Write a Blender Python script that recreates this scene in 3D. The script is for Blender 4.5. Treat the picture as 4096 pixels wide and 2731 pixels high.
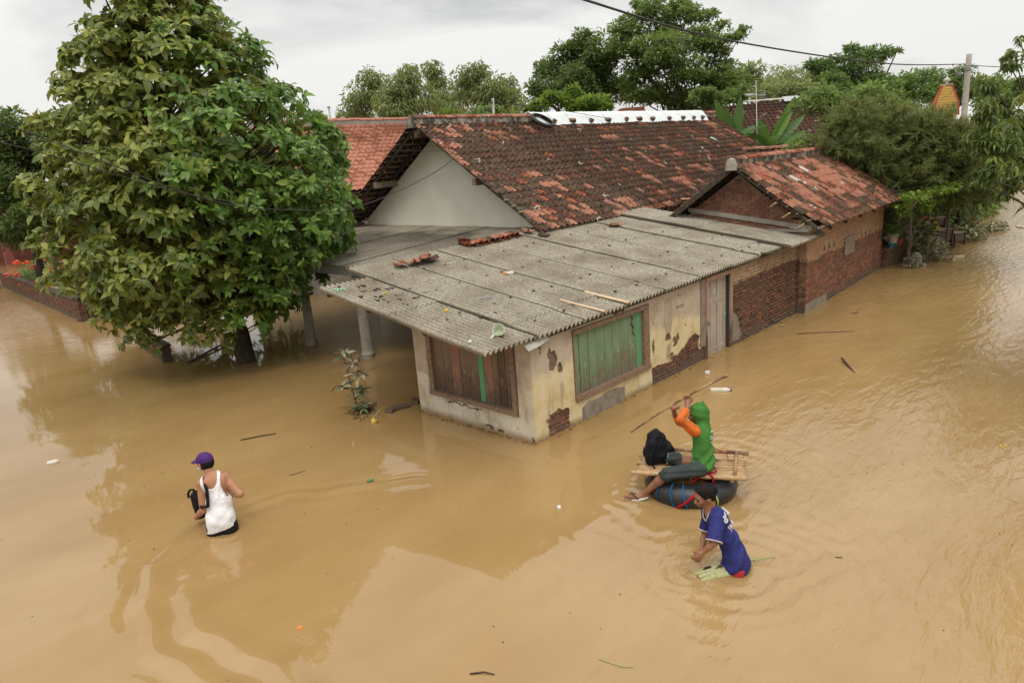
import bpy, math, random
import numpy as np
from math import sin, cos, pi, radians
from mathutils import Matrix, Vector, Euler
from mathutils.bvhtree import BVHTree
from mathutils import noise as mnoise

random.seed(7); rng = np.random.default_rng(7)
SC = bpy.context.scene
COL = SC.collection
for o in list(bpy.data.objects):
    bpy.data.objects.remove(o)

# ------------------------------------------------------------------ camera
CAM = Vector((-6.85, -6.40, 4.0))
# rows: right, up, back axes of the camera in world space (x along the long wall, y along the front wall)
A1 = Vector((0.685261, -0.724557, -0.0737236)); A2 = Vector((0.2331345, 0.1223305, 0.9647194)); A3 = Vector((-0.6899751, -0.6782721, 0.2527474))
cd = bpy.data.cameras.new('camera'); cam = bpy.data.objects.new('camera', cd); COL.objects.link(cam)
m = Matrix(((A1.x, A2.x, A3.x), (A1.y, A2.y, A3.y), (A1.z, A2.z, A3.z))).to_4x4(); m.translation = CAM
cam.matrix_world = m
cd.sensor_width = 36; cd.lens = 24.64; cd.clip_start = 0.05; cd.clip_end = 4000
SC.camera = cam
CAMN = np.array(CAM)

# ------------------------------------------------------------------ sky and sun
SUN_EL, SUN_AZ = radians(56), radians(222)      # azimuth of the sun, measured from +Y clockwise
W = bpy.data.worlds.new('World'); SC.world = W; W.use_nodes = True
nt = W.node_tree; N = nt.nodes; L = nt.links; N.clear()
wo = N.new('ShaderNodeOutputWorld'); bg = N.new('ShaderNodeBackground'); bg.inputs[1].default_value = 0.1
sky = N.new('ShaderNodeTexSky'); sky.sky_type = 'NISHITA'; sky.sun_disc = False
sky.sun_elevation = SUN_EL; sky.sun_rotation = SUN_AZ; sky.air_density = 1.0; sky.dust_density = 2.0
tc = N.new('ShaderNodeTexCoord')
mp = N.new('ShaderNodeMapping'); mp.inputs['Scale'].default_value = (1.5, 1.5, 4.5); mp.inputs['Rotation'].default_value = (0.25, 0.1, 0.3)
mp.inputs['Location'].default_value = (0.3, 1.7, 0.2)
n1 = N.new('ShaderNodeTexNoise'); n1.inputs['Scale'].default_value = 1.3; n1.inputs['Detail'].default_value = 7; n1.inputs['Roughness'].default_value = 0.5
n1.inputs['Distortion'].default_value = 0.5
cr = N.new('ShaderNodeValToRGB')
e = cr.color_ramp.elements
e[0].position = 0.42; e[0].color = (5.6, 5.65, 5.7, 1)
e[1].position = 0.57; e[1].color = (9.0, 8.9, 8.6, 1)
e2 = cr.color_ramp.elements.new(0.49); e2.color = (7.3, 7.25, 7.1, 1)
mx = N.new('ShaderNodeMixRGB'); mx.inputs[0].default_value = 0.94
L.new(tc.outputs['Generated'], mp.inputs[0]); L.new(mp.outputs[0], n1.inputs['Vector']); L.new(n1.outputs[0], cr.inputs[0])
L.new(sky.outputs[0], mx.inputs[1]); L.new(cr.outputs[0], mx.inputs[2]); # an overcast sky grows brighter from the horizon to the zenith
sx = N.new('ShaderNodeSeparateXYZ'); L.new(tc.outputs['Generated'], sx.inputs[0])
ma = N.new('ShaderNodeMath'); ma.operation = 'MULTIPLY_ADD'; ma.inputs[1].default_value = 2.3; ma.inputs[2].default_value = 1.0; ma.use_clamp = False; sq = N.new('ShaderNodeMath'); sq.operation = 'POWER'; sq.inputs[1].default_value = 2.0; L.new(sx.outputs[2], sq.inputs[0]); L.new(sq.outputs[0], ma.inputs[0])
mxx = N.new('ShaderNodeMath'); mxx.operation = 'MAXIMUM'; mxx.inputs[1].default_value = 1.0; L.new(ma.outputs[0], mxx.inputs[0])
vm = N.new('ShaderNodeVectorMath'); vm.operation = 'SCALE'; L.new(mx.outputs[0], vm.inputs[0]); L.new(mxx.outputs[0], vm.inputs['Scale']); L.new(vm.outputs[0], bg.inputs[0]); L.new(bg.outputs[0], wo.inputs[0])
sd = bpy.data.lights.new('sun', 'SUN'); sd.energy = 0.9; sd.angle = radians(14); sd.color = (1.0, 0.95, 0.86)
so = bpy.data.objects.new('sun', sd); COL.objects.link(so)
sun_dir = Vector((sin(SUN_AZ) * cos(SUN_EL), cos(SUN_AZ) * cos(SUN_EL), sin(SUN_EL)))
so.rotation_euler = sun_dir.to_track_quat('Z', 'Y').to_euler()
vs = SC.view_settings; vs.view_transform = 'Standard'; vs.look = 'None'; vs.gamma = 1; vs.exposure = 0.0; vs.use_curve_mapping = False
SC.cycles.max_bounces = 6; SC.cycles.diffuse_bounces = 3; SC.cycles.glossy_bounces = 3; SC.cycles.transmission_bounces = 4; SC.cycles.transparent_max_bounces = 6

# ------------------------------------------------------------------ helpers: objects
def link(o, parent=None):
    COL.objects.link(o)
    if parent is not None: o.parent = parent
    return o
def tagit(o, label, cat, group=None, kind=None):
    if label: o['label'] = label
    if cat: o['category'] = cat
    if group: o['group'] = group
    if kind: o['kind'] = kind
    return o
def thing(name, label, cat, loc=(0, 0, 0), rz=0, group=None):
    o = bpy.data.objects.new(name, None); o.empty_display_size = .2
    o.location = loc; o.rotation_euler = (0, 0, rz); link(o)
    return tagit(o, label, cat, group)
def mesh_obj(name, me, parent=None, mats=None, smooth=False):
    o = bpy.data.objects.new(name, me); link(o, parent)
    if mats is not None and len(me.materials) == 0:
        for mm in (mats if isinstance(mats, (list, tuple)) else [mats]): me.materials.append(mm)
    if smooth: me.shade_smooth()
    return o
def np_mesh(name, V, Fs, mi=None, smooth=False, attrs=None):
    """V (n,3); Fs: list of (k,3|4) arrays or list of lists."""
    me = bpy.data.meshes.new(name)
    V = np.asarray(V, dtype=np.float32)
    arrs = [np.asarray(a, dtype=np.int32) for a in Fs if len(a)]
    loops = np.concatenate([a.ravel() for a in arrs]); tot = np.concatenate([np.full(len(a), a.shape[1], np.int32) for a in arrs])
    st = np.concatenate([[0], np.cumsum(tot)[:-1]]).astype(np.int32)
    me.vertices.add(len(V)); me.vertices.foreach_set('co', V.ravel())
    me.loops.add(len(loops)); me.loops.foreach_set('vertex_index', loops)
    me.polygons.add(len(tot)); me.polygons.foreach_set('loop_start', st); me.polygons.foreach_set('loop_total', tot)
    if mi is not None: me.polygons.foreach_set('material_index', np.asarray(mi, np.int32))
    if smooth: me.polygons.foreach_set('use_smooth', np.ones(len(tot), bool))
    if attrs:
        for k, a in attrs.items():
            at = me.attributes.new(k, 'FLOAT', 'POINT'); at.data.foreach_set('value', np.asarray(a, np.float32))
    me.update(calc_edges=True)
    return me
class MB:
    """collects shapes, builds one mesh"""
    def __init__(s): s.v = []; s.f = []; s.m = []; s.n = 0
    def add(s, V, Fl, mi=0):
        V = [tuple(p) for p in V]; s.v += V
        for f in Fl: s.f.append([i + s.n for i in f]); s.m.append(mi)
        s.n += len(V)
    def box(s, c, size, rot=None, mi=0, taper=None):
        hx_, hy_, hz_ = size[0] / 2, size[1] / 2, size[2] / 2
        P = []
        for z in (-1, 1):
            t = 1 if (taper is None or z < 0) else taper
            for x, y in ((-1, -1), (1, -1), (1, 1), (-1, 1)): P.append(Vector((x * hx_ * t, y * hy_ * t, z * hz_)))
        if rot is not None:
            R_ = rot if isinstance(rot, Matrix) else Euler(rot).to_matrix()
            P = [R_ @ p for p in P]
        c = Vector(c); P = [p + c for p in P]
        s.add(P, [(0, 3, 2, 1), (4, 5, 6, 7), (0, 1, 5, 4), (1, 2, 6, 5), (2, 3, 7, 6), (3, 0, 4, 7)], mi)
    def bb(s, x0, x1, y0, y1, z0, z1, mi=0): s.box(((x0 + x1) / 2, (y0 + y1) / 2, (z0 + z1) / 2), (abs(x1 - x0), abs(y1 - y0), abs(z1 - z0)), None, mi)
    def beam(s, a, b, w, h, mi=0, up=(0, 0, 1)):
        a = Vector(a); b = Vector(b); d = b - a; l = d.length; d.normalize(); u = Vector(up); sd_ = d.cross(u)
        if sd_.length < 1e-4: sd_ = Vector((1, 0, 0))
        sd_.normalize(); u2 = sd_.cross(d)
        R_ = Matrix((d, sd_, u2)).transposed()
        s.box((a + b) / 2, (l, w, h), R_, mi)
    def tube(s, pts, radii, n=8, mi=0, cap=True):
        pts = [Vector(p) for p in pts]; k = len(pts)
        if not hasattr(radii, '__len__'): radii = [radii] * k
        t0 = (pts[1] - pts[0]).normalized(); u = t0.orthogonal().normalized(); V = []
        for i in range(k):
            t = (pts[min(i + 1, k - 1)] - pts[max(i - 1, 0)])
            if t.length < 1e-9: t = t0
            t.normalize(); u = (u - t * u.dot(t)).normalized(); w = t.cross(u)
            for j in range(n):
                a = 2 * pi * j / n; V.append(pts[i] + (u * cos(a) + w * sin(a)) * radii[i])
        Fl = []
        for i in range(k - 1):
            for j in range(n):
                a, b = i * n + j, i * n + (j + 1) % n; Fl.append((a, b, b + n, a + n))
        if cap: Fl.append(tuple(range(n - 1, -1, -1))); Fl.append(tuple((k - 1) * n + j for j in range(n)))
        s.add(V, Fl, mi)
    def lathe(s, prof, n=16, c=(0, 0, 0), R_=None, mi=0):
        V = []; k = len(prof)
        for r, z in prof:
            for j in range(n):
                p = Vector((r * cos(2 * pi * j / n), r * sin(2 * pi * j / n), z))
                if R_ is not None: p = R_ @ p
                V.append(p + Vector(c))
        Fl = []
        for i in range(k - 1):
            for j in range(n):
                a, b = i * n + j, i * n + (j + 1) % n; Fl.append((a, b, b + n, a + n))
        s.add(V, Fl, mi)
    def prism(s, poly, d, mi=0):
        """poly: list of 3d points; d: extrusion vector"""
        d = Vector(d); P = [Vector(p) for p in poly]; k = len(P)
        V = P + [p + d for p in P]
        s.add(V, [tuple(range(k - 1, -1, -1)), tuple(range(k, 2 * k))] + [(i, (i + 1) % k, (i + 1) % k + k, i + k) for i in range(k)], mi)
    def mesh(s, name, mats, smooth=False):
        me = bpy.data.meshes.new(name); me.from_pydata(s.v, [], s.f)
        for mm in (mats if isinstance(mats, (list, tuple)) else [mats]): me.materials.append(mm)
        if any(s.m): me.polygons.foreach_set('material_index', s.m)
        if smooth: me.shade_smooth()
        me.update(); return me
    def build(s, name, mats, parent=None, smooth=False):
        return mesh_obj(name, s.mesh(name, mats, smooth), parent)
def fix_normals(me):
    import bmesh
    b = bmesh.new(); b.from_mesh(me); bmesh.ops.recalc_face_normals(b, faces=b.faces); b.to_mesh(me); b.free()

def scatter_pieces(name, parent, items, limit=300, stuffname=None, keep=None, visible=None):
    """items: list of (mesh, Matrix local to parent). nearest `limit` become objects, the rest one mesh of kind stuff."""
    bpy.context.view_layer.update()
    pw = parent.matrix_world.copy()
    q = parent
    pw = Matrix.Identity(4)
    chain = []
    while q is not None: chain.append(q.matrix_basis); q = q.parent
    for mm in reversed(chain): pw = pw @ mm
    d = []
    for i, (me, M_) in enumerate(items):
        p = pw @ M_.translation; dd = (p - CAM).length
        if visible is not None and not visible(p): dd += 1000
        d.append(dd)
    order = np.argsort(d)
    for i in order[:limit]:
        me, M_ = items[i]
        o = bpy.data.objects.new(name, me); link(o, parent); o.matrix_local = M_
    rest = [items[i] for i in order[limit:]]
    if rest: merge_pieces(stuffname or name, parent, rest)
_mc = {}
def mesh_np(me):
    if me.name in _mc: return _mc[me.name]
    V = np.empty(len(me.vertices) * 3, np.float32); me.vertices.foreach_get('co', V); V = V.reshape(-1, 3)
    groups = {}
    for p in me.polygons:
        groups.setdefault(len(p.vertices), []).append((list(p.vertices), p.material_index))
    sm = len(me.polygons) and me.polygons[0].use_smooth
    at = None
    if 'tint' in me.attributes:
        at = np.empty(len(V), np.float32); me.attributes['tint'].data.foreach_get('value', at)
    _mc[me.name] = (V, groups, list(me.materials), sm, at); return _mc[me.name]
def merge_pieces(name, parent, items, kind='stuff'):
    mats = []; VV = []; FF = {}; MM = {}; n = 0; at = []; has = False; sm = False
    for me, M_ in items:
        V, groups, ms, sm, a = mesh_np(me)
        A = np.array(M_, dtype=np.float64)
        VV.append(V @ A[:3, :3].T + A[:3, 3])
        if a is not None: at.append(a); has = True
        mp_ = []
        for mt in ms:
            if mt not in mats: mats.append(mt)
            mp_.append(mats.index(mt))
        for k, lst in groups.items():
            FF.setdefault(k, []).append(np.array([x[0] for x in lst], np.int32) + n)
            MM.setdefault(k, []).append(np.array([mp_[x[1]] for x in lst], np.int32))
        n += len(V)
    ks = list(FF)
    Fs = [np.concatenate(FF[k]) for k in ks]; mi = np.concatenate([np.concatenate(MM[k]) for k in ks])
    me = np_mesh(name, np.concatenate(VV), Fs, mi, smooth=sm, attrs={'tint': np.concatenate(at)} if has else None)
    for mt in mats: me.materials.append(mt)
    o = bpy.data.objects.new(name, me); link(o, parent)
    if kind: o['kind'] = kind
    return o

# ------------------------------------------------------------------ materials
class NB:
    def __init__(s, name):
        s.m = bpy.data.materials.new(name); s.m.use_nodes = True; s.t = s.m.node_tree; s.t.nodes.clear()
        s.out = s.t.nodes.new('ShaderNodeOutputMaterial'); s.p = s.t.nodes.new('ShaderNodeBsdfPrincipled')
        s.t.links.new(s.p.outputs[0], s.out.inputs[0]); s.geo = s.t.nodes.new('ShaderNodeNewGeometry')
    def n(s, t, **kw):
        x = s.t.nodes.new(t)
        for k, v in kw.items():
            if k in x.inputs: x.inputs[k].default_value = v
            else: setattr(x, k, v)
        return x
    def l(s, a, b): s.t.links.new(a, b)
    def pos(s, scale=(1, 1, 1), rot=(0, 0, 0), obj=False):
        mp_ = s.n('ShaderNodeMapping'); mp_.inputs['Scale'].default_value = scale; mp_.inputs['Rotation'].default_value = rot
        if obj:
            t_ = s.n('ShaderNodeTexCoord'); s.l(t_.outputs['Object'], mp_.inputs[0])
        else: s.l(s.geo.outputs['Position'], mp_.inputs[0])
        return mp_.outputs[0]
    def noise(s, scale, detail=4, rough=.55, vec=None, dist=0):
        x = s.n('ShaderNodeTexNoise'); x.inputs['Scale'].default_value = scale; x.inputs['Detail'].default_value = detail
        x.inputs['Roughness'].default_value = rough; x.inputs['Distortion'].default_value = dist
        s.l(vec if vec is not None else s.pos(), x.inputs['Vector']); return x.outputs[0]
    def ramp(s, fac, stops):
        r = s.n('ShaderNodeValToRGB'); els = r.color_ramp.elements
        els[0].position, els[0].color = stops[0][0], (*stops[0][1], 1) if hasattr(stops[0][1], '__len__') else (stops[0][1],) * 3 + (1,)
        els[1].position, els[1].color = stops[-1][0], (*stops[-1][1], 1) if hasattr(stops[-1][1], '__len__') else (stops[-1][1],) * 3 + (1,)
        for p_, c_ in stops[1:-1]:
            q = els.new(p_); q.color = (*c_, 1) if hasattr(c_, '__len__') else (c_,) * 3 + (1,)
        s.l(fac, r.inputs[0]); return r.outputs[0]
    def mix(s, fac, a, b, mode='MIX'):
        x = s.n('ShaderNodeMixRGB', blend_type=mode)
        for sock, v in ((x.inputs[0], fac), (x.inputs[1], a), (x.inputs[2], b)):
            if hasattr(v, 'is_linked') or hasattr(v, 'links'): s.l(v, sock)
            elif hasattr(v, '__len__'): sock.default_value = (*v, 1)
            else: sock.default_value = v
        return x.outputs[0]
    def math(s, op, a, b=0, c=None):
        x = s.n('ShaderNodeMath', operation=op)
        for i, v in enumerate((a, b) if c is None else (a, b, c)):
            if hasattr(v, 'links'): s.l(v, x.inputs[i])
            else: x.inputs[i].default_value = v
        return x.outputs[0]
    def bump(s, h, strength=.3, dist=.01):
        b = s.n('ShaderNodeBump'); b.inputs['Strength'].default_value = strength; b.inputs['Distance'].default_value = dist
        s.l(h, b.inputs['Height']); s.l(b.outputs[0], s.p.inputs['Normal']); return b
    def base(s, c):
        if hasattr(c, 'links'): s.l(c, s.p.inputs['Base Color'])
        else: s.p.inputs['Base Color'].default_value = (*c, 1)
    def set(s, **kw):
        for k, v in kw.items():
            k = k.replace('_', ' ')
            if hasattr(v, 'links'): s.l(v, s.p.inputs[k])
            else: s.p.inputs[k].default_value = v
        return s
    def z(s):
        x = s.n('ShaderNodeSeparateXYZ'); s.l(s.geo.outputs['Position'], x.inputs[0]); return x.outputs
def simple(name, c1, c2=None, scale=6, rough=.8, bump=.15, stretch=(1, 1, 1), spec=.3, detail=5, lo=.35, hi=.65, obj=False):
    b = NB(name); v = b.pos(stretch, obj=obj); nz = b.noise(scale, detail, .6, v)
    b.base(b.ramp(nz, [(lo, c1), (hi, c2 if c2 else tuple(x * .75 for x in c1))]))
    b.set(Roughness=rough); b.p.inputs['Specular IOR Level'].default_value = spec
    if bump: b.bump(b.noise(scale * 4, 4, .6, v), bump, .01)
    return b.m
def leafmat(name, dark, mid, light, rough=.42, trans=.22, var=1.5, yellow=None):
    b = NB(name)
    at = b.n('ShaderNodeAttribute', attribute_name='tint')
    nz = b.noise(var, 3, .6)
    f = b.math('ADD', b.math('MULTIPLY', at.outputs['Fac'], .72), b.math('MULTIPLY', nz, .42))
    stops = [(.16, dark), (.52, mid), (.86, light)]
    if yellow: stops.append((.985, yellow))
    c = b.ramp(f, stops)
    b.base(c); b.set(Roughness=rough); b.p.inputs['Specular IOR Level'].default_value = .35
    tr = b.n('ShaderNodeBsdfTranslucent'); b.l(b.mix(.5, c, tuple(min(1, x * 1.3) for x in light)), tr.inputs[0])
    ms = b.n('ShaderNodeMixShader'); ms.inputs[0].default_value = trans
    b.l(b.p.outputs[0], ms.inputs[1]); b.l(tr.outputs[0], ms.inputs[2]); b.l(ms.outputs[0], b.out.inputs[0])
    return b.m
# ------------------------------------------------------------------ palette
def tile_mat(name, kind):
    b = NB(name); v = b.pos()
    if kind == 'dark':
        base = b.ramp(b.noise(7, 6, .65, v), [(.3, (.036, .026, .018)), (.5, (.088, .058, .038)), (.66, (.160, .100, .064)), (.76, (.26, .125, .078))])
        base = b.mix(b.ramp(b.noise(2.3, 4, .6, v), [(.70, 0.), (.76, .8)]), base, b.ramp(b.noise(40, 2, .5, v), [(.35, (.36, .11, .055)), (.7, (.22, .07, .04))]))
    elif kind == 'orange':
        base = b.ramp(b.noise(9, 6, .6, v), [(.3, (.19, .09, .058)), (.45, (.35, .158, .10)), (.75, (.45, .215, .145))])
        base = b.mix(b.ramp(b.noise(6, 6, .7, v), [(.58, 0.), (.66, .8)]), base, (.05, .026, .018))
    elif kind == 'rust':
        base = b.ramp(b.noise(11, 6, .7, v), [(.3, (.05, .026, .018)), (.46, (.14, .055, .033)), (.56, (.36, .115, .06)), (.75, (.46, .15, .08))])
    else:
        base = b.ramp(b.noise(8, 6, .65, v), [(.3, (.04, .022, .016)), (.6, (.12, .06, .04)), (.75, (.2, .11, .07))])
    base = b.mix(b.ramp(b.noise(.75, 6, .68, v), [(.50, 0.), (.60, .72 if kind != 'dark' else .25)]), base, b.ramp(b.noise(16, 4, .6, v), [(.35, (.035, .025, .018)), (.65, (.10, .062, .042))]))
    # lichen rings
    vo = b.n('ShaderNodeTexVoronoi', feature='F1'); vo.inputs['Scale'].default_value = 2.1; b.l(v, vo.inputs['Vector'])
    sp = b.n('ShaderNodeSeparateColor'); b.l(vo.outputs['Color'], sp.inputs[0])
    rad = b.math('ADD', b.math('MULTIPLY', sp.outputs[1], .10), .09)
    wob = b.math('ADD', vo.outputs['Distance'], b.math('MULTIPLY', b.math('SUBTRACT', b.noise(14, 2, .5, v), .5), .09))
    ring = b.math('LESS_THAN', b.math('ABSOLUTE', b.math('SUBTRACT', wob, rad)), .02)
    ring = b.math('MULTIPLY', ring, b.math('GREATER_THAN', sp.outputs[0], .45))
    ring = b.math('MULTIPLY', ring, b.math('GREATER_THAN', b.noise(1.1, 2, .5, v), .47))
    base = b.mix(b.math('MULTIPLY', ring, .9), base, (.55, .52, .44))
    b.base(base); b.set(Roughness=.9); b.p.inputs['Specular IOR Level'].default_value = .15
    b.bump(b.noise(60, 5, .7, v), .35, .008)
    return b.m
M = {}
M['tile_dark'] = tile_mat('tile_dark', 'dark'); M['tile_orange'] = tile_mat('tile_orange', 'orange'); M['tile_rust'] = tile_mat('tile_rust', 'rust'); M['tile_brown'] = tile_mat('tile_brown', 'brown')
M['tile_far'] = simple('tile_red_far', (.36, .145, .09), (.46, .20, .13), 5, .9, .2)
M['tile_far2'] = simple('tile_red_far_stained', (.2, .085, .05), (.36, .13, .075), 7, .9, .2)
M['ridge_mortar'] = simple('ridge_mortar', (.04, .034, .026), (.27, .235, .18), 5, .95, .4, (1, 1, .6), lo=.4, hi=.62)
M['wood_dark'] = simple('weathered_dark_wood', (.035, .026, .018), (.11, .085, .06), 5, .85, .3, (8, 8, 1.5))
M['wood_grey'] = simple('weathered_grey_wood', (.16, .12, .085), (.32, .25, .18), 5, .85, .3, (1.5, 9, 9))
M['white_wall'] = simple('white_gable_plaster', (.80, .755, .625), (.90, .86, .735), 1.2, .9, .08)
M['mortar'] = simple('rough_mortar', (.16, .105, .07), (.25, .175, .12), 14, .95, .5)
M['cement'] = simple('grey_cement', (.19, .155, .115), (.30, .25, .19), 7, .95, .5)
M['grime_patch'] = simple('washed_grey_render', (.34, .265, .18), (.46, .37, .26), 5, .95, .3)
M['concrete'] = simple('pale_concrete', (.26, .235, .19), (.38, .345, .28), 4, .9, .3)
M['rubber'] = simple('black_rubber', (.012, .013, .014), (.03, .032, .033), 9, .38, .1, spec=.5)
M['tyre'] = simple('dusty_tyre', (.018, .018, .018), (.05, .047, .042), 9, .7, .3)
M['wire'] = simple('dark_wire', (.03, .028, .026), (.05, .045, .04), 5, .7, 0)
M['steel'] = simple('galvanised_steel', (.35, .35, .34), (.5, .5, .48), 8, .5, .1)
M['bark'] = simple('dark_bark', (.03, .022, .015), (.09, .065, .045), 6, .9, .8, (4, 4, 1))
M['bark_grey'] = simple('grey_bark', (.09, .07, .05), (.2, .165, .12), 6, .9, .6, (4, 4, 1))
M['bamboo'] = simple('split_bamboo', (.34, .19, .085), (.52, .36, .19), 9, .55, .15, (2, 2, 2), lo=.3, hi=.7)
M['bamboo_dark'] = simple('stained_bamboo', (.10, .05, .025), (.38, .23, .11), 7, .6, .2, lo=.38, hi=.6)
M['plank_pale'] = simple('fresh_split_wood', (.55, .40, .24), (.66, .52, .34), 10, .8, .3, (1, 1, 6))
M['blue_beam'] = simple('pale_blue_beam_paint', (.32, .41, .41), (.42, .50, .49), 4, .8, .2)
M['tarp'] = simple('white_plastic_sheet', (.66, .70, .68), (.74, .77, .75), 2.5, .45, .15)
M['skin'] = simple('brown_skin', (.36, .165, .085), (.42, .20, .11), 5, .5, .03, spec=.35)
M['skin_dark'] = simple('darker_brown_skin', (.24, .105, .055), (.29, .13, .07), 5, .5, .03, spec=.35)
M['hair'] = simple('black_hair', (.010, .008, .007), (.022, .017, .014), 40, .8, .9, spec=.1)
def cloth(name, c, rough=.8, sc=5):
    b = NB(name); v = b.pos(); b.base(b.ramp(b.noise(sc, 4, .6, v), [(.32, tuple(x * (.72 if min(c) < .5 else .93) for x in c)), (.62, c)])); b.set(Roughness=rough); b.p.inputs['Specular IOR Level'].default_value = .15
    wr = b.math('ADD', b.noise(11, 2, .5, b.pos((1.6, 1.6, .8), (.4, .5, 0)), 1.6), b.math('MULTIPLY', b.noise(30, 2, .5, v, .8), .25)); b.bump(wr, .6, .032)
    return b.m
M['white_cloth'] = cloth('white_cotton', (.80, .78, .78)); M['navy'] = cloth('blue_polyester', (.034, .038, .17), .75)
M['green'] = cloth('green_jersey', (.065, .20, .038), .85); M['orange'] = cloth('orange_jersey', (.72, .17, .035), .85)
M['purple'] = cloth('purple_cap_cloth', (.085, .03, .16)); M['black_cloth'] = cloth('black_cloth', (.016, .016, .018), .6)
M['bagblack'] = cloth('black_bag_fabric', (.010, .011, .014), .6); M['greytrouser'] = cloth('grey_green_trousers', (.052, .066, .062), .85)
M['red_strap'] = cloth('red_strap', (.38, .012, .025)); M['blue_strap'] = cloth('blue_cord', (.02, .13, .32)); M['yellow_strap'] = cloth('yellow_green_strap', (.5, .55, .06))
M['white_print'] = cloth('white_print', (.72, .72, .70)); M['trim'] = cloth('cream_trim', (.62, .52, .48))
M['green_plastic'] = simple('pale_green_plastic', (.50, .56, .40), (.58, .60, .46), 6, .4, .05)
M['green_paint'] = None
# plaster with water marks and stains
def plaster(name, front):
    b = NB(name); v = b.pos(); zz = b.z()
    top = b.ramp(b.noise(2.2, 6, .6, v), [(.3, (.36, .285, .20)), (.55, (.52, .43, .32)), (.75, (.45, .37, .27))])
    low = b.ramp(b.noise(3.0, 6, .62, v), [(.3, (.52, .40, .19)), (.5, (.66, .54, .31)), (.75, (.70, .61, .41))])
    if front: low = b.ramp(b.noise(3.0, 6, .62, v), [(.3, (.42, .35, .23)), (.5, (.60, .53, .40)), (.75, (.64, .58, .46))])  # greyer copy: the front wall's weaker sunlight is put into its colour
    lvl = b.math('ADD', zz[2], b.math('MULTIPLY', b.math('SUBTRACT', b.noise(1.7, 5, .6, v), .5), .9))
    c = b.mix(b.ramp(b.math('MULTIPLY', lvl, .5), [(.43 if not front else .32, 0.), (.52 if not front else .38, 1.)]), low, top)
    c = b.mix(b.math('MULTIPLY', b.ramp(b.noise(1.6, 5, .65, b.pos((3.2, 3.2, .6))), [(.56, 0.), (.66, 1.)]), .55), c, (.26, .20, .13))
    c = b.mix(b.ramp(b.noise(4.5, 6, .7, v), [(.62, 0.), (.70, .7)]), c, (.34, .225, .075))
    c = b.mix(b.ramp(b.noise(30, 3, .6, v), [(.66, 0.), (.72, .6)]), c, (.12, .09, .06))
    c = b.mix(b.ramp(b.math('ADD', zz[2], b.math('MULTIPLY', b.noise(8, 3, .5, v), .06)), [(.05, .85), (.15, 0.)]), c, (.25, .165, .08))
    b.base(c); b.set(Roughness=.93); b.p.inputs['Specular IOR Level'].default_value = .15
    b.bump(b.noise(22, 5, .6, v), .25, .008)
    return b.m
M['plaster'] = plaster('stained_cream_plaster', False); M['plaster_front'] = plaster('stained_shaded_cream_plaster', True)
def brick_mat(name, wet, dry, level, spread=.12, mud=(.13, .10, .075)):
    b = NB(name); v = b.pos(); zz = b.z()
    w = b.ramp(b.noise(9, 4, .6, v), [(.3, wet[0]), (.52, wet[1]), (.72, wet[2])])
    d = b.ramp(b.noise(9, 4, .6, v), [(.3, dry[0]), (.7, dry[1])])
    lvl = b.math('ADD', zz[2], b.math('MULTIPLY', b.math('SUBTRACT', b.noise(2.2, 5, .6, v), .5), .3))
    c = b.mix(b.ramp(b.math('MULTIPLY', lvl, .5), [(level / 2 - .012, 0.), (level / 2 + .012, 1.)]), w, d)
    c = b.mix(b.ramp(b.math('ADD', lvl, b.math('MULTIPLY', b.noise(6, 4, .6, v), .2)), [(.16, .85), (.36, 0.)]), c, mud)
    b.base(c); b.set(Roughness=.92); b.p.inputs['Specular IOR Level'].default_value = .2
    b.bump(b.noise(45, 5, .7, v), .45, .008)
    return b.m
DB = [((.09, .052, .034), (.155, .085, .052), (.21, .105, .062)), ((.075, .047, .033), (.13, .075, .048), (.17, .092, .058)), ((.12, .06, .036), (.21, .095, .055), (.28, .115, .065))]
M['brickA'] = [brick_mat('damp_brown_brick', w, ((.32, .21, .125), (.44, .31, .19)), 1.27) for w in DB]
M['mortarA'] = brick_mat('damp_brown_mortar', ((.045, .032, .022), (.08, .058, .04), (.12, .09, .06)), ((.34, .26, .16), (.44, .34, .22)), 1.27)
RB = [((.13, .068, .042), (.235, .115, .067), (.31, .14, .08)), ((.115, .066, .045), (.18, .095, .062), (.24, .115, .072)), ((.16, .08, .05), (.30, .13, .075), (.38, .165, .09))]
M['brickB'] = [brick_mat('red_orange_brick', w, ((.36, .215, .12), (.50, .30, .17)), 1.2) for w in RB]
M['mortarB'] = brick_mat('reddish_grey_mortar', ((.17, .11, .075), (.23, .15, .105), (.29, .19, .13)), ((.36, .26, .165), (.46, .34, .22)), 1.2)
M['brickC'] = [simple('gable_red_brick', (.19, .09, .055), (.30, .15, .095), 8, .92, .4), simple('gable_brown_brick', (.15, .07, .042), (.24, .11, .065), 8, .92, .4)]
M['mortarC'] = simple('gable_mortar', (.22, .17, .125), (.32, .26, .2), 9, .95, .4)
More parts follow.
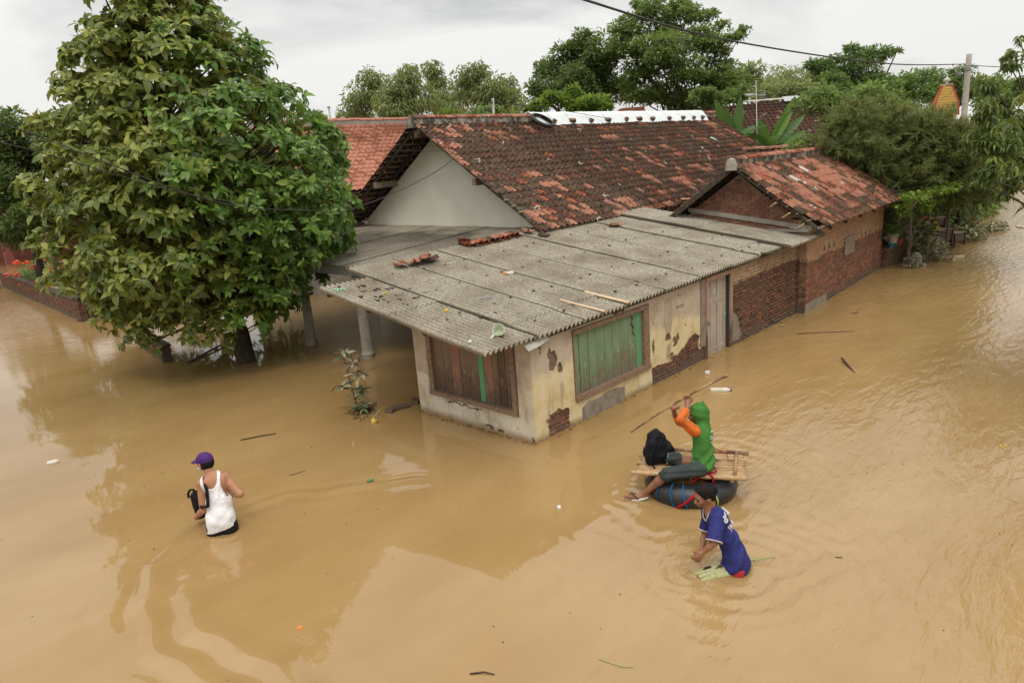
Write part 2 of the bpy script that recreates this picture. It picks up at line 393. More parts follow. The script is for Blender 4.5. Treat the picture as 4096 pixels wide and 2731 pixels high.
def corr(name, c0, c1, speck, dark=0.0, topx=None):
    b = NB(name); v = b.pos()
    c = b.ramp(b.noise(26, 6, .75, v), [(.34, c0), (.52, c1), (.68, speck)])
    c = b.mix(b.ramp(b.noise(1.3, 5, .6, v), [(.42, 0.), (.66, .65)]), c, (.17, .135, .09))
    c = b.mix(b.ramp(b.noise(75, 2, .5, v), [(.66, 0.), (.74, .7)]), c, (.55, .53, .47))
    c = b.mix(b.ramp(b.noise(5, 5, .7, b.pos((2.5, .5, 1))), [(.62, 0.), (.74, .6)]), c, (.07, .055, .04))
    if dark:
        zz = b.z(); lv = b.math('ADD', zz[0], b.math('MULTIPLY', b.math('SUBTRACT', b.noise(1.1, 5, .6, v), .5), 2.4))
        k = b.ramp(lv, [(0.0, .1), (1., .1)])
        r = b.n('ShaderNodeMapRange'); r.inputs[1].default_value = 4.5; r.inputs[2].default_value = 5.2; b.l(lv, r.inputs[0])
        r2 = b.n('ShaderNodeMapRange'); r2.inputs[1].default_value = 2.0; r2.inputs[2].default_value = 4.6; b.l(lv, r2.inputs[0])
        c = b.mix(b.math('MULTIPLY', r2.outputs[0], .75), c, (.05, .042, .032))
        c = b.mix(r.outputs[0], c, (.33, .29, .22))
    b.base(c); b.set(Roughness=.95); b.p.inputs['Specular IOR Level'].default_value = .15
    b.bump(b.noise(70, 4, .6, v), .4, .006)
    return b.m
M['corr'] = corr('weathered_fibre_cement', (.19, .165, .12), (.35, .31, .24), (.48, .44, .36))
M['corr_dark'] = corr('mossy_fibre_cement', (.16, .14, .11), (.27, .24, .19), (.40, .37, .31), 1.0)
def paint_wood(name, c_paint, c_wood, amount, zlo=.35, zhi=1.3):
    b = NB(name); v = b.pos(); g = b.noise(7, 6, .7, b.pos((7, 7, .8))); zz = b.z()
    wood = b.ramp(b.noise(14, 5, .6, b.pos((6, 6, .6))), [(.3, tuple(x * .5 for x in c_wood)), (.7, c_wood)])
    paint = b.ramp(b.noise(2.0, 5, .6, b.pos((2, 2, 1))), [(.3, tuple(x * .72 for x in c_paint)), (.7, c_paint)])
    r = b.n('ShaderNodeMapRange'); r.inputs[1].default_value = zlo; r.inputs[2].default_value = zhi; r.inputs[3].default_value = .30; r.inputs[4].default_value = -.12
    b.l(zz[2], r.inputs[0])
    f = b.math('ADD', g, b.math('ADD', r.outputs[0], amount))
    c = b.mix(b.ramp(f, [(.56, 0.), (.68, 1.)]), paint, wood)
    c = b.mix(b.ramp(b.noise(9, 5, .7, b.pos((8, 8, .5))), [(.6, 0.), (.72, .6)]), c, tuple(x * .3 for x in c_wood))
    b.base(c); b.set(Roughness=.85); b.p.inputs['Specular IOR Level'].default_value = .2
    b.bump(b.noise(20, 4, .6, b.pos((7, 7, .5))), .3, .005)
    return b.m
M['green_boards'] = [paint_wood('worn_green_paint_a', (.215, .305, .17), (.23, .21, .135), a) for a in (-.06, .02, .07)]
M['green_bright'] = paint_wood('bright_green_paint', (.15, .35, .18), (.16, .2, .1), -.3)
M['brown_boards'] = [paint_wood('worn_brown_boards', (.26, .175, .115), (.15, .10, .068), 0.02), paint_wood('worn_pink_brown_boards', (.37, .20, .135), (.18, .115, .078), -.03), paint_wood('dark_worn_boards', (.18, .12, .08), (.12, .08, .055), .05)]
M['frame_wood'] = simple('weathered_window_frame', (.17, .105, .065), (.30, .20, .13), 9, .85, .4, (3, 3, 3))
M['door_paint'] = paint_wood('worn_white_pink_door_paint', (.50, .42, .34), (.36, .23, .16), -.08, -.4, .4)
M['door_frame'] = paint_wood('worn_pink_frame', (.42, .26, .18), (.2, .12, .08), -.1)
M['door_green'] = paint_wood('dark_green_reveal', (.04, .065, .05), (.1, .06, .04), -.15)
M['chalk'] = simple('chalk', (.5, .5, .42), (.35, .38, .3), 60, .95, 0)
M['ink'] = simple('faded_blue_ink', (.15, .17, .19), (.36, .33, .27), 26, .95, 0, lo=.45, hi=.6)
M['spray'] = simple('black_spray_paint', (.05, .06, .045), (.16, .17, .11), 18, .95, 0)
M['water_plastic'] = simple('translucent_plastic', (.55, .50, .40), (.66, .62, .52), 10, .25, 0)
M['cap_blue'] = simple('blue_cap', (.05, .07, .35), None, 5, .4, 0)
M['orange_plastic'] = simple('orange_plastic', (.75, .22, .06), None, 5, .5, 0)
M['white_plastic'] = simple('white_plastic', (.66, .64, .60), (.75, .73, .7), 8, .4, 0)
M['yellow'] = simple('yellow_petiole', (.62, .37, .06), (.7, .46, .12), 8, .5, .1)
M['stem'] = simple('pale_green_stem', (.22, .30, .08), (.35, .4, .14), 8, .6, .1)
M['debris'] = simple('wet_dark_debris', (.035, .022, .012), (.09, .055, .03), 9, .6, .3)
M['straw'] = simple('dry_straw', (.36, .27, .12), (.46, .38, .2), 9, .7, 0)
M['pink_paint'] = simple('pink_column_paint', (.50, .18, .15), (.42, .15, .13), 2, .8, .1)
M['red_flower'] = simple('red_orange_petals', (.75, .06, .025), (.8, .13, .03), 9, .6, 0)
M['pink_flower'] = simple('pink_petals', (.65, .12, .2), (.7, .2, .25), 9, .6, 0)
M['yellow_flower'] = simple('yellow_petals', (.75, .5, .05), None, 9, .6, 0)
M['pot_white'] = simple('off_white_pot', (.5, .48, .42), (.42, .4, .33), 5, .6, .1)
M['pot_red'] = simple('red_pot', (.45, .07, .03), None, 5, .5, .1)
M['pot_teal'] = simple('teal_pot', (.05, .26, .32), None, 5, .5, .1)
M['glass_tile'] = simple('glass_roof_tile', (.42, .46, .42), (.55, .58, .52), 8, .25, 0, spec=.6)
M['minaret_yellow'] = simple('yellow_roof_scales', (.5, .33, .08), (.36, .22, .06), 10, .8, .2)
M['minaret_red'] = simple('red_roof_trim', (.42, .05, .04), None, 4, .7, 0)
# foliage
M['leaf_big'] = leafmat('large_glossy_leaf', (.036, .062, .013), (.145, .192, .034), (.345, .36, .075), .36, 0.3, 1.2, (.46, .40, .07))
M['leaf_bigr'] = leafmat('large_fresh_leaf', (.034, .072, .013), (.110, .205, .034), (.25, .36, .065), .36, 0.3, 1.2)
M['leaf_dark'] = leafmat('dark_leaf', (0.045, 0.075, 0.024), (0.112, 0.173, 0.048), (0.225, 0.300, 0.083), .5, 0.32, .6)
M['leaf_mid'] = leafmat('mid_leaf', (0.060, 0.102, 0.030), (0.158, 0.232, 0.057), (0.300, 0.390, 0.105), .5, 0.35, .5)
M['leaf_lime'] = leafmat('lime_leaf', (0.055, 0.110, 0.017), (0.132, 0.220, 0.028), (0.264, 0.363, 0.050), .5, 0.35, .7)
M['leaf_bamboo'] = leafmat('bamboo_leaf', (0.105, 0.143, 0.048), (0.203, 0.255, 0.083), (0.375, 0.420, 0.150), .5, 0.38, .35)
M['leaf_fern'] = leafmat('feathery_leaf', (0.053, 0.105, 0.027), (0.112, 0.195, 0.045), (0.240, 0.345, 0.090), .5, 0.35, .5)
M['leaf_casu'] = leafmat('casuarina_needles', (.10, .14, .048), (.21, .265, .088), (.37, .39, .14), .6, 0.4, .8)
M['leaf_mango'] = leafmat('mango_leaf', (0.038, 0.068, 0.018), (0.090, 0.143, 0.030), (0.225, 0.270, 0.045), .4, 0.3, 1.0, (.4, .3, .05))
M['leaf_banana'] = leafmat('banana_leaf', (.04, .09, .022), (.085, .17, .035), (.20, .32, .07), .4, .3, .8)
M['leaf_mud'] = leafmat('mud_coated_leaf', (.16, .13, .08), (.38, .32, .21), (.56, .49, .36), .8, .05, 2)
M['leaf_mudgreen'] = leafmat('half_muddy_leaf', (.05, .07, .03), (.14, .17, .07), (.36, .33, .19), .7, .1, 2)
# ------------------------------------------------------------------ water
def water_height(X, Y):
    h = np.zeros_like(X)
    def env(cx, cy, r): return np.exp(-(((X - cx) ** 2 + (Y - cy) ** 2) / r ** 2))
    def waves(amp, lam, ang, ph, spread=.35, n=5, seed=1):
        r = np.random.default_rng(seed); z = 0
        for i in range(n):
            a = ang + r.normal(0, spread); l_ = lam * r.uniform(.7, 1.4); z = z + np.sin((X * cos(a) + Y * sin(a)) * 2 * pi / l_ + r.uniform(0, 6.28) + ph) / n
        return amp * z
    # gentle swell everywhere, stronger in the open channel on the right
    h += waves(.0030, 1.9, radians(40), 0, .6, 7, 3)
    h += waves(.0011, .75, radians(60), 0, .8, 7, 4)
    right = 1 / (1 + np.exp(-((X * .45 - Y - 2.0) / .9)))          # open channel past the raft
    far = np.clip((X - 3) / 8, 0, 1)
    h += right * (waves(.0045, .55, radians(75), 0, .45, 8, 5) + waves(.003, .28, radians(95), 0, .6, 8, 6)) * (.45 + .55 * far)
    left = 1 / (1 + np.exp(-((Y - 5.5) / 1.2)))
    h += left * waves(.0032, .6, radians(62), 0, .35, 7, 8)
    # wakes: crests that run along curves swept back from each wader
    def arms(P, amp, lam, side, width, off=.35, taper=.5):
        P = np.array(P); best = np.full(X.shape, 9.0); sg = np.ones_like(X); al = np.zeros_like(X); tot = 0
        L_ = np.r_[0, np.cumsum(np.hypot(*(P[1:] - P[:-1]).T))]
        for i in range(len(P) - 1):
            d = P[i + 1] - P[i]; l2 = d @ d; t = np.clip(((X - P[i, 0]) * d[0] + (Y - P[i, 1]) * d[1]) / l2, 0, 1)
            qx, qy = X - P[i, 0] - t * d[0], Y - P[i, 1] - t * d[1]; r_ = np.hypot(qx, qy); m_ = r_ < best
            best = np.where(m_, r_, best); sg = np.where(m_, np.sign(d[0] * qy - d[1] * qx) * side, sg); al = np.where(m_, L_[i] + t * math.sqrt(l2), al)
        D = best * sg + .05 * np.sin(al * 3.1) + .03 * np.sin(al * 7.7 + 1)
        w_ = np.exp(-((D - off) / width) ** 2) * np.clip((L_[-1] + .2 - al) / taper, 0, 1) * np.clip(al / .3 + .25, 0, 1)
        return amp * np.sin(2 * pi * D / (lam * (1 + .25 * np.clip(D, 0, 2)))) * w_
    h += arms([(-4.12, 1.82), (-4.48, 1.64), (-4.82, 1.36), (-5.09, 1.04), (-5.26, .68), (-5.37, .23), (-5.4, -.3), (-5.37, -.83), (-5.29, -1.46), (-5.1, -2.4)], .0105, .36, 1, .55)
    h += arms([(-3.85, 1.80), (-3.67, 1.78), (-3.34, 1.76), (-2.92, 1.62), (-2.55, 1.38), (-2.04, .91), (-1.7, .5)], .0065, .30, -1, .22, .08)
    tb = env(-3.45, .75, .85) + .8 * env(-1.0, -3.75, .7) + .7 * env(-1.6, -3.3, .45) + .5 * env(.75, -3.0, .9)
    h += tb * (waves(.0042, .20, 0, 0, 3.1, 9, 31) + waves(.0022, .11, 0, 0, 3.1, 9, 32))
    h += .010 * env(-3.99, 1.40, .26) * np.sin(np.hypot(X + 3.99, (Y - 1.40)) * 40) + .010 * env(-1.2, -3.62, .26) * np.sin(np.hypot(X + 1.2, Y + 3.62) * 42)
    # ripples round the boy, raft and pole
    for cx, cy, r_, lam, amp in ((-1.22, -3.6, 1.1, .22, .006), (-1.5, -3.35, .5, .12, .004), (.1, -2.5, 1.6, .26, .0045), (-.55, -1.95, .4, .16, .002)):
        d = np.hypot(X - cx, Y - cy); wob = waves(.09, .8, 1.0, 0, 3, 6, int(abs(cx * 100)) + 11)
        h += amp * np.sin(2 * pi * (d + wob) / lam) * np.exp(-(d / r_) ** 2)
    h += arms([(-1.62, -3.2), (-1.80, -3.45), (-1.78, -3.75), (-1.5, -4.05), (-1.1, -4.25), (-.5, -4.35)], .006, .24, 1, .3, .15)
    # small leaf-plant and post ripples
    h += .0014 * np.sin((X * .35 + Y) * 2 * pi / .32) * env(-.5, 3.6, 1.0)
    return h
def axis(lo, hi, step, far, k=1.12):
    a = list(np.arange(lo, hi, step)); s = step; p = a[-1]
    while p < far: s = min(s * k, 60); p += s; a.append(p)
    s = step; p = a[0]; b = []
    while p > -far: s = min(s * k, 60); p -= s; b.append(p)
    return np.array(b[::-1] + a)
def make_water():
    xs = axis(-6.6, 8.0, .034, 900); ys = axis(-7.5, 6.5, .034, 900)
    X, Y = np.meshgrid(xs, ys, indexing='ij')
    fade = np.clip(1 - (np.hypot(X - 1, Y + .5) - 7.5) / 4.0, 0, 1)
    Z = water_height(X, Y) * fade
    V = np.stack([X, Y, Z], -1).reshape(-1, 3); n0, n1_ = len(xs), len(ys)
    I = np.arange(n0 * n1_).reshape(n0, n1_)
    Fq = np.stack([I[:-1, :-1], I[1:, :-1], I[1:, 1:], I[:-1, 1:]], -1).reshape(-1, 4)
    me = np_mesh('water', V, [Fq], smooth=True)
    b = NB('muddy_flood_water'); v = b.pos(); zz = b.z()
    c = b.ramp(b.noise(.35, 5, .6, b.pos((1, 2.2, 1), (0, 0, .6))), [(.3, (.29, .176, .066)), (.5, (.322, .201, .080)), (.72, (.360, .231, .098))])
    c = b.mix(b.ramp(b.noise(9, 2, .5, v), [(.76, 0.), (.80, .5)]), c, (.2, .12, .05))
    b.base(c); b.set(Roughness=.02, IOR=1.46); b.p.inputs['Specular IOR Level'].default_value = .5
    # ripples: the channel on the right and the far water are livelier than the sheltered water by the house
    rgt = b.math('SUBTRACT', b.math('MULTIPLY', zz[0], .45), b.math('ADD', zz[1], 1.6))
    lively = b.ramp(rgt, [(0., .03), (1., 1.)])
    fx = b.n('ShaderNodeMapRange'); fx.inputs[1].default_value = 9; fx.inputs[2].default_value = 20; fx.inputs[3].default_value = 1.0; fx.inputs[4].default_value = 2.6; b.l(zz[0], fx.inputs[0]); lively = b.math('MULTIPLY', lively, fx.outputs[0])
    fy = b.n('ShaderNodeMapRange'); fy.inputs[1].default_value = 11; fy.inputs[2].default_value = 20; fy.inputs[3].default_value = 0.0; fy.inputs[4].default_value = .9; b.l(zz[1], fy.inputs[0]); lively = b.math('MAXIMUM', lively, fy.outputs[0])
    mp1 = b.pos((1.0, 3.2, 1), (0, 0, radians(-45)))
    h1 = b.noise(2.2, 3, .55, mp1, .6); h2 = b.noise(9, 2, .5, mp1, .3)
    hh = b.math('ADD', b.math('MULTIPLY', h1, lively), b.math('MULTIPLY', b.math('MULTIPLY', h2, .12), lively))
    hh = b.math('ADD', hh, b.math('MULTIPLY', b.noise(1.0, 4, .5, b.pos((1, 1.8, 1), (0, 0, .5)), .4), .10))
    b.bump(hh, 1.0, .016)
    me.materials.append(b.m)
    o = mesh_obj('water', me); o['kind'] = 'structure'; return o
make_water()
# ------------------------------------------------------------------ building pieces
def tile_mesh(name, mat, w=.217, l=.30, h=.054, t=.02, bend=0.0):
    prof = [(0, .0), (.07, .22), (.15, .74), (.24, 1.), (.33, .74), (.41, .22), (.50, .0), (.68, -.06), (.86, .02), (1.03, .22)]
    V = []; Fl = []
    k = len(prof)
    for r_, (y, zo) in enumerate(((0, .024), (l, .0))):
        for x, z in prof: V.append((x * w - w / 2, y, z * h + zo + bend * (x - .5) ** 2))
    for x, z in prof: V.append((x * w - w / 2, .004, z * h + .024 - t + bend * (x - .5) ** 2))
    for i in range(k - 1):
        Fl.append((i, i + 1, i + 1 + k, i + k)); Fl.append((i + 2 * k, i + 1 + 2 * k, i + 1, i))
    Fl.append((0, k, 2 * k)); Fl.append((k - 1, 3 * k - 1, 2 * k - 1))
    me = bpy.data.meshes.new(name); me.from_pydata(V, [], Fl); me.materials.append(mat); me.update(); return me
TILES = {k: tile_mesh('roof_tile_' + k, M['tile_' + k]) for k in ('dark', 'orange', 'rust', 'brown')}
TILES['glass'] = tile_mesh('glass_tile', M['glass_tile'])
def roof_tiles(O, ex, up, width, length, pick, w=.214, e=.255, skip=None, jit=1.0, wob=None):
    """matrices of tiles on a slope: O = eave corner, ex along the eave, up along the slope"""
    ex = Vector(ex).normalized(); up = Vector(up).normalized(); n = ex.cross(up); O = Vector(O); items = []
    nc = int(width / w); nr = int(length / e)
    for r in range(nr):
        for c in range(nc):
            if skip and skip(c, r, nc, nr): continue
            k = pick(c, r, nc, nr)
            me = TILES[k]
            p = O + ex * ((c + .5) * w + random.gauss(0, .004) * jit) + up * (r * e + random.gauss(0, .006) * jit)
            if wob: p = p + n * wob(c, r)
            a = random.gauss(0, .022) * jit
            rot = Matrix((ex, up, n)).transposed() @ Matrix.Rotation(a, 3, 'Z') @ Matrix.Rotation(-.03 + random.gauss(0, .012) * jit, 3, 'X') @ Matrix.Rotation(random.gauss(0, .014) * jit, 3, 'Y')
            M_ = rot.to_4x4(); M_.translation = p; items.append((me, M_))
    return items
def corr_mesh(name, width, length, mat, pitch=.1, amp=.031, t=.007, segs=4, seed=0, sag=0.0):
    r = random.Random(seed); nw = int(round(width / pitch)); k = nw * 6 + 1; V = []; ny = segs + 1
    for side in (0, 1):
        for j in range(ny):
            y = length * j / segs; sg = -sag * sin(pi * j / segs) + r.gauss(0, .002)
            for i in range(k):
                x = width * i / (k - 1); V.append((x, y, amp * cos(2 * pi * i / 6) + sg - side * t))
    Fl = []; o = k * ny
    for j in range(segs):
        for i in range(k - 1):
            a = j * k + i; Fl.append((a, a + 1, a + 1 + k, a + k)); Fl.append((a + o, a + o + k, a + o + 1 + k, a + o + 1))
    for i in range(k - 1): Fl.append((i, i + o, i + 1 + o, i + 1)); a = (ny - 1) * k + i; Fl.append((a, a + 1, a + 1 + o, a + o))
    for j in range(segs):
        a = j * k; Fl.append((a, a + k, a + k + o, a + o)); a = j * k + k - 1; Fl.append((a, a + o, a + k + o, a + k))
    me = bpy.data.meshes.new(name); me.from_pydata(V, [], Fl); me.materials.append(mat); me.update(); return me
def frame(O, ex, ey):
    ex = Vector(ex).normalized(); ey = Vector(ey); ey = (ey - ex * ey.dot(ex)).normalized(); n = ex.cross(ey)
    M_ = Matrix((ex, ey, n)).transposed().to_4x4(); M_.translation = Vector(O); return M_
BR = {}
def brick_mesh(mat, L=.205, D=.07, H=.056, key=''):
    k = (mat.name, L, H, key)
    if k not in BR:
        b = MB(); b.box((0, 0, 0), (L, D, H)); me = b.mesh('brick', mat)
        for v in me.vertices: v.co += Vector([random.uniform(-.003, .003) for _ in range(3)])
        BR[k] = me
    return BR[k]
def brick_items(O, ex, width, z0, z1, mats, out, proud=.0, ok=None, rough=1.0, D=.07):
    """bricks whose outer faces lie on the plane through O (out = outward normal)"""
    ex = Vector(ex).normalized(); out = Vector(out).normalized(); up = Vector((0, 0, 1)); items = []
    H, J, L = .056, .014, .205; nr = int((z1 - z0) / (H + J)); R_ = Matrix((ex, -out, up)).transposed()
    for r in range(nr):
        z = z0 + (r + .5) * (H + J); x = -(r % 2) * (L + J) / 2
        while x < width:
            a, b_ = max(x, 0), min(x + L, width)
            if b_ - a > .05:
                cx = (a + b_) / 2
                if ok is None or ok(cx, z, a, b_):
                    LL = L if b_ - a > L - .01 else round(b_ - a, 2)
                    me = brick_mesh(random.choice(mats), LL, D)
                    pr = proud + random.gauss(0, .0035) * rough
                    M_ = (R_ @ Matrix.Rotation(random.gauss(0, .012) * rough, 3, 'Z') @ Matrix.Rotation(random.gauss(0, .012) * rough, 3, 'Y')).to_4x4()
                    M_.translation = Vector(O) + ex * cx + up * (z + random.gauss(0, .002)) + out * (pr - D / 2)
                    items.append((me, M_))
            x += L + J
    return items
def in_poly(x, z, poly):
    c = False; j = len(poly) - 1
    for i in range(len(poly)):
        (xi, zi), (xj, zj) = poly[i], poly[j]
        if (zi > z) != (zj > z) and x < (xj - xi) * (z - zi) / (zj - zi) + xi: c = not c
        j = i
    return c
def plaster_sheet(name, to3d, w, z0, z1f, hole, mat, parent, cell=.0125, t=.02, out=Vector((0, -1, 0))):
    """a coat of plaster with ragged holes: hole(x, z) True where it has fallen away"""
    nx = int(w / cell) + 1; zmax = max(z1f(0), z1f(w)); nz = int((zmax - z0) / cell) + 1
    keep = np.zeros((nx, nz), bool)
    for i in range(nx):
        x = (i + .5) * cell; zt = z1f(x)
        for j in range(nz):
            z = z0 + (j + .5) * cell
            if x > w or z > zt: continue
            dx = mnoise.noise((x * 9, z * 9, 1.3)) * .035 + mnoise.noise((x * 28, z * 28, 4.3)) * .014; dz = mnoise.noise((x * 9, z * 9, 7.7)) * .035 + mnoise.noise((x * 28, z * 28, 9.7)) * .014
            keep[i, j] = not hole(x, z, dx, dz)
    ids = {}; V = []; Fl = []
    def vid(i, j, b):
        k = (i, j, b)
        if k not in ids:
            ids[k] = len(V); p = to3d(i * cell, z0 + j * cell); V.append(tuple(p - out * (t * b)))
        return ids[k]
    for i in range(nx):
        for j in range(nz):
            if not keep[i, j]: continue
            q = ((i, j), (i + 1, j), (i + 1, j + 1), (i, j + 1))
            Fl.append([vid(a, b, 0) for a, b in q])
            for (di, dj), (p, s_) in (((0, -1), (0, 1)), ((1, 0), (1, 2)), ((0, 1), (2, 3)), ((-1, 0), (3, 0))):
                a, b = i + di, j + dj
                if not (0 <= a < nx and 0 <= b < nz and keep[a, b]):
                    Fl.append([vid(*q[s_], 0), vid(*q[p], 0), vid(*q[p], 1), vid(*q[s_], 1)])
    me = bpy.data.meshes.new(name); me.from_pydata(V, [], Fl); me.materials.append(mat); me.update()
    return mesh_obj(name, me, parent)
_text_n = 0
def text_mesh(s, size, mat, depth=.001, squash=1.0, bold=.0):
    cu = bpy.data.curves.new('lettering', 'FONT'); cu.body = s; cu.size = size; cu.extrude = depth; cu.align_x = 'CENTER'; cu.align_y = 'CENTER'; cu.resolution_u = 3; cu.offset = bold
    o = bpy.data.objects.new('tmp_text', cu); COL.objects.link(o); bpy.context.view_layer.update()
    me = bpy.data.meshes.new_from_object(o.evaluated_get(bpy.context.evaluated_depsgraph_get())); bpy.data.objects.remove(o)
    me.materials.clear(); me.materials.append(mat); me.name = 'lettering'
    for v in me.vertices: v.co.x *= squash
    return me

# ------------------------------------------------------------------ shop annex (long wall y=0, front wall x=0)
def zr(x, y): return 1.60 + .013 * max(x, 0) + .152 * (y + .12)
annex = thing('shop_annex', 'cream plastered shop annex with boarded windows under a grey corrugated roof', 'building', (0, 0, 0))
w = MB()
zt = lambda x, y: zr(x, y) - .06
core = .03
# long wall core (mortar plane behind the plaster): left pier, sill, lintel, middle, door lintel
w.bb(core, .94, core, .15, -.6, 1.56); w.bb(.94, 2.96, core, .15, -.6, .36); w.bb(.94, 2.96, core, .15, 1.46, 1.57); w.bb(2.96, 4.93, core, .15, -.6, 1.58); w.bb(4.93, 5.96, core, .15, 1.56, 1.62)
# front wall core
w.bb(core, .15, .15, .32, -.6, 1.56); w.bb(core, .15, .32, 2.27, -.6, .37); w.bb(core, .15, .32, 2.27, 1.45, 1.62); w.bb(core, .15, 2.27, 2.59, -.6, 1.80)
w.build('wall', M['mortar'], annex)
w = MB(); w.bb(.15, 5.6, 2.45, 2.59, -.6, 1.9); w.bb(.16, 9.1, 1.6, 1.7, -.6, 1.5); w.build('inner_wall', M['cement'], annex)
w = MB(); w.bb(5.96, 9.2, .016, .15, -.6, 1.66); w.build('mortar_bed', M['mortarA'], annex)
dmg = [(3.02, -.6), (3.05, .31), (3.34, .32), (3.59, .27), (3.90, .33), (4.12, .44), (4.35, .56), (4.59, .58), (4.72, .49), (4.62, .29), (4.70, .24), (4.84, .27), (4.95, .22), (4.95, -.6)]
corner_hole = [(.30, -.6), (.29, .16), (.32, .33), (.55, .37), (.78, .30), (.80, -.6)]
def hole_long(x, z, dx, dz):
    if .93 < x < 2.98 and .345 < z < 1.48: return True
    X, Z = x + dx, z + dz
    if in_poly(X, Z, dmg) or in_poly(X, Z, corner_hole): return True
    for cx, cz, rx, rz_, an in ((3.58, .76, .085, .08, 0), (3.80, .63, .05, .07, .2), (3.92, .66, .07, .085, -.3), (3.84, .57, .11, .045, .5), (3.125, .66, .035, .17, 0), (.47, 1.13, .095, .15, -.25), (.62, .98, .065, .085, .2), (.40, 1.25, .05, .08, 0), (2.12, 1.54, .17, .06, 0), (4.2, .83, .02, .03, 0), (4.05, 1.0, .015, .03, 0), (.2, 1.38, .02, .02, 0)):
        u = (X - cx) * cos(an) + (Z - cz) * sin(an); v = -(X - cx) * sin(an) + (Z - cz) * cos(an)
        if (u / rx) ** 2 + (v / rz_) ** 2 < 1: return True
    return False
plaster_sheet('plaster_coat', lambda x, z: Vector((x, .006 * mnoise.noise((x * 1.5, z * 1.5, 0)), z)), 4.93, -.5, lambda x: 1.545 + .004 * x, hole_long, M['plaster'], annex)
def hole_front(y, z, dx, dz):
    if .30 < y < 2.275 and .355 < z < 1.50: return True
    X, Z = y + dx, z + dz
    for cx, cz, rx, rz_ in ((.95, .07, .09, .035), (.72, .05, .07, .03), (2.3, .93, .02, .03), (.05, .02, .03, .05), (1.5, .30, .5, .02)):
        if ((X - cx) / rx) ** 2 + ((Z - cz) / rz_) ** 2 < 1: return True
    return False
plaster_sheet('plaster_coat', lambda y, z: Vector((.006 * mnoise.noise((y * 1.5, z * 1.5, 5)), y, z)), 2.59, -.5, lambda y: 1.56 + .12 * y, hole_front, M['plaster_front'], annex, out=Vector((-1, 0, 0)))
b = MB(); b.bb(-.002, .06, 2.585, 2.605, -.5, 1.85); b.bb(.02, 2.4, 2.59, 2.606, -.5, 1.85); b.build('side_plaster', M['plaster'], annex)
# narrow plaster pilaster under the left edge of the long window and the pier beside the door
b = MB(); b.box((.90, -.004, .05), (.15, .02, .62)); b.build('pilaster_base', M['plaster'], annex)
b = MB(); b.box((4.815, -.006, .93), (.20, .02, 1.30)); b.build('pier_render', M['cement'], annex)
# rough cement repair under the long window
P = [(1.10, -.4), (1.08, .22), (1.25, .27), (1.5, .245), (1.78, .285), (2.0, .27), (2.2, .24), (2.19, -.4)]
b = MB(); b.prism([(x, -.014, z) for x, z in P], (0, .03, 0)); fixo = b.build('cement_patch', M['cement'], annex); fix_normals(fixo.data)
# exposed bricks: behind the fallen plaster and the bare wall right of the door
items = brick_items((3.0, .012, 0), (1, 0, 0), 1.9, -.12, .62, M['brickA'], (0, -1, 0), 0, rough=1.6)
items += brick_items((.25, .012, 0), (1, 0, 0), .62, -.12, .42, M['brickA'] + [M['brickC'][0]], (0, -1, 0), 0, rough=1.3)
cr_ = [(6.02, .14), (6.3, .38)]
items += brick_items((5.98, -.002, 0), (1, 0, 0), 3.22, -.12, 1.66, M['brickA'], (0, -1, 0), 0, ok=lambda x, z, a, b_: z < 1.58 + .01 * (x + 5.98) and not (x < .35 and .10 < z < .55 + .2 * sin(x * 9)), rough=1.7)
scatter_pieces('brick', annex, items, 300, 'brick')
b = MB(); P = [(5.97, .08), (5.97, .62), (6.10, .66), (6.26, .52), (6.30, .3), (6.42, .16), (6.3, .06)]
b.prism([(x, -.006, z) for x, z in P], (0, .03, 0)); q = b.build('render_patch', M['cement'], annex); fix_normals(q.data)
for P in ([(3.50, .84), (3.46, 1.1), (3.50, 1.42), (3.70, 1.44), (3.74, 1.2), (3.70, .95), (3.66, .80)], [(3.04, 1.22), (3.06, 1.40), (3.28, 1.42), (3.33, 1.30), (3.2, 1.26), (3.14, 1.05)], [(3.52, .38), (3.56, .6), (3.66, .62), (3.62, .4)]):
    b = MB(); b.prism([(x, -.008, z) for x, z in P], (0, .012, 0)); q = b.build('render_patch', M['grime_patch'], annex); fix_normals(q.data)
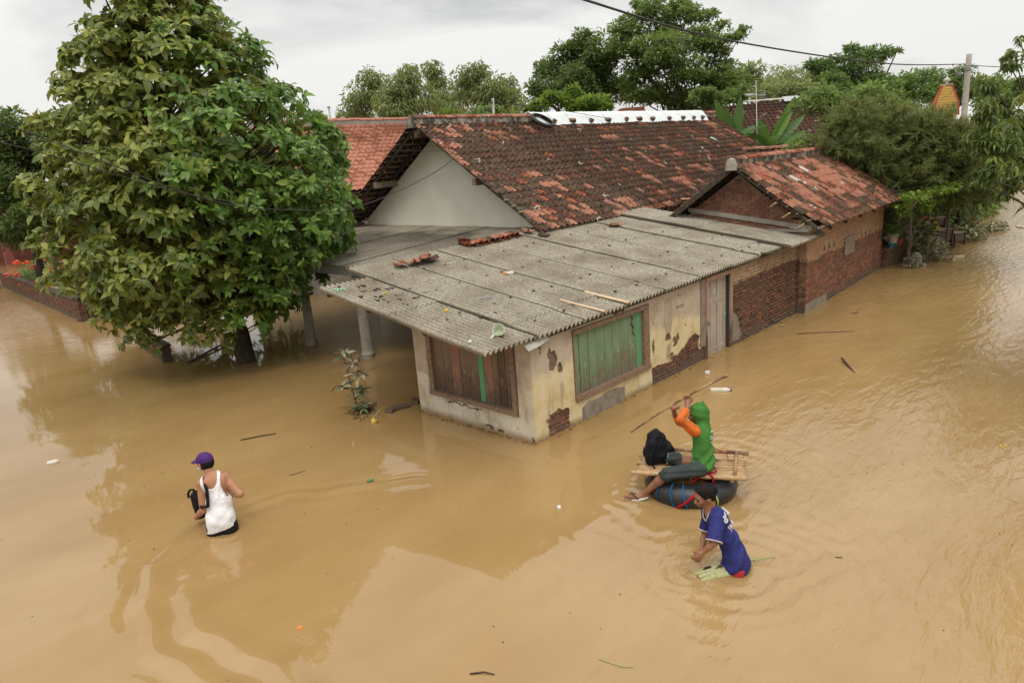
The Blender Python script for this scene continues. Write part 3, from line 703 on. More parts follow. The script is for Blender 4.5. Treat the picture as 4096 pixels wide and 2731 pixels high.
# windows
def window(parent, outer, opening, axis_, edges, mats, greens, top_open=None, depth=.035):
    """axis_: 'x' long wall, 'y' front wall. outer/opening: (a0, a1, z0, z1)"""
    a0, a1, z0, z1 = outer; o0, o1, p0, p1 = opening
    f = MB()
    def bbx(u0, u1, v0, v1, q0, q1):
        if axis_ == 'x': f.bb(u0, u1, v0, v1, q0, q1)
        else: f.bb(v0, v1, u0, u1, q0, q1)
    y0, y1 = -.028, .13
    bbx(a0, a1, y0 - .02, y1, z0, p0); bbx(a0, a1, y0, y1, p1, z1); bbx(a0, o0, y0 + .004, y1, p0, p1); bbx(o1, a1, y0 + .004, y1, p0, p1)
    # mouldings
    bbx(o0 - .01, o1 + .01, y0 - .006, y0 + .01, p0 - .03, p0 - .012)
    fr = f.build('window_frame', M['frame_wood'], parent)
    for i in range(len(edges) - 1):
        p = MB(); u0, u1 = edges[i], edges[i + 1]; g = .006
        tw = random.uniform(-.008, .008)
        if axis_ == 'x': p.box(((u0 + u1) / 2, depth + .012 + random.uniform(-.005, .005), (p0 + p1) / 2), (u1 - u0 - g * 2, .024, p1 - p0 - .004), (0, 0, tw * 6))
        else: p.box((depth + .012 + random.uniform(-.005, .005), (u0 + u1) / 2, (p0 + p1) / 2), (.024, u1 - u0 - g * 2, p1 - p0 - .004), (0, 0, tw * 6))
        # thin cover strip at the joint
        p.build('plank', mats[i], fr)
    bk = MB()
    if axis_ == 'x': bk.bb(o0, o1, .10, .12, p0, p1)
    else: bk.bb(.10, .12, o0, o1, p0, p1)
    bk.build('back_panel', M['wood_dark'], fr)
    return fr
G = M['green_boards']; Bd = M['brown_boards']
f1 = window(annex, (.93, 2.97, .35, 1.47), (.95, 2.81, .44, 1.40), 'x', [.95, 1.115, 1.345, 1.555, 1.77, 1.99, 2.195, 2.42, 2.635, 2.81],
            [G[0], G[1], G[0], G[1], G[0], G[1], G[2], G[1], M['green_bright']], None)
f2 = window(annex, (.32, 2.265, .37, 1.50), (.40, 2.16, .44, 1.45), 'y', [.40, .55, .70, .83, 1.005, 1.12, 1.34, 1.535, 1.73, 1.95, 2.16],
            [Bd[0], Bd[2], Bd[0], Bd[1], M['green_bright'], Bd[0], Bd[0], Bd[1], Bd[0], Bd[0]], None)
def letter(parent, s, size, mat, loc, rot, squash=1.0, bold=0, name='lettering'):
    me = text_mesh(s, size, mat, .0008, squash, bold); o = bpy.data.objects.new(name, me); link(o, parent); o.location = loc; o.rotation_euler = rot; return o
for s, x, z in (('8', 1.23, .86), ('7', 1.44, .88), ('6', 1.66, .86), ('5', 1.87, .87), ('4', 2.08, .87), ('3', 2.30, .86), ('2', 2.50, .86)):
    letter(f1, s, .13, M['chalk'], (x, .019, z), (pi / 2, 0, random.uniform(-.05, .05)), .8, -.002, 'chalk_number')
for s, y, z in (('5', 1.24, .86), ('2', .62, .83), ('6', 1.43, .86)):
    letter(f2, s, .12, M['chalk'], (.019, y, z), (pi / 2, 0, -pi / 2), .8, -.003, 'chalk_number')
b = MB()
b.tube([(2.50, .017, 1.36), (2.54, .017, 1.31), (2.49, .017, 1.24), (2.55, .017, 1.16), (2.53, .017, 1.08), (2.58, .017, 1.0)], [.012, .018, .014, .02, .013, .006], 6); b.build('spray_mark', M['spray'], f1)
letter(annex, 'VEX KTIN', .085, M['ink'], (3.98, -.008, 1.22), (pi / 2, 0, 0), .75, 0, 'faded_print')
letter(annex, '201 1  15', .05, M['ink'], (4.0, -.008, 1.42), (pi / 2, 0, 0), .9, 0, 'faded_print')
letter(annex, 'E', .085, M['ink'], (.20, -.010, 1.33), (pi / 2, 0, 0), .8, 0.004, 'faded_print')
# door
df = MB(); df.bb(4.905, 4.965, -.03, .15, -.6, 1.50); df.bb(5.87, 5.965, -.03, .15, -.6, 1.50); df.bb(4.905, 5.965, -.034, .15, 1.50, 1.575)
dfo = df.build('door_frame', M['door_frame'], annex)
b = MB(); b.bb(5.852, 5.869, .0, .15, -.6, 1.495); b.build('green_reveal', M['door_green'], dfo)
door = MB(); door.bb(4.967, 5.85, .085, .115, -.6, 1.495); dr = door.build('door', M['door_paint'], annex)
st = MB(); rails = [(-.58, -.5), (.06, .13), (1.02, 1.10), (1.42, 1.49)]; stl = [(4.97, 5.06), (5.24, 5.31), (5.50, 5.57), (5.76, 5.848)]
for a, b_ in stl: st = MB(); st.bb(a, b_, .066, .085, -.6, 1.492); st.build('door_stile', M['door_paint'], dr)
for z0_, z1_ in rails:
    st = MB(); st.bb(stl[0][1] + .001, stl[3][0] - .001, .070, .085, z0_, z1_); st.build('door_rail', M['door_paint'], dr)
for z0_, z1_ in ((-.45, .03), (.16, .99), (1.13, 1.39)):
    for i in range(3):
        pn = MB(); pn.bb(stl[i][1] + .02, stl[i + 1][0] - .02, .078, .085, z0_, z1_); pn.build('door_panel', M['door_paint'], dr)
b = MB(); b.tube([(5.80, .06, .70), (5.80, .035, .70), (5.78, .03, .70), (5.73, .03, .70)], .008, 6); b.build('door_handle', M['steel'], dr)
b = MB(); b.bb(5.36, 5.43, .072, .0775, 1.17, 1.28); b.build('sticker', M['pot_white'], dr)
b = MB(); b.tube([(5.08, .062, .85), (5.13, .062, .80), (5.10, .062, .72), (5.16, .062, .64), (5.12, .062, .56)], [.006, .014, .01, .016, .006], 6); b.build('spray_mark', M['spray'], dr)
b = MB(); b.bb(4.93, 5.96, .0, .028, 1.576, 1.64); b.build('lintel', M['cement'], annex)
# corrugated sheets
xs_ = [-1.0, .02, 1.06, 2.13, 3.30, 4.47, 5.70, 6.88, 8.02]
for i in range(8):
    x0, x1 = xs_[i], xs_[i + 1]; wd = round((x1 - x0 + .06) / .1) * .1
    if i == 0: rows = [(-.11, 1.98), (1.88, 3.68)]
    else: rows = [(-.12 - random.uniform(0, .03), .52 + random.uniform(-.03, .03)), (.42 + random.uniform(-.03, .03), 4.35)]
    for j, (y0, y1) in enumerate(rows):
        dz = .012 * j + .009 * (i % 2) + random.uniform(0, .006)
        a = Vector((x0, y0, zr(x0, y0) + dz)); c = Vector((x0, y1, zr(x0, y1) + dz)); e_ = Vector((x1, y0, zr(x1, y0) + dz + random.uniform(-.012, .012)))
        me = corr_mesh('corrugated_sheet', x1 - x0 + .05, (c - a).length, M['corr'], (x1 - x0 + .05) / max(1, round((x1 - x0 + .05) / .098)), seed=i * 3 + j, sag=.012 if y1 - y0 > 1 else 0)
        o = mesh_obj('corrugated_sheet', me, annex); o.matrix_local = frame(a, e_ - a, c - a)
for (x0, x1, y0, y1, dz) in ((7.95, 9.9, -.36, -.02, .075), (7.95, 9.2, -.04, 2.0, .08), (7.95, 9.2, 1.9, 4.2, .09)):
    a = Vector((x0, y0, zr(x0, y0) + dz)); c = Vector((x0, y1, zr(x0, y1) + dz)); me = corr_mesh('corrugated_sheet', x1 - x0, (c - a).length, M['corr'], .1, seed=int(y0 * 10) + 50)
    o = mesh_obj('corrugated_sheet', me, annex); o.matrix_local = frame(a, (1, 0, .01), c - a)
b = MB(); b.beam((7.0, -.16, 1.73), (7.95, -.20, 1.60), .12, .03); b.build('broken_board', M['wood_dark'], annex)
b = MB(); b.beam((6.9, -.02, 1.70), (8.1, -.05, 1.72), .16, .02); b.build('fascia_board', M['wood_dark'], annex)
# rafters and purlins under the sheets
for y in (-.02, 1.15, 2.45, 3.5):
    b = MB(); b.beam((-.92 if y > 0 else .0, y, zr(-.9, y) - .065), (8.0, y, zr(8, y) - .065), .06, .07); b.build('purlin', M['wood_dark'], annex)
b = MB(); b.beam((-.80, .1, zr(0, .1) - .06), (-.80, 3.6, zr(0, 3.6) - .06), .04, .035); b.build('rafter', M['wood_dark'], annex)
b = MB(); P = [(-.18, -.07, 1.52), (.30, -.06, 1.56), (.32, -.09, 1.50), (.06, -.13, 1.47), (-.14, -.11, 1.44)]
b.prism(P, (0, .02, .01)); q = b.build('torn_sheeting', M['pot_white'], annex); fix_normals(q.data)
def bolt_cap():
    b = MB(); b.lathe([(.0, .012), (.012, .011), (.021, .004), (.026, -.006)], 7); return b.mesh('bolt_cap', M['debris'])
bc = bolt_cap()
for x in np.arange(-.6, 8.0, .53):
    for y in (.30, 1.20, 2.35, 3.45):
        xx, yy = x + random.uniform(-.12, .12), y + random.uniform(-.08, .08)
        if xx < 0 and yy < .4: continue
        o = bpy.data.objects.new('bolt_cap', bc); link(o, annex); o.location = (xx, yy, zr(xx, yy) + .045); o.scale = (random.uniform(.8, 1.5), random.uniform(.7, 1.2), 1); o.rotation_euler = (random.uniform(-.1, .3), 0, random.uniform(0, 3))
# dark rotten litter caught in the troughs near the free corner
b = MB()
for (x, y) in ((-.62, 2.55), (-.5, 2.7), (-.35, 2.35), (-.25, 2.55), (-.1, 2.3), (.05, 2.75), (-.75, 2.9), (-.55, 3.1), (-.3, 3.05), (-.1, 2.9), (.2, 2.4), (-.45, 2.1), (.35, .95), (.0, .9), (-.4, 3.35)):
    for k in range(5):
        b.box((x + random.uniform(-.06, .06), y + random.uniform(-.08, .08), zr(x, y) + .022), (random.uniform(.012, .03), random.uniform(.02, .07), .016), (random.uniform(-.2, .2), random.uniform(-.2, .2), random.uniform(-.4, .4)))
q = b.build('rotten_litter', M['debris'], annex); q['kind'] = 'stuff'

# ------------------------------------------------------------------ tiled house with the white gable
house = thing('tiled_house', 'white gabled house with a long mossy clay tile roof behind the annex', 'house', (0, 0, 0))
RX0, RX1, RY, RZ = 4.90, 20.55, 8.10, 5.02
EY, EZ = 3.98, 2.34; up = Vector((0, RY - EY, RZ - EZ)); ul = up.length
UYL, UZL = 12.1, 2.45
g = MB()
prof = [(4.45, -.6), (4.45, 2.42), (8.1, 4.80), (11.7, 2.52), (11.7, -.6)]
g.prism([(5.72, y, z) for y, z in prof], (.14, 0, 0)); g.bb(5.86, 20.1, 4.45, 4.6, -.6, 2.45); g.bb(5.86, 20.1, 11.55, 11.7, -.6, 2.5); g.bb(20.0, 20.14, 4.6, 11.55, -.6, 2.6)
q = g.build('gable_wall', M['white_wall'], house); fix_normals(q.data)
def pick_main(c, r, nc, nr):
    v = mnoise.noise((c * .33, r * .45, 2.2)); q = random.random()
    p = .07 + .14 * max(0, v) + (.12 if r < 3 else 0) + (.1 if r > nr - 3 else 0)
    if abs(v) > .55 and q < .3: return 'rust'
    if q < p: return 'orange'
    if q < p + .07: return 'rust'
    return 'dark' if q < .75 else 'brown'
run = {}
def pick_main2(c, r, nc, nr):
    if (c, r) in ((60, 12),): return 'glass'
    k = pick_main(c, r, nc, nr)
    if run.get((c - 1, r)) == 'orange' and random.random() < .28: k = 'orange'
    run[(c, r)] = k; return k
def skip_main(c, r, nc, nr): return (r in (4, 5) and c == 0) or (r == 3 and c < 2) or (r == 2 and c < 1)
items = roof_tiles((RX0, EY, EZ + .03), (1, 0, 0), up, RX1 - RX0, ul + .05, pick_main2, skip=skip_main, wob=lambda c, r: .03 * mnoise.noise((c * .09, r * .2, 0)) - .01)
scatter_pieces('roof_tile', house, items, 300, 'roof_tile_field')
upl = Vector((0, RY - UYL, RZ - UZL)); ull = upl.length
items = roof_tiles((RX1, UYL, UZL + .03), (-1, 0, 0), upl, RX1 - RX0, ull + .05, pick_main)
scatter_pieces('roof_tile', house, items, 0, 'rear_roof_tile_field')
bt = MB(); bt.box((0, 0, 0), (RX1 - RX0 - .03, .03, .028)); btm = bt.mesh('batten', M['wood_grey'])
for (y0, z0, yy, zz_, l_) in ((EY, EZ, RY, RZ, ul), (UYL, UZL, RY, RZ, ull)):
    n_ = int(l_ / .255); d = Vector((0, yy - y0, zz_ - z0)).normalized()
    for k in range(n_ + 1):
        p = Vector(((RX0 + RX1) / 2 + .02, y0, z0)) + d * (k * .255 + .05); o = bpy.data.objects.new('batten', btm); link(o, house)
        o.matrix_local = frame(p, (1, 0, 0), d)
    for x in [5.05, 5.62] + [6.6 + i * 1.2 for i in range(12)]:
        a = Vector((x, y0, z0 - .05)); c = Vector((x, yy, zz_ - .07)); b = MB(); b.beam(a, c, .055, .075); b.build('rafter', M['wood_dark'], house)
for y, z in ((8.1, 4.84), (10.1, 3.62), (6.1, 3.58), (11.95, 2.44)):
    b = MB(); b.bb(4.98, 5.72, y - .06, y + .06, z - .16, z); b.build('purlin', M['wood_grey'], house)
b = MB(); b.box((5.0, 7.98, 4.92), (.05, .1, .34)); b.build('ridge_bracket', M['wood_grey'], house)
# ridge: mortar bed and half round tiles
b = MB(); P = []
for i in range(80):
    x = RX0 - .03 + (RX1 - RX0 + .06) * i / 79
    P.append(x)
V = []; Fl = []
for i, x in enumerate(P):
    for (y, z) in ((-.17, -.04), (-.10, .13), (.10, .13), (.17, -.04)): V.append((x, RY + y + random.uniform(-.008, .008), RZ + z + random.uniform(-.01, .01)))
for i in range(79):
    for j in range(3): a = i * 4 + j; Fl.append((a, a + 4, a + 5, a + 1))
Fl += [(0, 1, 2, 3), (4 * 79 + 3, 4 * 79 + 2, 4 * 79 + 1, 4 * 79)]
b.add(V, Fl); b.build('ridge_mortar', M['ridge_mortar'], house)
def ridge_tile_mesh(mat, L=.37, R_=.115):
    b = MB(); V = []; Fl = []
    for s_, rr in ((0, R_ * 1.12), (L * .16, R_ * 1.1), (L * .17, R_), (L, R_ * .97)):
        for k in range(9): a = pi * (k / 8) ; V.append((s_, -rr * cos(a) * 1.15, rr * sin(a) * .72))
    for i in range(3):
        for k in range(8): a = i * 9 + k; Fl.append((a, a + 1, a + 10, a + 9))
    Fl.append(tuple(range(8, -1, -1))); Fl.append(tuple(27 + k for k in range(9)))
    b.add(V, Fl); return b.mesh('ridge_tile', mat)
RT_ = [ridge_tile_mesh(M['tile_orange']), ridge_tile_mesh(M['tile_rust'])]
def ridge_run(parent, a, b_, z, mats=RT_, step=.355, name='ridge_tile'):
    a = Vector(a); b_ = Vector(b_); d = (b_ - a); n_ = int(d.length / step); d.normalize()
    for i in range(n_):
        o = bpy.data.objects.new(name, random.choice(mats) if random.random() < .55 else mats[0]); link(o, parent)
        p = a + d * (i * step); o.matrix_local = frame(p + Vector((0, 0, z + random.uniform(-.008, .008))), d, Vector((0, 0, 1)).cross(d) + Vector((0, 0, random.uniform(-.06, .06))))
ridge_run(house, (RX0, RY, RZ), (RX1, RY, RZ), .115)
b = MB(); b.lathe([(.0, .22), (.07, .18), (.11, .08), (.15, -.1)], 9, (RX0 - .02, RY, RZ - .02)); b.build('ridge_end', M['ridge_mortar'], house)
# porch roof, beam and fluted columns
def zp(x): return 2.03 + .066 * (x - 1.3)
ys_ = [3.55, 4.28, 5.40, 6.48, 7.58, 8.68, 9.78, 10.88, 11.98]
for i in range(8):
    y0, y1 = ys_[i], ys_[i + 1]; dz = .012 * (i % 2)
    x0 = 1.3 + random.uniform(-.03, .03)
    me = corr_mesh('corrugated_sheet', y1 - y0 + .05, 4.52 if i else 2.7, M['corr_dark'], (y1 - y0 + .05) / round((y1 - y0 + .05) / .098), seed=i + 20)
    o = mesh_obj('corrugated_sheet', me, house); o.matrix_local = frame((x0, y1 + .02, zp(x0) + dz), (0, -1, 0), (1, 0, .066))
b = MB(); b.bb(1.50, 1.60, 3.6, 12.0, 1.80, 1.985); b.build('porch_beam', M['blue_beam'], house)
for x in (2.6, 3.8, 5.0):
    b = MB(); b.bb(x, x + .06, 3.6, 12.0, zp(x) - .11, zp(x) - .03); b.build('purlin', M['wood_dark'], house)
def column(y):
    prof = []; n_ = 32; b = MB(); V = []; Fl = []
    lev = [(-.6, .135, 0), (.06, .135, 0), (.07, .15, 0), (.10, .15, 0), (.11, .125, 0), (.16, .115, 1), (1.66, .10, 1), (1.70, .12, 0), (1.80, .14, 0)]
    for z, r_, fl in lev:
        for k in range(n_):
            a = 2 * pi * k / n_; rr = r_ * (1 - (.10 if (fl and k % 2) else 0)); V.append((1.55 + rr * cos(a), y + rr * sin(a), z))
    for i in range(len(lev) - 1):
        for k in range(n_): a, c = i * n_ + k, i * n_ + (k + 1) % n_; Fl.append((a, c, c + n_, a + n_))
    b.add(V, Fl); b.build('fluted_column', M['concrete'], house)
for y in (3.99, 6.32, 8.65, 10.98): column(y)
# cement flashing between annex sheets and house eave line is hidden by the tiles

# ------------------------------------------------------------------ brick house on the right
BRT = radians(2.6); BO = Vector((9.22, -.19, 0))
bh = thing('brick_house', 'bare red brick house with orange and brown tiled gable roof beside the flooded street', 'house', BO, BRT)
g = MB(); g.bb(0, 6.5, .018, .14, -.6, 1.93); g.bb(.018, .14, .14, 3.1, -.6, 2.15); g.bb(6.36, 6.482, .14, 3.1, -.6, 2.1); g.build('mortar_bed', M['mortarB'], bh)
g = MB(); g.prism([(.02, .05, 1.95), (.02, 3.05, 2.2), (.02, 1.62, 3.22)], (.1, 0, 0)); q = g.build('gable_mortar', M['mortarC'], bh); fix_normals(q.data)
tri = []
for x0 in (1.19, 1.55, 1.91): tri.append([(x0, 1.27), (x0 + .17, 1.27), (x0 + .09, 1.46)])
for x0 in (4.28, 4.64, 5.0): tri.append([(x0, 1.22), (x0 + .17, 1.22), (x0 + .09, 1.41)])
def okb(x, z, a, b_):
    if 2.74 < x < 3.66 and .93 < z < 1.40: return False
    for t_ in tri:
        if t_[0][0] - .06 < x < t_[1][0] + .06 and t_[0][1] < z < t_[2][1]: return False
    return True
items = brick_items((0, 0, 0), (1, 0, 0), 6.5, -.12, 1.93, M['brickB'], (0, -1, 0), 0, ok=okb, rough=1.0)
items += brick_items((0, 0, 0), (0, -1, 0), .0, 0, .1, M['brickB'], (-1, 0, 0))
gi = brick_items((0, .0, 0), (0, 1, 0), 3.1, -.12, 1.93, M['brickA'], (-1, 0, 0), 0, ok=lambda y, z, a, b_: y < .3)
g2 = brick_items((0, .0, 0), (0, 1, 0), 3.1, 1.93, 3.25, M['brickC'], (-1, 0, 0), 0, ok=lambda y, z, a, b_: z < 3.16 - abs(y - 1.62) * .70, rough=1.3)
scatter_pieces('brick', bh, items + gi, 300, 'brick')
gm = merge_pieces  # keep the gable bricks as their own part field
gp = mesh_obj('gable_coping', (lambda b: (b.bb(-.10, .02, -.05, 2.95, 1.90, 1.96), b.mesh('gable_coping', M['concrete']))[1])(MB()), bh)
gw = bpy.data.objects.new('brick_gable', None); link(gw, bh)
scatter_pieces('brick', gw, g2, 300, 'brick')
b = MB(); P = [(-.035, -.1, 1.93), (-.035, 2.9, 2.36), (-.035, 2.9, 2.47), (-.035, -.1, 2.03)]; b.prism(P, (.03, 0, 0)); q = b.build('cement_flashing', M['concrete'], bh); fix_normals(q.data)
for t_ in tri:
    b = MB(); b.prism([(x, .006, z) for x, z in ((t_[0][0] - .05, t_[0][1]), (t_[0][0], t_[0][1]), (t_[2][0], t_[2][1]), (t_[2][0] - .05, t_[2][1]))], (0, .03, 0)); b.prism([(x, .006, z) for x, z in ((t_[1][0], t_[1][1]), (t_[1][0] + .05, t_[1][1]), (t_[2][0] + .05, t_[2][1]), (t_[2][0], t_[2][1]))], (0, .03, 0))
    q = b.build('vent_surround', M['brickB'][0], bh); fix_normals(q.data)
    b = MB(); b.prism([(t_[0][0], .016, t_[0][1]), (t_[1][0], .016, t_[1][1]), (t_[2][0], .016, t_[2][1])], (0, .004, 0)); q = b.build('vent_shade_plate', M['wood_dark'], bh); fix_normals(q.data)  # flat dark plate, coloured to stand for the shade inside the vent
for i in range(7):
    b = MB(); x0 = 2.79 + i * .122; b.box((x0 + .06, -.01 + random.uniform(-.006, .006), 1.16), (.108, .02, .47 + random.uniform(-.03, .02)), (0, 0, 0)); b.build('shutter_board', M['wood_grey'], bh)
b = MB(); b.bb(-.02, 1.5, -.012, .0, -.3, .2); b.build('plinth_render', M['cement'], bh)
BRY, BRZ, BEY, BEZ = 1.62, 3.46, -.42, 1.97
bup = Vector((0, BRY - BEY, BRZ - BEZ)); bul = bup.length
def pick_b(c, r, nc, nr):
    if (c, r) in ((9, 6), (15, 7)): return 'glass'
    v = mnoise.noise((c * .2, r * .3, 9)); q = random.random()
    p = .56 + .3 * v - .5 * max(0, (c / nc - .5)) - (.25 if r < 2 else 0) - (.3 if r > nr - 2 else 0)
    if q < p: return 'orange'
    if q < p + .2: return 'rust'
    return 'dark'
items = roof_tiles((-.38, BEY, BEZ + .03), (1, 0, 0), bup, 9.1, bul + .1, pick_b, skip=lambda c, r, nc, nr: (r == 1 and c == 0) or (r == 0 and c < 2), wob=lambda c, r: .02 * mnoise.noise((c * .15, r * .2, 3)))
scatter_pieces('roof_tile', bh, items, 300, 'roof_tile_field')
BLY, BLZ = 3.55, 2.05; blu = Vector((0, BRY - BLY, BRZ - BLZ))
items = roof_tiles((8.72, BLY, BLZ + .03), (-1, 0, 0), blu, 9.1, blu.length + .05, pick_b)
scatter_pieces('roof_tile', bh, items, 0, 'rear_roof_tile_field')
ridge_run(bh, (-.38, BRY, BRZ), (8.75, BRY, BRZ), .11, RT_, .31)
b = MB(); b.bb(-.38, 8.72, BRY - .12, BRY + .12, BRZ - .05, BRZ + .12); b.build('ridge_mortar', M['ridge_mortar'], bh)
b = MB(); b.lathe([(.0, .17), (.09, .13), (.13, .02), (.14, -.12)], 10, (-.40, BRY, BRZ)); b.build('ridge_end', M['concrete'], bh)
for x in (-.30, .35) + tuple(1.5 + i * 1.2 for i in range(6)):
    for (y0, z0) in ((BEY, BEZ), (BLY, BLZ)):
        b = MB(); b.beam((x, y0, z0 - .04), (x, BRY, BRZ - .06), .05, .07); b.build('rafter', M['wood_dark'], bh)
for k in range(9):
    for (y0, z0) in ((BEY, BEZ), (BLY, BLZ)):
        p0 = Vector((0, y0, z0)).lerp(Vector((0, BRY, BRZ)), (k + .3) / 9.2)
        b = MB(); b.beam((-.40 - random.uniform(0, .12) * (k in (2, 3, 5)), p0.y, p0.z), (8.6, p0.y, p0.z), .03, .025); b.build('batten', M['wood_grey'], bh)
b = MB(); b.beam((-.42, BLY - .1, BLZ + .02), (-.42, BRY + .02, BRZ - .1), .03, .12); b.build('barge_board', M['wood_dark'], bh)
b = MB(); b.beam((-.05, BRY, BRZ - .16), (8.6, BRY, BRZ - .16), .07, .12); b.build('ridge_beam', M['wood_dark'], bh)
for i in range(3):
    b = MB(); p = Vector((-.42, BEY + .35 + i * .32, BEZ + .16 + i * .23)); b.beam(p, p + Vector((-.02 + .1 * i, .18, -.11)), .05, .02); b.build('splintered_batten', M['plank_pale'], bh)

# ------------------------------------------------------------------ other roofs
def small_tiled(name, label, O, ex, up_, width, length, pick, w_=.218, e_=.255, mats=None, limit=300, rz=0):
    t_ = thing(name, label, 'house', O)
    items = roof_tiles((0, 0, 0), ex, up_, width, length, pick, w=w_, e=e_)
    scatter_pieces('roof_tile', t_, items, limit, 'roof_tile_field'); return t_
TILES['far'] = tile_mesh('roof_tile_far', M['tile_far'], .25, .34); TILES['far2'] = tile_mesh('roof_tile_far2', M['tile_far2'], .25, .34)
# red roof behind the big tree
lr = thing('red_roof_house', 'house with even orange red tile roof behind the big tree', 'house', (4.9, 13.2, 3.35))
lup = Vector((0, 3.4, 2.32))
items = roof_tiles((0, 0, 0), (1, 0, 0), lup, 12, lup.length, lambda c, r, nc, nr: 'far' if random.random() < .72 - (.25 if r > nr - 5 else 0) else 'far2', w=.235, e=.235)
scatter_pieces('roof_tile', lr, items, 300, 'roof_tile_field')
b = MB(); b.prism([(0, 0, -.08), (0, 3.4, 2.24), (0, 6.8, -.08)], (12, 0, 0)); q = b.build('roof_core', M['wood_dark'], lr); fix_normals(q.data)
ridge_run(lr, (0, 3.4, 2.32), (12, 3.4, 2.32), .1, [ridge_tile_mesh(M['tile_far'], .37, .12)], .36)
b = MB(); b.bb(0, 12, 3.28, 3.52, 2.2, 2.44); b.build('ridge_mortar', M['concrete'], lr)
b = MB(); b.bb(.6, 12, .6, .75, -3.9, .25); b.bb(.6, .75, .75, 6.2, -3.9, 0.2); b.build('wall', M['concrete'], lr)  # darker concrete colour instead of white: shade put in to dim its reflection
# cross roof behind the brick house ridge
c3r = thing('rear_cross_roof', 'low cross roof of rust and orange tiles between the two house roofs', 'house', (17.9, 0, 0))
ex_ = Vector((0, -1, 0)); upv = Vector((1.5, 0, 1.05))
items = roof_tiles((-1.5, 5.4, 2.58), ex_, upv, 3.3, upv.length, lambda c, r, nc, nr: random.choice(['orange', 'rust', 'dark', 'dark']))
scatter_pieces('roof_tile', c3r, items, 300, 'roof_tile_field')
ridge_run(c3r, (.0, 5.5, 3.62), (.0, 2.05, 3.62), .03)
b = MB(); b.prism([(-1.5, 2.15, 2.5), (0, 2.15, 3.56), (1.5, 2.15, 2.5)], (0, 3.3, 0)); b.bb(-1.2, 1.2, 2.3, 5.3, -.5, 2.5); q = b.build('roof_core', M['brickC'][1], c3r); fix_normals(q.data)
for a in (-.3, 0, .3):
    b = MB(); b.beam((.0, 2.0, 3.5), (a * .4, 2.0 - abs(a) * .1, 3.95 - abs(a) * .6), .05, .03); b.build('finial_slat', M['wood_grey'], c3r)
# distant dark roof beyond the banana plants
fr_ = thing('dark_roof_house', 'distant house with dark brown tile roof behind the banana plants', 'house', (0, 0, 0))
RA, RB_ = Vector((27.6, 12.4, 5.80)), Vector((33.2, 6.9, 5.80)); ed = (RB_ - RA).normalized(); dn = Vector((ed.y, -ed.x, 0)); dn = -dn if dn.dot(Vector((-1, -1, 0))) < 0 else dn
fo = RA + dn * 3.6 + Vector((0, 0, -2.3)); upf = RA - fo
exf = ed if ed.cross(upf).z > 0 else -ed
fo2 = fo if exf == ed else RB_ + dn * 3.6 + Vector((0, 0, -2.3))
items = roof_tiles(fo2, exf, upf, (RB_ - RA).length, upf.length, lambda c, r, nc, nr: 'brown' if random.random() < .985 else 'orange', w=.25, e=.28)
scatter_pieces('roof_tile', fr_, items, 300, 'roof_tile_field')
ridge_run(fr_, RA if exf == ed else RA, RB_, .06, [ridge_tile_mesh(M['pot_white'], .37, .12), ridge_tile_mesh(M['tile_rust'], .37, .12)], .36)
b = MB(); b.prism([fo + Vector((0, 0, -.1)), RA + Vector((0, 0, -.1)), RA - dn * 3.6 + Vector((0, 0, -2.4))], RB_ - RA); b.prism([fo - dn * .6 + Vector((0, 0, -4)), fo - dn * .6 + Vector((0, 0, .1)), RA - dn * 3 + Vector((0, 0, -2.1)), RA - dn * 3 + Vector((0, 0, -6))], RB_ - RA)
q = b.build('roof_core', M['wood_dark'], fr_); fix_normals(q.data)
b = MB(); a_ = RA.lerp(RB_, .52); b.prism([a_ + Vector((0, 0, .20)), a_ + dn * .35 + Vector((0, 0, -.05)), a_ + dn * .34 + Vector((0, 0, -.07)), a_ + Vector((0, 0, .17))], (RB_ - RA) * .5); q = b.build('ridge_sheet', M['steel'], fr_); fix_normals(q.data)
# tiny red roof under the tall tree
sr = thing('small_red_roof', 'tiny red tiled roof peeking above the sheeted ridge under the tall trees', 'house', (21.5, 12.6, 5.55))
b = MB(); b.prism([(-.45, .45, -.12), (-.35, .35, .26), (.35, -.35, .26), (.45, -.45, -.12)], (.7, .7, 0)); q = b.build('roof', M['tile_far2'], sr); fix_normals(q.data)
b = MB(); b.bb(-.1, .5, -.1, .5, -5.9, -.13); b.build('wall', M['white_wall'], sr)
# ------------------------------------------------------------------ foliage
def leaf_template(L=.2, W_=.075, droop=.3, fold=.12):
    """8 triangles: folded, drooping leaf along +x"""
    d = droop
    V = [(0, 0, 0), (.33, 0, .02), (.68, 0, -.25 * d), (1, 0, -.8 * d), (.30, .48, fold), (.66, .42, fold - .25 * d), (.30, -.48, fold), (.66, -.42, fold - .25 * d)]
    V = [(x * L, y * W_, z * L) for x, y, z in V]
    Fq = [(0, 1, 4), (0, 6, 1), (2, 3, 5), (2, 7, 3)]; Fq4 = [(1, 2, 5, 4), (6, 7, 2, 1)]
    return np.array(V), np.array(Fq), np.array(Fq4)
def quad_leaf(L=1., W_=.4, droop=.15):
    V = np.array([(0, 0, 0), (.5, .5 * W_, .06), (1, 0, -droop), (.5, -.5 * W_, .06)]) * np.array([L, 1 * L, L]); return V, np.array([(0, 3, 2), (0, 2, 1)])
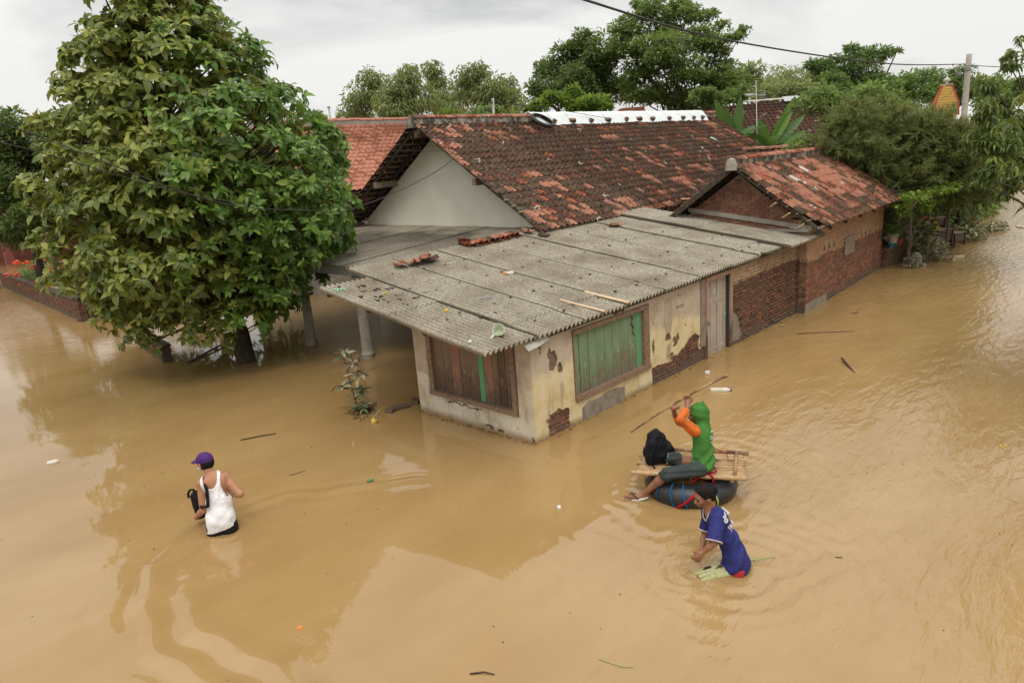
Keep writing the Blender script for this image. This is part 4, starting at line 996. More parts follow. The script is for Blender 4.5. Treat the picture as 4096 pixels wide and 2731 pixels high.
def rot_from_dirs(D, roll):
    """rotation matrices whose x axis is D and z axis is as near up as possible, rolled"""
    D = D / np.linalg.norm(D, axis=1)[:, None]; U = np.tile([0., 0., 1.], (len(D), 1)); U[np.abs(D[:, 2]) > .97] = (1, 0, 0)
    Yv = np.cross(U, D); Yv /= np.linalg.norm(Yv, axis=1)[:, None]; Z = np.cross(D, Yv)
    c, s = np.cos(roll)[:, None], np.sin(roll)[:, None]; Y2 = Yv * c + Z * s; Z2 = -Yv * s + Z * c
    return np.stack([D, Y2, Z2], -1)
def leaves_mesh(name, P, D, size, roll, tint, tmpl, mat, smooth=False):
    V0 = tmpl[0]; n = len(P); R_ = rot_from_dirs(D, roll)
    V = np.einsum('nij,kj->nki', R_, V0) * size[:, None, None] + P[:, None, :]
    k = len(V0); off = (np.arange(n) * k)[:, None, None]
    Fs = [(f[None] + off).reshape(-1, f.shape[1]) for f in tmpl[1:]]
    me = np_mesh(name, V.reshape(-1, 3), Fs, smooth=smooth, attrs={'tint': np.repeat(tint, k)}); me.materials.append(mat); return me
def rand_dirs(n): v = rng.normal(size=(n, 3)); return v / np.linalg.norm(v, axis=1)[:, None]
def limb(b, a, c, r0, r1, wob=.12, n=6, k=5):
    a = Vector(a); c = Vector(c); pts = []; l = (c - a).length
    for i in range(k):
        t = i / (k - 1); p = a.lerp(c, t)
        if 0 < i < k - 1: p += Vector((random.gauss(0, 1), random.gauss(0, 1), random.gauss(0, .5))) * wob * l * .18
        pts.append(p)
    b.tube(pts, [r0 + (r1 - r0) * i / (k - 1) for i in range(k)], n)

def clump_tree(name, label, cat, clumps, base, mat, leaf=.16, aspect=.4, dens=9., up=.5, trunk_r=.16, trunk_mat='bark', group=None, sub=7, droop=.15, stems=1, flat=.8, tiers=False, hang=False, spread=None, fill=.8):
    t = thing(name, label, cat, base, 0, group); bx, by, bz = base
    Ps, Ds, Ss, Ts = [], [], [], []
    for (x, y, z, r) in clumps:
        c = np.array([x - bx, y - by, z - bz])
        leaf_ = leaf * 1.25; r = r * 1.12; n_ = int(dens * 13 * r * r / (leaf_ * leaf_)) + 20
        ns = max(6, int(sub * 1.5 * (r / .6) ** 1.2)); sc_ = rand_dirs(ns) * np.array([1, 1, flat]) * r * rng.uniform(.45, .92, (ns, 1)); sc_[:, 2] = np.where(sc_[:, 2] < -.35 * r, sc_[:, 2] * .5, sc_[:, 2])
        rs = r * rng.uniform(.32, .6, ns); st_ = rng.uniform(-.18, .18, ns)
        k = rng.integers(0, ns, n_); d = rand_dirs(n_); d[:, 2] = np.abs(d[:, 2]) * rng.choice([1, 1, 1, -1], n_) ; rad = rng.uniform(.45, 1.05, n_) ** .6
        off = d * rad[:, None] * rs[k][:, None] * np.array([1, 1, .45 if tiers else .8])
        p = c + sc_[k] + off
        if fill < 1: keep = rng.random(n_) < fill; p, d, k, rad = p[keep], d[keep], k[keep], rad[keep]
        Ps.append(p); dd = d.copy(); dd[:, 2] = dd[:, 2] * .5 + (-.7 if hang else rng.normal(-.05, .3, len(d))); Ds.append(dd + rng.normal(0, .25, dd.shape))
        Ss.append(leaf_ * rng.uniform(.6, 1.25, len(p)))
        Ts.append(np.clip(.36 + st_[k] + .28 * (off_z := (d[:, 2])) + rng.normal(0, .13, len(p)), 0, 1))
    P = np.concatenate(Ps); D = np.concatenate(Ds); S = np.concatenate(Ss); T = np.concatenate(Ts)
    me = leaves_mesh('crown', P, D, S, rng.normal(0, .7, len(P)), T, quad_leaf(1., aspect, droop), mat)
    o = mesh_obj('crown', me, t)
    b = MB(); top = max(c_[2] for c_ in clumps) - bz
    cen = np.mean([[c_[0] - bx, c_[1] - by, c_[2] - bz] for c_ in clumps], axis=0); low = min(c_[2] for c_ in clumps) - bz
    for s in range(stems):
        o_ = Vector((random.uniform(-1, 1), random.uniform(-1, 1), 0)) * trunk_r * (3 if stems > 1 else 0); fork = Vector((cen[0] * .5, cen[1] * .5, max(.35 * top, low * .75))) + o_ * 2
        limb(b, o_ + Vector((0, 0, -.8)), fork, trunk_r, trunk_r * .7, .05, 8)
        for i, (x, y, z, r) in enumerate(clumps):
            if stems > 1 and i % stems != s: continue
            limb(b, fork, (x - bx, y - by, z - bz), trunk_r * .5, trunk_r * .12, .15, 5)
    b.build('trunk', M[trunk_mat], t, smooth=True)
    return t

CL = {
"bamboo1":[[26.06,38.23,10.21,0.83],[25.93,38.83,9.16,1.23],[25.53,39.97,8.25,1.05]],
"bamboo2":[[26.69,34.69,10.17,0.77],[26.43,35.42,9.29,1.12],[27.69,35.16,8.38,1.33],[25.37,35.4,7.96,1.17],[26.51,35.19,7.58,0.94]],
"bamboo3":[[30.76,36.76,10.92,0.73],[31.01,36.94,10.01,0.54],[31.62,37.19,9.02,1.23],[31.04,35.52,7.89,1.13]],
"bamboo4":[[28.64,29.67,9.78,0.71],[28.18,30.74,9.4,0.66],[28.98,30.82,8.65,1.15],[29.02,28.88,8.29,1.12],[30.24,28.68,8.43,0.78],[29.64,27.67,7.47,0.82],[28.86,29.26,7.29,1.13],[30.42,27.98,6.81,0.48]],
"bush1":[[19.52,23.18,6.34,0.47],[20.31,22.83,6.26,0.33]],
"bush2":[[19.16,20.45,6.14,0.53],[20.14,20.01,6.13,0.49],[20.87,19.64,6.01,0.41]],
"dark":[[22.02,15.61,9.02,0.58],[21.75,16.33,8.57,0.68],[21.4,17.2,7.83,0.77],[21.03,16.06,7.28,1.0],[22.55,15.75,7.68,1.11],[22.2,14.86,8.3,0.87],[20.27,17.3,7.12,0.46],[23.32,15.17,6.91,1.03],[21.45,15.38,6.38,0.84],[20.71,16.99,6.62,0.64]],
"tall":[[24.9,10.9,6.3,0.85],[23.6,12.0,6.3,0.9],[22.6,12.9,6.4,0.8],[25.4,9.9,6.2,0.7],[24.2,11.4,5.6,0.9],[22.75,12.22,9.96,0.63],[22.17,13.25,9.37,0.68],[24.0,12.32,9.38,0.91],[24.08,11.12,9.64,0.55],[22.3,13.26,8.49,0.92],[22.28,11.53,8.08,1.07],[24.18,10.86,8.44,0.87],[22.77,12.77,7.4,0.85],[23.23,10.89,7.16,0.91],[25.02,10.23,8.21,0.6],[25.1,9.58,8.52,0.35],[25.78,9.38,8.82,0.22],[25.01,10.44,7.16,0.89],[24.77,9.24,6.53,0.59],[25.19,10.21,9.07,0.28],[24.53,10.51,9.44,0.35],[24.04,11.65,10.19,0.4],[23.04,13.1,10.33,0.36]],
"low1":[[15.9,13.6,5.95,0.44],[16.7,13.2,6.15,0.52],[17.5,12.9,6.45,0.3],[17.3,12.3,5.9,0.55],[18.0,12.1,5.9,0.52],[18.2,11.9,5.72,0.36]],
"low2":[[21.6,9.1,5.85,0.5],[22.3,8.8,5.75,0.5],[23.1,8.4,5.9,0.46]],
"rb1":[[37.54,13.55,7.06,0.86],[38.85,13.3,7.57,0.71],[40.2,12.75,7.48,0.83]],
"rb2":[[36.9,10.1,6.9,0.75],[34.9,13.2,7.8,0.58],[34.9,13.6,7.2,0.65],[34.7,12.5,6.4,0.8],[36.1,11.8,6.4,0.8],[36.2,10.6,6.3,0.7]],
"fern":[[26.54,4.78,7.39,0.33],[26.23,5.21,6.78,0.63],[27.53,4.58,6.88,0.64],[25.26,6.09,6.86,0.26],[25.8,5.81,6.7,0.37],[27.41,3.77,7.06,0.33],[28.06,3.51,7.21,0.17],[27.08,4.93,6.09,0.84],[25.48,5.23,5.8,0.74],[27.36,4.12,5.79,0.83],[25.55,4.38,5.18,0.88],[25.12,5.88,5.57,0.56]],
"far1":[[64.13,12.94,7.6,1.14],[66.21,12.13,7.9,1.0],[65.2,13.88,6.62,1.17],[65.06,12.08,6.43,1.3]],
"far2":[[71.2,11.93,7.87,0.97],[73.38,10.84,8.17,0.98],[73.52,11.65,6.63,1.5],[73.1,9.78,6.62,1.46]],
"far3":[[64.17,7.04,6.9,0.86],[65.78,6.15,6.48,0.94],[67.39,5.47,6.08,1.09],[64.5,6.44,5.48,1.22]],
"casu":[[18.9,-1.55,1.9,0.5],[18.0,-1.0,1.9,0.45],[17.5,-.6,3.85,0.5],[18.5,-1.1,3.45,0.5],[14.9,1.7,3.7,0.35],[15.8,1.05,4.33,0.56],[16.86,0.46,4.08,0.7],[18.08,-0.18,3.87,0.67],[17.71,-0.99,3.38,0.65],[17.18,0.27,3.29,0.82],[15.68,0.73,3.45,0.66],[17.47,-0.63,2.79,0.73],[18.61,-1.26,2.56,0.61],[16.59,-0.19,2.42,0.59],[16.45,0.69,2.78,0.58],[18.04,-1.6,3.21,0.51],[15.85,1.49,4.06,0.39]],
"mango":[[13.42,-2.67,4.86,0.28],[13.42,-2.61,4.24,0.33],[13.47,-2.56,3.55,0.35],[13.13,-2.97,2.94,0.35],[13.12,-2.8,2.6,0.21],[13.96,-3.0,5.41,0.26],[13.51,-2.99,3.47,0.41],[15.55,-2.81,5.91,0.13],[15.33,-2.69,5.31,0.2],[15.74,-2.94,4.82,0.33],[14.82,-2.68,4.43,0.37],[15.35,-2.97,3.83,0.55],[14.39,-2.53,3.93,0.28],[14.95,-3.14,3.04,0.54],[14.92,-3.04,2.46,0.29],[14.39,-2.94,2.29,0.17],[14.79,-2.64,3.44,0.37],[16.2,-3.9,4.6,.8],[15.9,-4.1,3.3,.8]],
"near":[[5.59,-6.23,3.6,1.9],[5.65,-7.43,5.2,2.1],[4.31,-7.3,5.6,1.3],[7.65,-6.17,4.5,1.9],[6.09,-6.2,2.2,1.2]],
"back_left":[[0.62,27.38,6.46,0.77],[0.33,28.2,5.7,1.04],[0.97,28.25,5.16,0.89],[0.03,27.46,4.34,1.03],[0.68,27.58,3.77,0.88],[-0.07,26.77,3.16,0.85],[0.59,26.83,2.74,0.7],[-0.31,28.47,2.48,0.8],[1.55,26.96,6.41,0.52]],
}
# --- the big round tree: rosettes of large drooping leaves
def rosette(mat, seed, n=9):
    r = np.random.default_rng(seed); P = []; D = []; S = []; T = []; Ro = []
    for i in range(n):
        a = 2 * pi * i / n + r.normal(0, .2); el = r.normal(-.12, .36) + (.6 if i % 3 == 0 else 0)
        P.append((cos(a) * .012, sin(a) * .012, .01 * (i % 3))); D.append((cos(a) * cos(el), sin(a) * cos(el), sin(el))); S.append(r.uniform(.55, 1.15)); Ro.append(r.normal(0, .4))
        T.append(r.uniform(.1, .5) + (.34 if i % 3 == 0 else .0) + r.normal(0, .05))  # upturned leaves tinted lighter, highlights from the top light put into the colour
    tm = leaf_template(.235, .118, .42, .09)
    return leaves_mesh('leaf_rosette', np.array(P), np.array(D), np.array(S), np.array(Ro), np.array(T), tm, mat, True)
def big_tree():
    t = thing('broadleaf_tree', 'large round tree with rosettes of big glossy leaves standing in the flood', 'tree', (-.14, 8.65, 0))
    # outline of the crown seen across the view: height, left extent, right extent (metres from the trunk axis)
    R_ = Vector((.703, -.711, 0)); Fw = Vector((.711, .703, 0))
    prof = [(.65, -2.6, .9), (1.1, -3.05, 1.6), (1.55, -3.25, 2.0), (2.6, -3.55, 3.0), (3.1, -3.62, 3.35), (4.2, -3.5, 3.2), (5.0, -3.15, 2.9), (5.6, -2.85, 2.2), (6.3, -2.45, 1.6), (7.2, -1.9, 1.05), (7.7, -1.6, .7), (8.1, -1.1, .2), (8.35, -.7, -.1)]
    zs = [p[0] for p in prof]; ls = [p[1] for p in prof]; rs_ = [p[2] for p in prof]
    ros = [rosette(M['leaf_big'], i, (7, 9, 8, 11, 6, 10, 8, 5)[i]) for i in range(8)]; rosr = [rosette(M['leaf_bigr'], 20 + i, (8, 10, 7, 6, 9)[i]) for i in range(5)]
    # boughs: lumps of foliage over the crown, each carrying rosettes
    lumps = []
    tries = 0
    while len(lumps) < 270 and tries < 16000:
        tries += 1
        z = random.uniform(.8, 8.2); l = np.interp(z, zs, ls); r = np.interp(z, zs, rs_); c = (l + r) / 2; h = (r - l) / 2
        a = random.uniform(0, 2 * pi); q = random.uniform(.70, .97); lr = random.uniform(.28, .62)
        u = c + h * q * cos(a); v = h * .84 * q * sin(a)
        if abs(u - c) + lr * .95 > h * (.95 + .13 * mnoise.noise((u * .9, v * .9, z * 1.1))): continue
        if any((u - L_[0]) ** 2 + (v - L_[1]) ** 2 + ((z - L_[2]) * 1.3) ** 2 < (.42 * (lr + L_[3])) ** 2 * 1.32 for L_ in lumps): continue
        lumps.append((u, v, z, lr, c, h))
    items = []
    for (u, v, z, lr, c, h) in lumps:
        n_ = int(25 * (lr / .48) ** 2)
        outw = Vector((u - c, v, .35 * h)).normalized()
        for i in range(n_):
            d = Vector(rand_dirs(1)[0]); 
            if d.dot(outw) < -.35: continue
            d.z = abs(d.z) if random.random() < .75 else d.z
            rr = lr * random.uniform(.85, 1.1); p = Vector((u, v, z)) + Vector((d.x, d.y, d.z * .72)) * rr
            if p.z < .35: continue
            P = R_ * p.x + Fw * p.y + Vector((0, 0, p.z))
            ow = (d + outw * .7); ow = (R_ * ow.x + Fw * ow.y + Vector((0, 0, max(ow.z, -.1) + .75))).normalized()
            right = p.x > .6 + random.gauss(0, .5)
            me = random.choice(rosr if right else ros)
            q = ow.to_track_quat('Z', 'Y').to_matrix() @ Matrix.Rotation(random.uniform(0, 6.28), 3, 'Z')
            s = random.uniform(.6, 1.12) * (.9 if z > 6.5 else 1)
            M_ = q.to_4x4() @ Matrix.Diagonal((s, s, s, 1)); M_.translation = P; items.append((me, M_))
    # sparse inner leaves
    for i in range(1500):
        z = random.uniform(1.2, 8); l = np.interp(z, zs, ls); r = np.interp(z, zs, rs_); c = (l + r) / 2; h = (r - l) / 2
        a = random.uniform(0, 6.28); q = random.uniform(.40, .72); P = R_ * (c + h * q * cos(a)) + Fw * (h * q * sin(a)) + Vector((0, 0, z))
        s = random.uniform(.7, 1.1); M_ = Euler((random.gauss(0, .5), random.gauss(0, .5), random.uniform(0, 6))).to_matrix().to_4x4() @ Matrix.Diagonal((s, s, s, 1)); M_.translation = P
        items.append((random.choice(ros), M_))
    scatter_pieces('leaf_rosette', t, items, 300, 'crown')
    b = MB(); trunk = [(0.0, 0, -.8), (0, 0, 0), (-.02, .01, .6), (-.12, .05, 1.3), (-.3, .1, 2.2), (-.5, .25, 3.4), (-.8, .4, 4.8), (-1.0, .5, 6.5)]
    b.tube(trunk, [.24, .215, .20, .19, .17, .15, .11, .05], 12)
    for (u, v, z, lr, c, h) in lumps:
        if random.random() < .6:
            k = min(7, max(3, int(z * .8 + 1.5))); a = Vector(trunk[k]); e_ = R_ * u + Fw * v + Vector((0, 0, z)); 
            if a.z > e_.z - .2: a = Vector(trunk[max(3, k - 2)])
            limb(b, a, e_, .055, .012, .2, 5)
    b.build('trunk', M['bark'], t, smooth=True)
big_tree()
clump_tree('rear_shade_tree', 'dark small leaved tree at the far left behind the flower planter', 'tree', CL['back_left'], (.4, 27.4, 0), M['leaf_dark'], .19, .45, 9, trunk_r=.22, sub=9)
clump_tree('leaning_tree', 'slender dark trunked tree between the flower planter and the pink columns', 'tree', [[1.6, 25.6, 3.3, .7], [2.2, 25.2, 4.0, .9], [2.6, 25.9, 2.9, .8], [3.2, 26.4, 4.2, 1.0], [3.6, 26.1, 5.2, 1.0], [2.2, 26, 5.4, 1.1], [4.4, 25.6, 3.8, 1.1], [5.2, 25.4, 5.0, 1.1], [4.2, 26, 6.2, 1.0], [2.8, 26.4, 6.6, .9], [5.4, 26, 2.6, .9]], (1.1, 25.6, 0), M['leaf_dark'], .18, .45, 7, trunk_r=.16, sub=7)
G1 = 'bamboo clumps behind the tiled house'
for nm, lab, x, y in (('bamboo1', 'leftmost bamboo clump beside the big tree, with a pointed plume', 25.8, 39.4), ('bamboo2', 'wide pale green bamboo clump second from the big tree', 26.5, 35.2), ('bamboo3', 'bamboo clump with a tall narrow plume in the middle of the row', 31.2, 36.6), ('bamboo4', 'rightmost bamboo clump of the row with two rounded tops', 29.2, 29.2)):
    t = clump_tree('bamboo_clump', lab, 'bamboo', CL[nm], (x, y, 0), M['leaf_bamboo'], .30, .24, 8, sub=12, trunk_r=.05, trunk_mat='bark_grey', group=G1, stems=6, flat=1.1, hang=True, droop=.3)
    c = CL[nm]
    b = MB()
    for i in range(3):
        p = random.choice(c); limb(b, (random.uniform(-.4, .4), random.uniform(-.4, .4), 5), (p[0] - x + random.uniform(-.8, .8), p[1] - y + random.uniform(-.5, .5), p[2] + p[3] * random.uniform(.9, 1.5)), .04, .012, .08, 4)
    b.build('bare_culm', M['bark_grey'], t)
clump_tree('small_bush_tree', 'small yellowish green tree peeping over the roof ridge below the bamboo', 'tree', CL['bush1'], (19.9, 23.0, 0), M['leaf_lime'], .16, .5, 8)
clump_tree('ridge_side_tree', 'mid green tree behind the orange ridge tiles left of the wire pole', 'tree', CL['bush2'], (20.1, 20.0, 0), M['leaf_mid'], .17, .45, 8)
clump_tree('dark_round_tree', 'dense dark evergreen tree left of the tall layered trees', 'tree', CL['dark'], (21.8, 16, 0), M['leaf_dark'], .17, .45, 8.5, trunk_r=.25, sub=10)
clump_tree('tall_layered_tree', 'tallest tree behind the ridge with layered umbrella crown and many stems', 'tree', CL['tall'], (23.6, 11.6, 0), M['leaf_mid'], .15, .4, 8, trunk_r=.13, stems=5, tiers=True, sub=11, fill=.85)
clump_tree('lime_tree_row', 'bright lime green low tree right behind the white sheeted ridge', 'tree', CL['low1'], (17.0, 12.9, 0), M['leaf_lime'], .15, .45, 9, tiers=True)
clump_tree('under_ridge_tree', 'mid green tree below the tall layered tree by the right ridge end', 'tree', CL['low2'], (22.3, 8.8, 0), M['leaf_mid'], .15, .45, 9, tiers=True)
clump_tree('far_bamboo', 'pale bamboo with dry brown patches right of the television aerial', 'bamboo', CL['rb1'], (38.8, 13.2, 0), M['leaf_bamboo'], .32, .2, 7, stems=4, trunk_r=.06, hang=True)
clump_tree('scrub_tree', 'yellow green scrub trees above the distant dark roof', 'tree', CL['rb2'], (35.6, 12, 0), M['leaf_bamboo'], .24, .35, 8)
clump_tree('feathery_tree', 'open feathery tree with reaching branches between the aerial and the utility pole', 'tree', CL['fern'], (26.4, 5.0, 0), M['leaf_fern'], .15, .35, 8, trunk_r=.15, tiers=True, stems=2, sub=10, fill=.8)
clump_tree('far_tree', 'far tree left of the yellow tower roof', 'tree', CL['far1'], (65, 12.8, 0), M['leaf_fern'], .32, .4, 8)
clump_tree('far_tree', 'far dark tree behind the yellow tower roof', 'tree', CL['far2'], (72.8, 11, 0), M['leaf_dark'], .32, .4, 8)
clump_tree('far_tree', 'far tree behind and right of the utility pole', 'tree', CL['far3'], (65.4, 6.3, 0), M['leaf_mid'], .3, .4, 8)
# casuarina: sprays of fine needles along reaching branches
def casuarina():
    t = thing('casuarina_tree', 'feathery wind blown casuarina mass filling the space before the utility pole', 'tree', (17.2, .4, 0))
    Ps, Ds, Ss, Ts = [], [], [], []; b = MB()
    limb(b, (0, 0, -.8), (-.3, .1, 2.6), .14, .08, .1, 7); limb(b, (-.3, .1, 2.6), (-.9, .55, 4.6), .06, .02, .1, 5)
    for (x, y, z, r) in CL['casu']:
        c = np.array([x - 17.2, y - .4, z]); r *= 1.05
        limb(b, (-.2, 0, random.uniform(1.2, 2.8)), tuple(c), .04, .012, .2, 5)
        for i in range(int(70 * r * r / .36)):
            d = rand_dirs(1)[0]; d[2] = d[2] * .7; a = c + d * r * random.uniform(.1, .95)
            dr = np.array([-.45, .5, .1]) * .35 + d * .7 + rng.normal(0, .3, 3) + (0, 0, .2); dr /= np.linalg.norm(dr); L_ = random.uniform(.35, .75)
            n_ = 44; s = rng.random(n_); p = a + dr * (s * L_)[:, None] + np.array([0, 0, -.25 * L_]) * (s ** 2)[:, None]
            Ps.append(p); Ds.append(dr * .75 + rng.normal(0, .38, (n_, 3)) + (0, 0, -.12)); Ss.append(rng.uniform(.12, .27, n_)); Ts.append(np.clip(.35 + .3 * d[2] + random.gauss(0, .13) + rng.normal(0, .1, n_), 0, 1))
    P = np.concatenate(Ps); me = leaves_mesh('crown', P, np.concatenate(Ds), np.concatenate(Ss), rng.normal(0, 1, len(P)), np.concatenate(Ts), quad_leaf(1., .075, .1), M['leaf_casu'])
    mesh_obj('crown', me, t); b.build('trunk', M['bark_grey'], t, smooth=True)
casuarina()
clump_tree('street_tree', 'mixed green tree rising behind the casuarina toward the utility pole', 'tree', [[20.46,3.9,5.12,0.63],[22.35,2.71,5.2,0.6],[25.2,-0.6,3.9,0.6],[22.81,2.08,4.7,0.6],[21.5,2.6,4.0,.8],[23.5,.6,3.2,.7]], (22.9, 1.6, 0), M['leaf_mid'], .17, .42, 8, trunk_r=.14, sub=9)
clump_tree('waterside_tree', 'low dark tree leaning over the street water right of the pergola', 'tree', [[21.27,-0.95,1.9,0.51],[21.09,-0.38,1.49,0.45],[22.52,-1.24,1.64,0.53],[20.36,0.1,1.42,0.44],[23.4,-1.1,1.5,.5],[22.0,-.6,2.6,.6]], (21.8, -.5, 0), M['leaf_dark'], .16, .42, 8, trunk_r=.1, sub=8)
clump_tree('yard_tree', 'leafy yard tree hidden behind the large round tree', 'tree', [[2.6,15.8,2.2,1.0],[3.4,15.5,3.2,1.1],[2.2,16.2,3.6,1.0],[3.9,14.9,1.7,.8],[1.4,16.2,2.2,1.0],[.6,16.5,3.2,1.0],[3.0,15.8,4.3,.9]], (2.4, 15.9, 0), M['leaf_dark'], .2, .45, 6, trunk_r=.14, sub=8)
# a climbing vine with broad lime leaves on the casuarina side and over the pergola
def vine(name, label, base, blobs, leaf=.13, mat='leaf_lime', dens=1.0, cat='vine'):
    t = thing(name, label, cat, base); P, D, S, T = [], [], [], []; b = MB()
    for (x, y, z, rx, ry, rz_, n_) in blobs:
        n_ = int(n_ * dens); q = rand_dirs(n_) * rng.uniform(.3, 1, (n_, 1)) ** .5 * np.array([rx, ry, rz_]) + np.array([x, y, z]) - np.array(base)
        P.append(q); d = rng.normal(0, 1, (n_, 3)); d[:, 2] = -.4 + d[:, 2] * .3; D.append(d); S.append(leaf * rng.uniform(.6, 1.2, n_)); T.append(np.clip(rng.normal(.55, .2, n_), 0, 1))
        limb(b, (0, 0, 0), (x - base[0], y - base[1], z - base[2]), .012, .006, .3, 4)
    P = np.concatenate(P); me = leaves_mesh('foliage', P, np.concatenate(D), np.concatenate(S), rng.normal(0, .5, len(P)), np.concatenate(T), leaf_template(1., .8, .2, .08), M[mat]); mesh_obj('foliage', me, t)
    b.build('stem', M['bark_grey'], t); return t
vine('climbing_vine', 'lime leaved vine scrambling through the casuarina beside the brick house roof', (16.2, 1.2, 1.2), [(14.8, 2.4, 3.75, .35, .35, .2, 90), (15.2, 1.9, 3.45, .5, .35, .25, 130), (15.7, 1.2, 3.25, .4, .35, .3, 90), (17.3, -.6, 3.15, .5, .5, .35, 90), (17.9, -1.3, 2.6, .4, .4, .4, 90), (17.0, -.9, 2.0, .5, .3, .3, 80), (18.6, -1.7, 2.9, .4, .4, .4, 60)])
vine('pergola_vine', 'bright yellow green vine sprawling over the bamboo pergola at the brick house corner', (15.9, -.6, .6), [(15.6, -.75, 2.12, .75, .4, .13, 330), (16.4, -1.1, 2.2, .6, .4, .12, 260), (15.3, -.55, 1.78, .22, .2, .26, 90), (15.9, -1.0, 1.85, .3, .2, .22, 80), (17.0, -1.3, 2.25, .5, .3, .15, 130), (15.1, -.3, 1.9, .12, .1, .06, 25)], .11)
# mango tree reaching in from the right edge
def leafy(name, label, base, clumps, mat, n_per, leaf, L=(1., .26, .5, .1), cat='tree', trunk_r=.12, twig=True, hang=.5):
    t = thing(name, label, cat, base); P, D, S, T = [], [], [], []; b = MB(); bx, by, bz = base
    limb(b, (0, 0, -.8), (random.uniform(-.1, .1), 0, max(c[2] for c in clumps) * .55), trunk_r, trunk_r * .6, .05, 8)
    for (x, y, z, r) in clumps:
        c = np.array([x - bx, y - by, z - bz]); limb(b, (0, 0, max(.3, (z - bz) * .5)), tuple(c), .04, .012, .15, 5)
        ns = max(2, int(n_per * r * r * 10))
        for i in range(ns):
            d = rand_dirs(1)[0]; a = c + d * r * random.uniform(.3, 1.0) * np.array([1, 1, .9]); k = random.randint(5, 9); tt = random.gauss(.4, .15) + .18 * d[2]
            for j in range(k):
                an = 2 * pi * j / k + random.uniform(0, .5); P.append(a + rng.normal(0, .02, 3)); D.append((cos(an), sin(an), -hang + random.gauss(0, .3))); S.append(leaf * random.uniform(.7, 1.2)); T.append(min(1, max(0, tt + random.gauss(0, .1) + (.5 if random.random() < .03 else 0))))
    me = leaves_mesh('crown', np.array(P), np.array(D), np.array(S), rng.normal(0, .4, len(P)), np.array(T), leaf_template(*L), M[mat]); mesh_obj('crown', me, t)
    b.build('trunk', M['bark'], t, smooth=True); return t
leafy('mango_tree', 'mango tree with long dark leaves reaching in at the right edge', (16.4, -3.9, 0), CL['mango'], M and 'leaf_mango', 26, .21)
def near_tree():
    t = leafy('street_tree', 'leafy street tree just right of the view, one leaf hanging into it', (5.9, -6.9, 0), CL['near'], 'leaf_mango', 6.5, .24, trunk_r=.17)
    return t
near_tree()
# twig with a broad leaf that hangs into view at the right edge
def big_leaf(L, W_, droop, n=8, fold=.1, wave=0.0):
    b = MB(); V = []; Fl = []; W0 = W_
    if wave: n = n * 3
    for i in range(n + 1):
        s = i / n; W_ = W0 * (random.uniform(.62, 1.05) if wave and i % 3 == 0 else 1); w_ = W_ * (sin(pi * min(1, s * 1.02)) ** .75) * (1 - .25 * s) + .002; z = -droop * s * s
        V += [(s * L, w_ / 2, z + fold * w_ + wave * sin(i * 2.1)), (s * L, 0, z), (s * L, -w_ / 2, z + fold * w_ - wave * sin(i * 1.7))]
    for i in range(n):
        a = i * 3; Fl += [(a, a + 1, a + 4, a + 3), (a + 1, a + 2, a + 5, a + 4)]
    b.add(V, Fl); return b
def leaf_obj(name, mat, parent, L, W_, droop, loc, yaw, pitch, roll=0, tint=.5, **kw):
    me = big_leaf(L, W_, droop, **kw).mesh(name, M[mat], True); at = me.attributes.new('tint', 'FLOAT', 'POINT'); at.data.foreach_set('value', np.full(len(me.vertices), tint, np.float32))
    o = mesh_obj(name, me, parent); o.location = loc; o.rotation_euler = (roll, -pitch, yaw); return o
tw = thing('hanging_twig', 'dark twig with a single green leaf hanging in at the right edge', 'twig', (-1.35, -6.10, 1.95))
b = MB(); limb(b, (0, 0, 0), (.9, -.75, .5), .005, .015, .1, 5); b.build('stem', M['bark'], tw)
leaf_obj('leaf', 'leaf_dark', tw, .17, .10, .05, (0, 0, 0), radians(128), -.35, .4, .75); leaf_obj('leaf', 'leaf_dark', tw, .17, .09, .04, (.05, -.05, .02), radians(20), -.5, .2, .6)
# bananas
def banana(label, base, leaves, h):
    t = thing('banana_plant', label, 'banana plant', base); b = MB(); b.tube([(0, 0, -.6), (0, 0, 1), (0.05, 0, h)], [.13, .12, .07], 9); b.build('pseudostem', M['leaf_banana'], t, True)
    for (yaw, pitch, L, W_, dr, roll, tint) in leaves:
        leaf_obj('leaf', 'leaf_banana', t, L, W_, dr, (0, 0, h - .15), yaw, pitch, roll, tint, n=12, fold=.12, wave=.012)
Rv = radians(-45)     # image-right heading
banana('banana plant with upright torn leaves right behind the sheeted ridge end', (20.9, 7.35, 0), [(Rv + pi, 1.15, 2.1, .5, .1, 1.3, .35), (Rv + pi, .85, 1.7, .46, .35, 1.1, .15), (Rv, 1.45, 2.0, .5, .05, 1.4, .25), (Rv + 2, 1.0, 1.4, .5, .5, 0, .3), (Rv - 1, .8, 1.5, .5, .6, .4, .35), (Rv + .3, .7, 1.5, .5, .5, 1.0, .3), (Rv + pi - .3, 1.35, 1.6, .46, .1, 1.2, .3)], 3.95)
banana('banana plant with a pale unfurling leaf beside the television aerial', (21.5, 6.15, 0), [(Rv, 1.12, 2.2, .46, .05, -1.2, .6), (Rv, 1.0, 1.7, .30, .05, 1.3, .98), (Rv + pi, 1.2, 1.3, .5, .3, 1.1, .5), (Rv, .72, 1.9, .5, .15, 1.2, .35), (Rv, .40, 1.7, .46, .2, 1.1, .55), (Rv - .8, .5, 1.6, .5, .5, .5, .35), (Rv + pi, .7, 1.3, .5, .5, 1.0, .5), (Rv + .3, .15, 2.1, .42, .1, .9, .3), (Rv - 1.6, .9, 1.1, .5, .6, 0, .7), (Rv + .4, .9, 1.4, .5, .2, 1.3, .4)], 3.75)
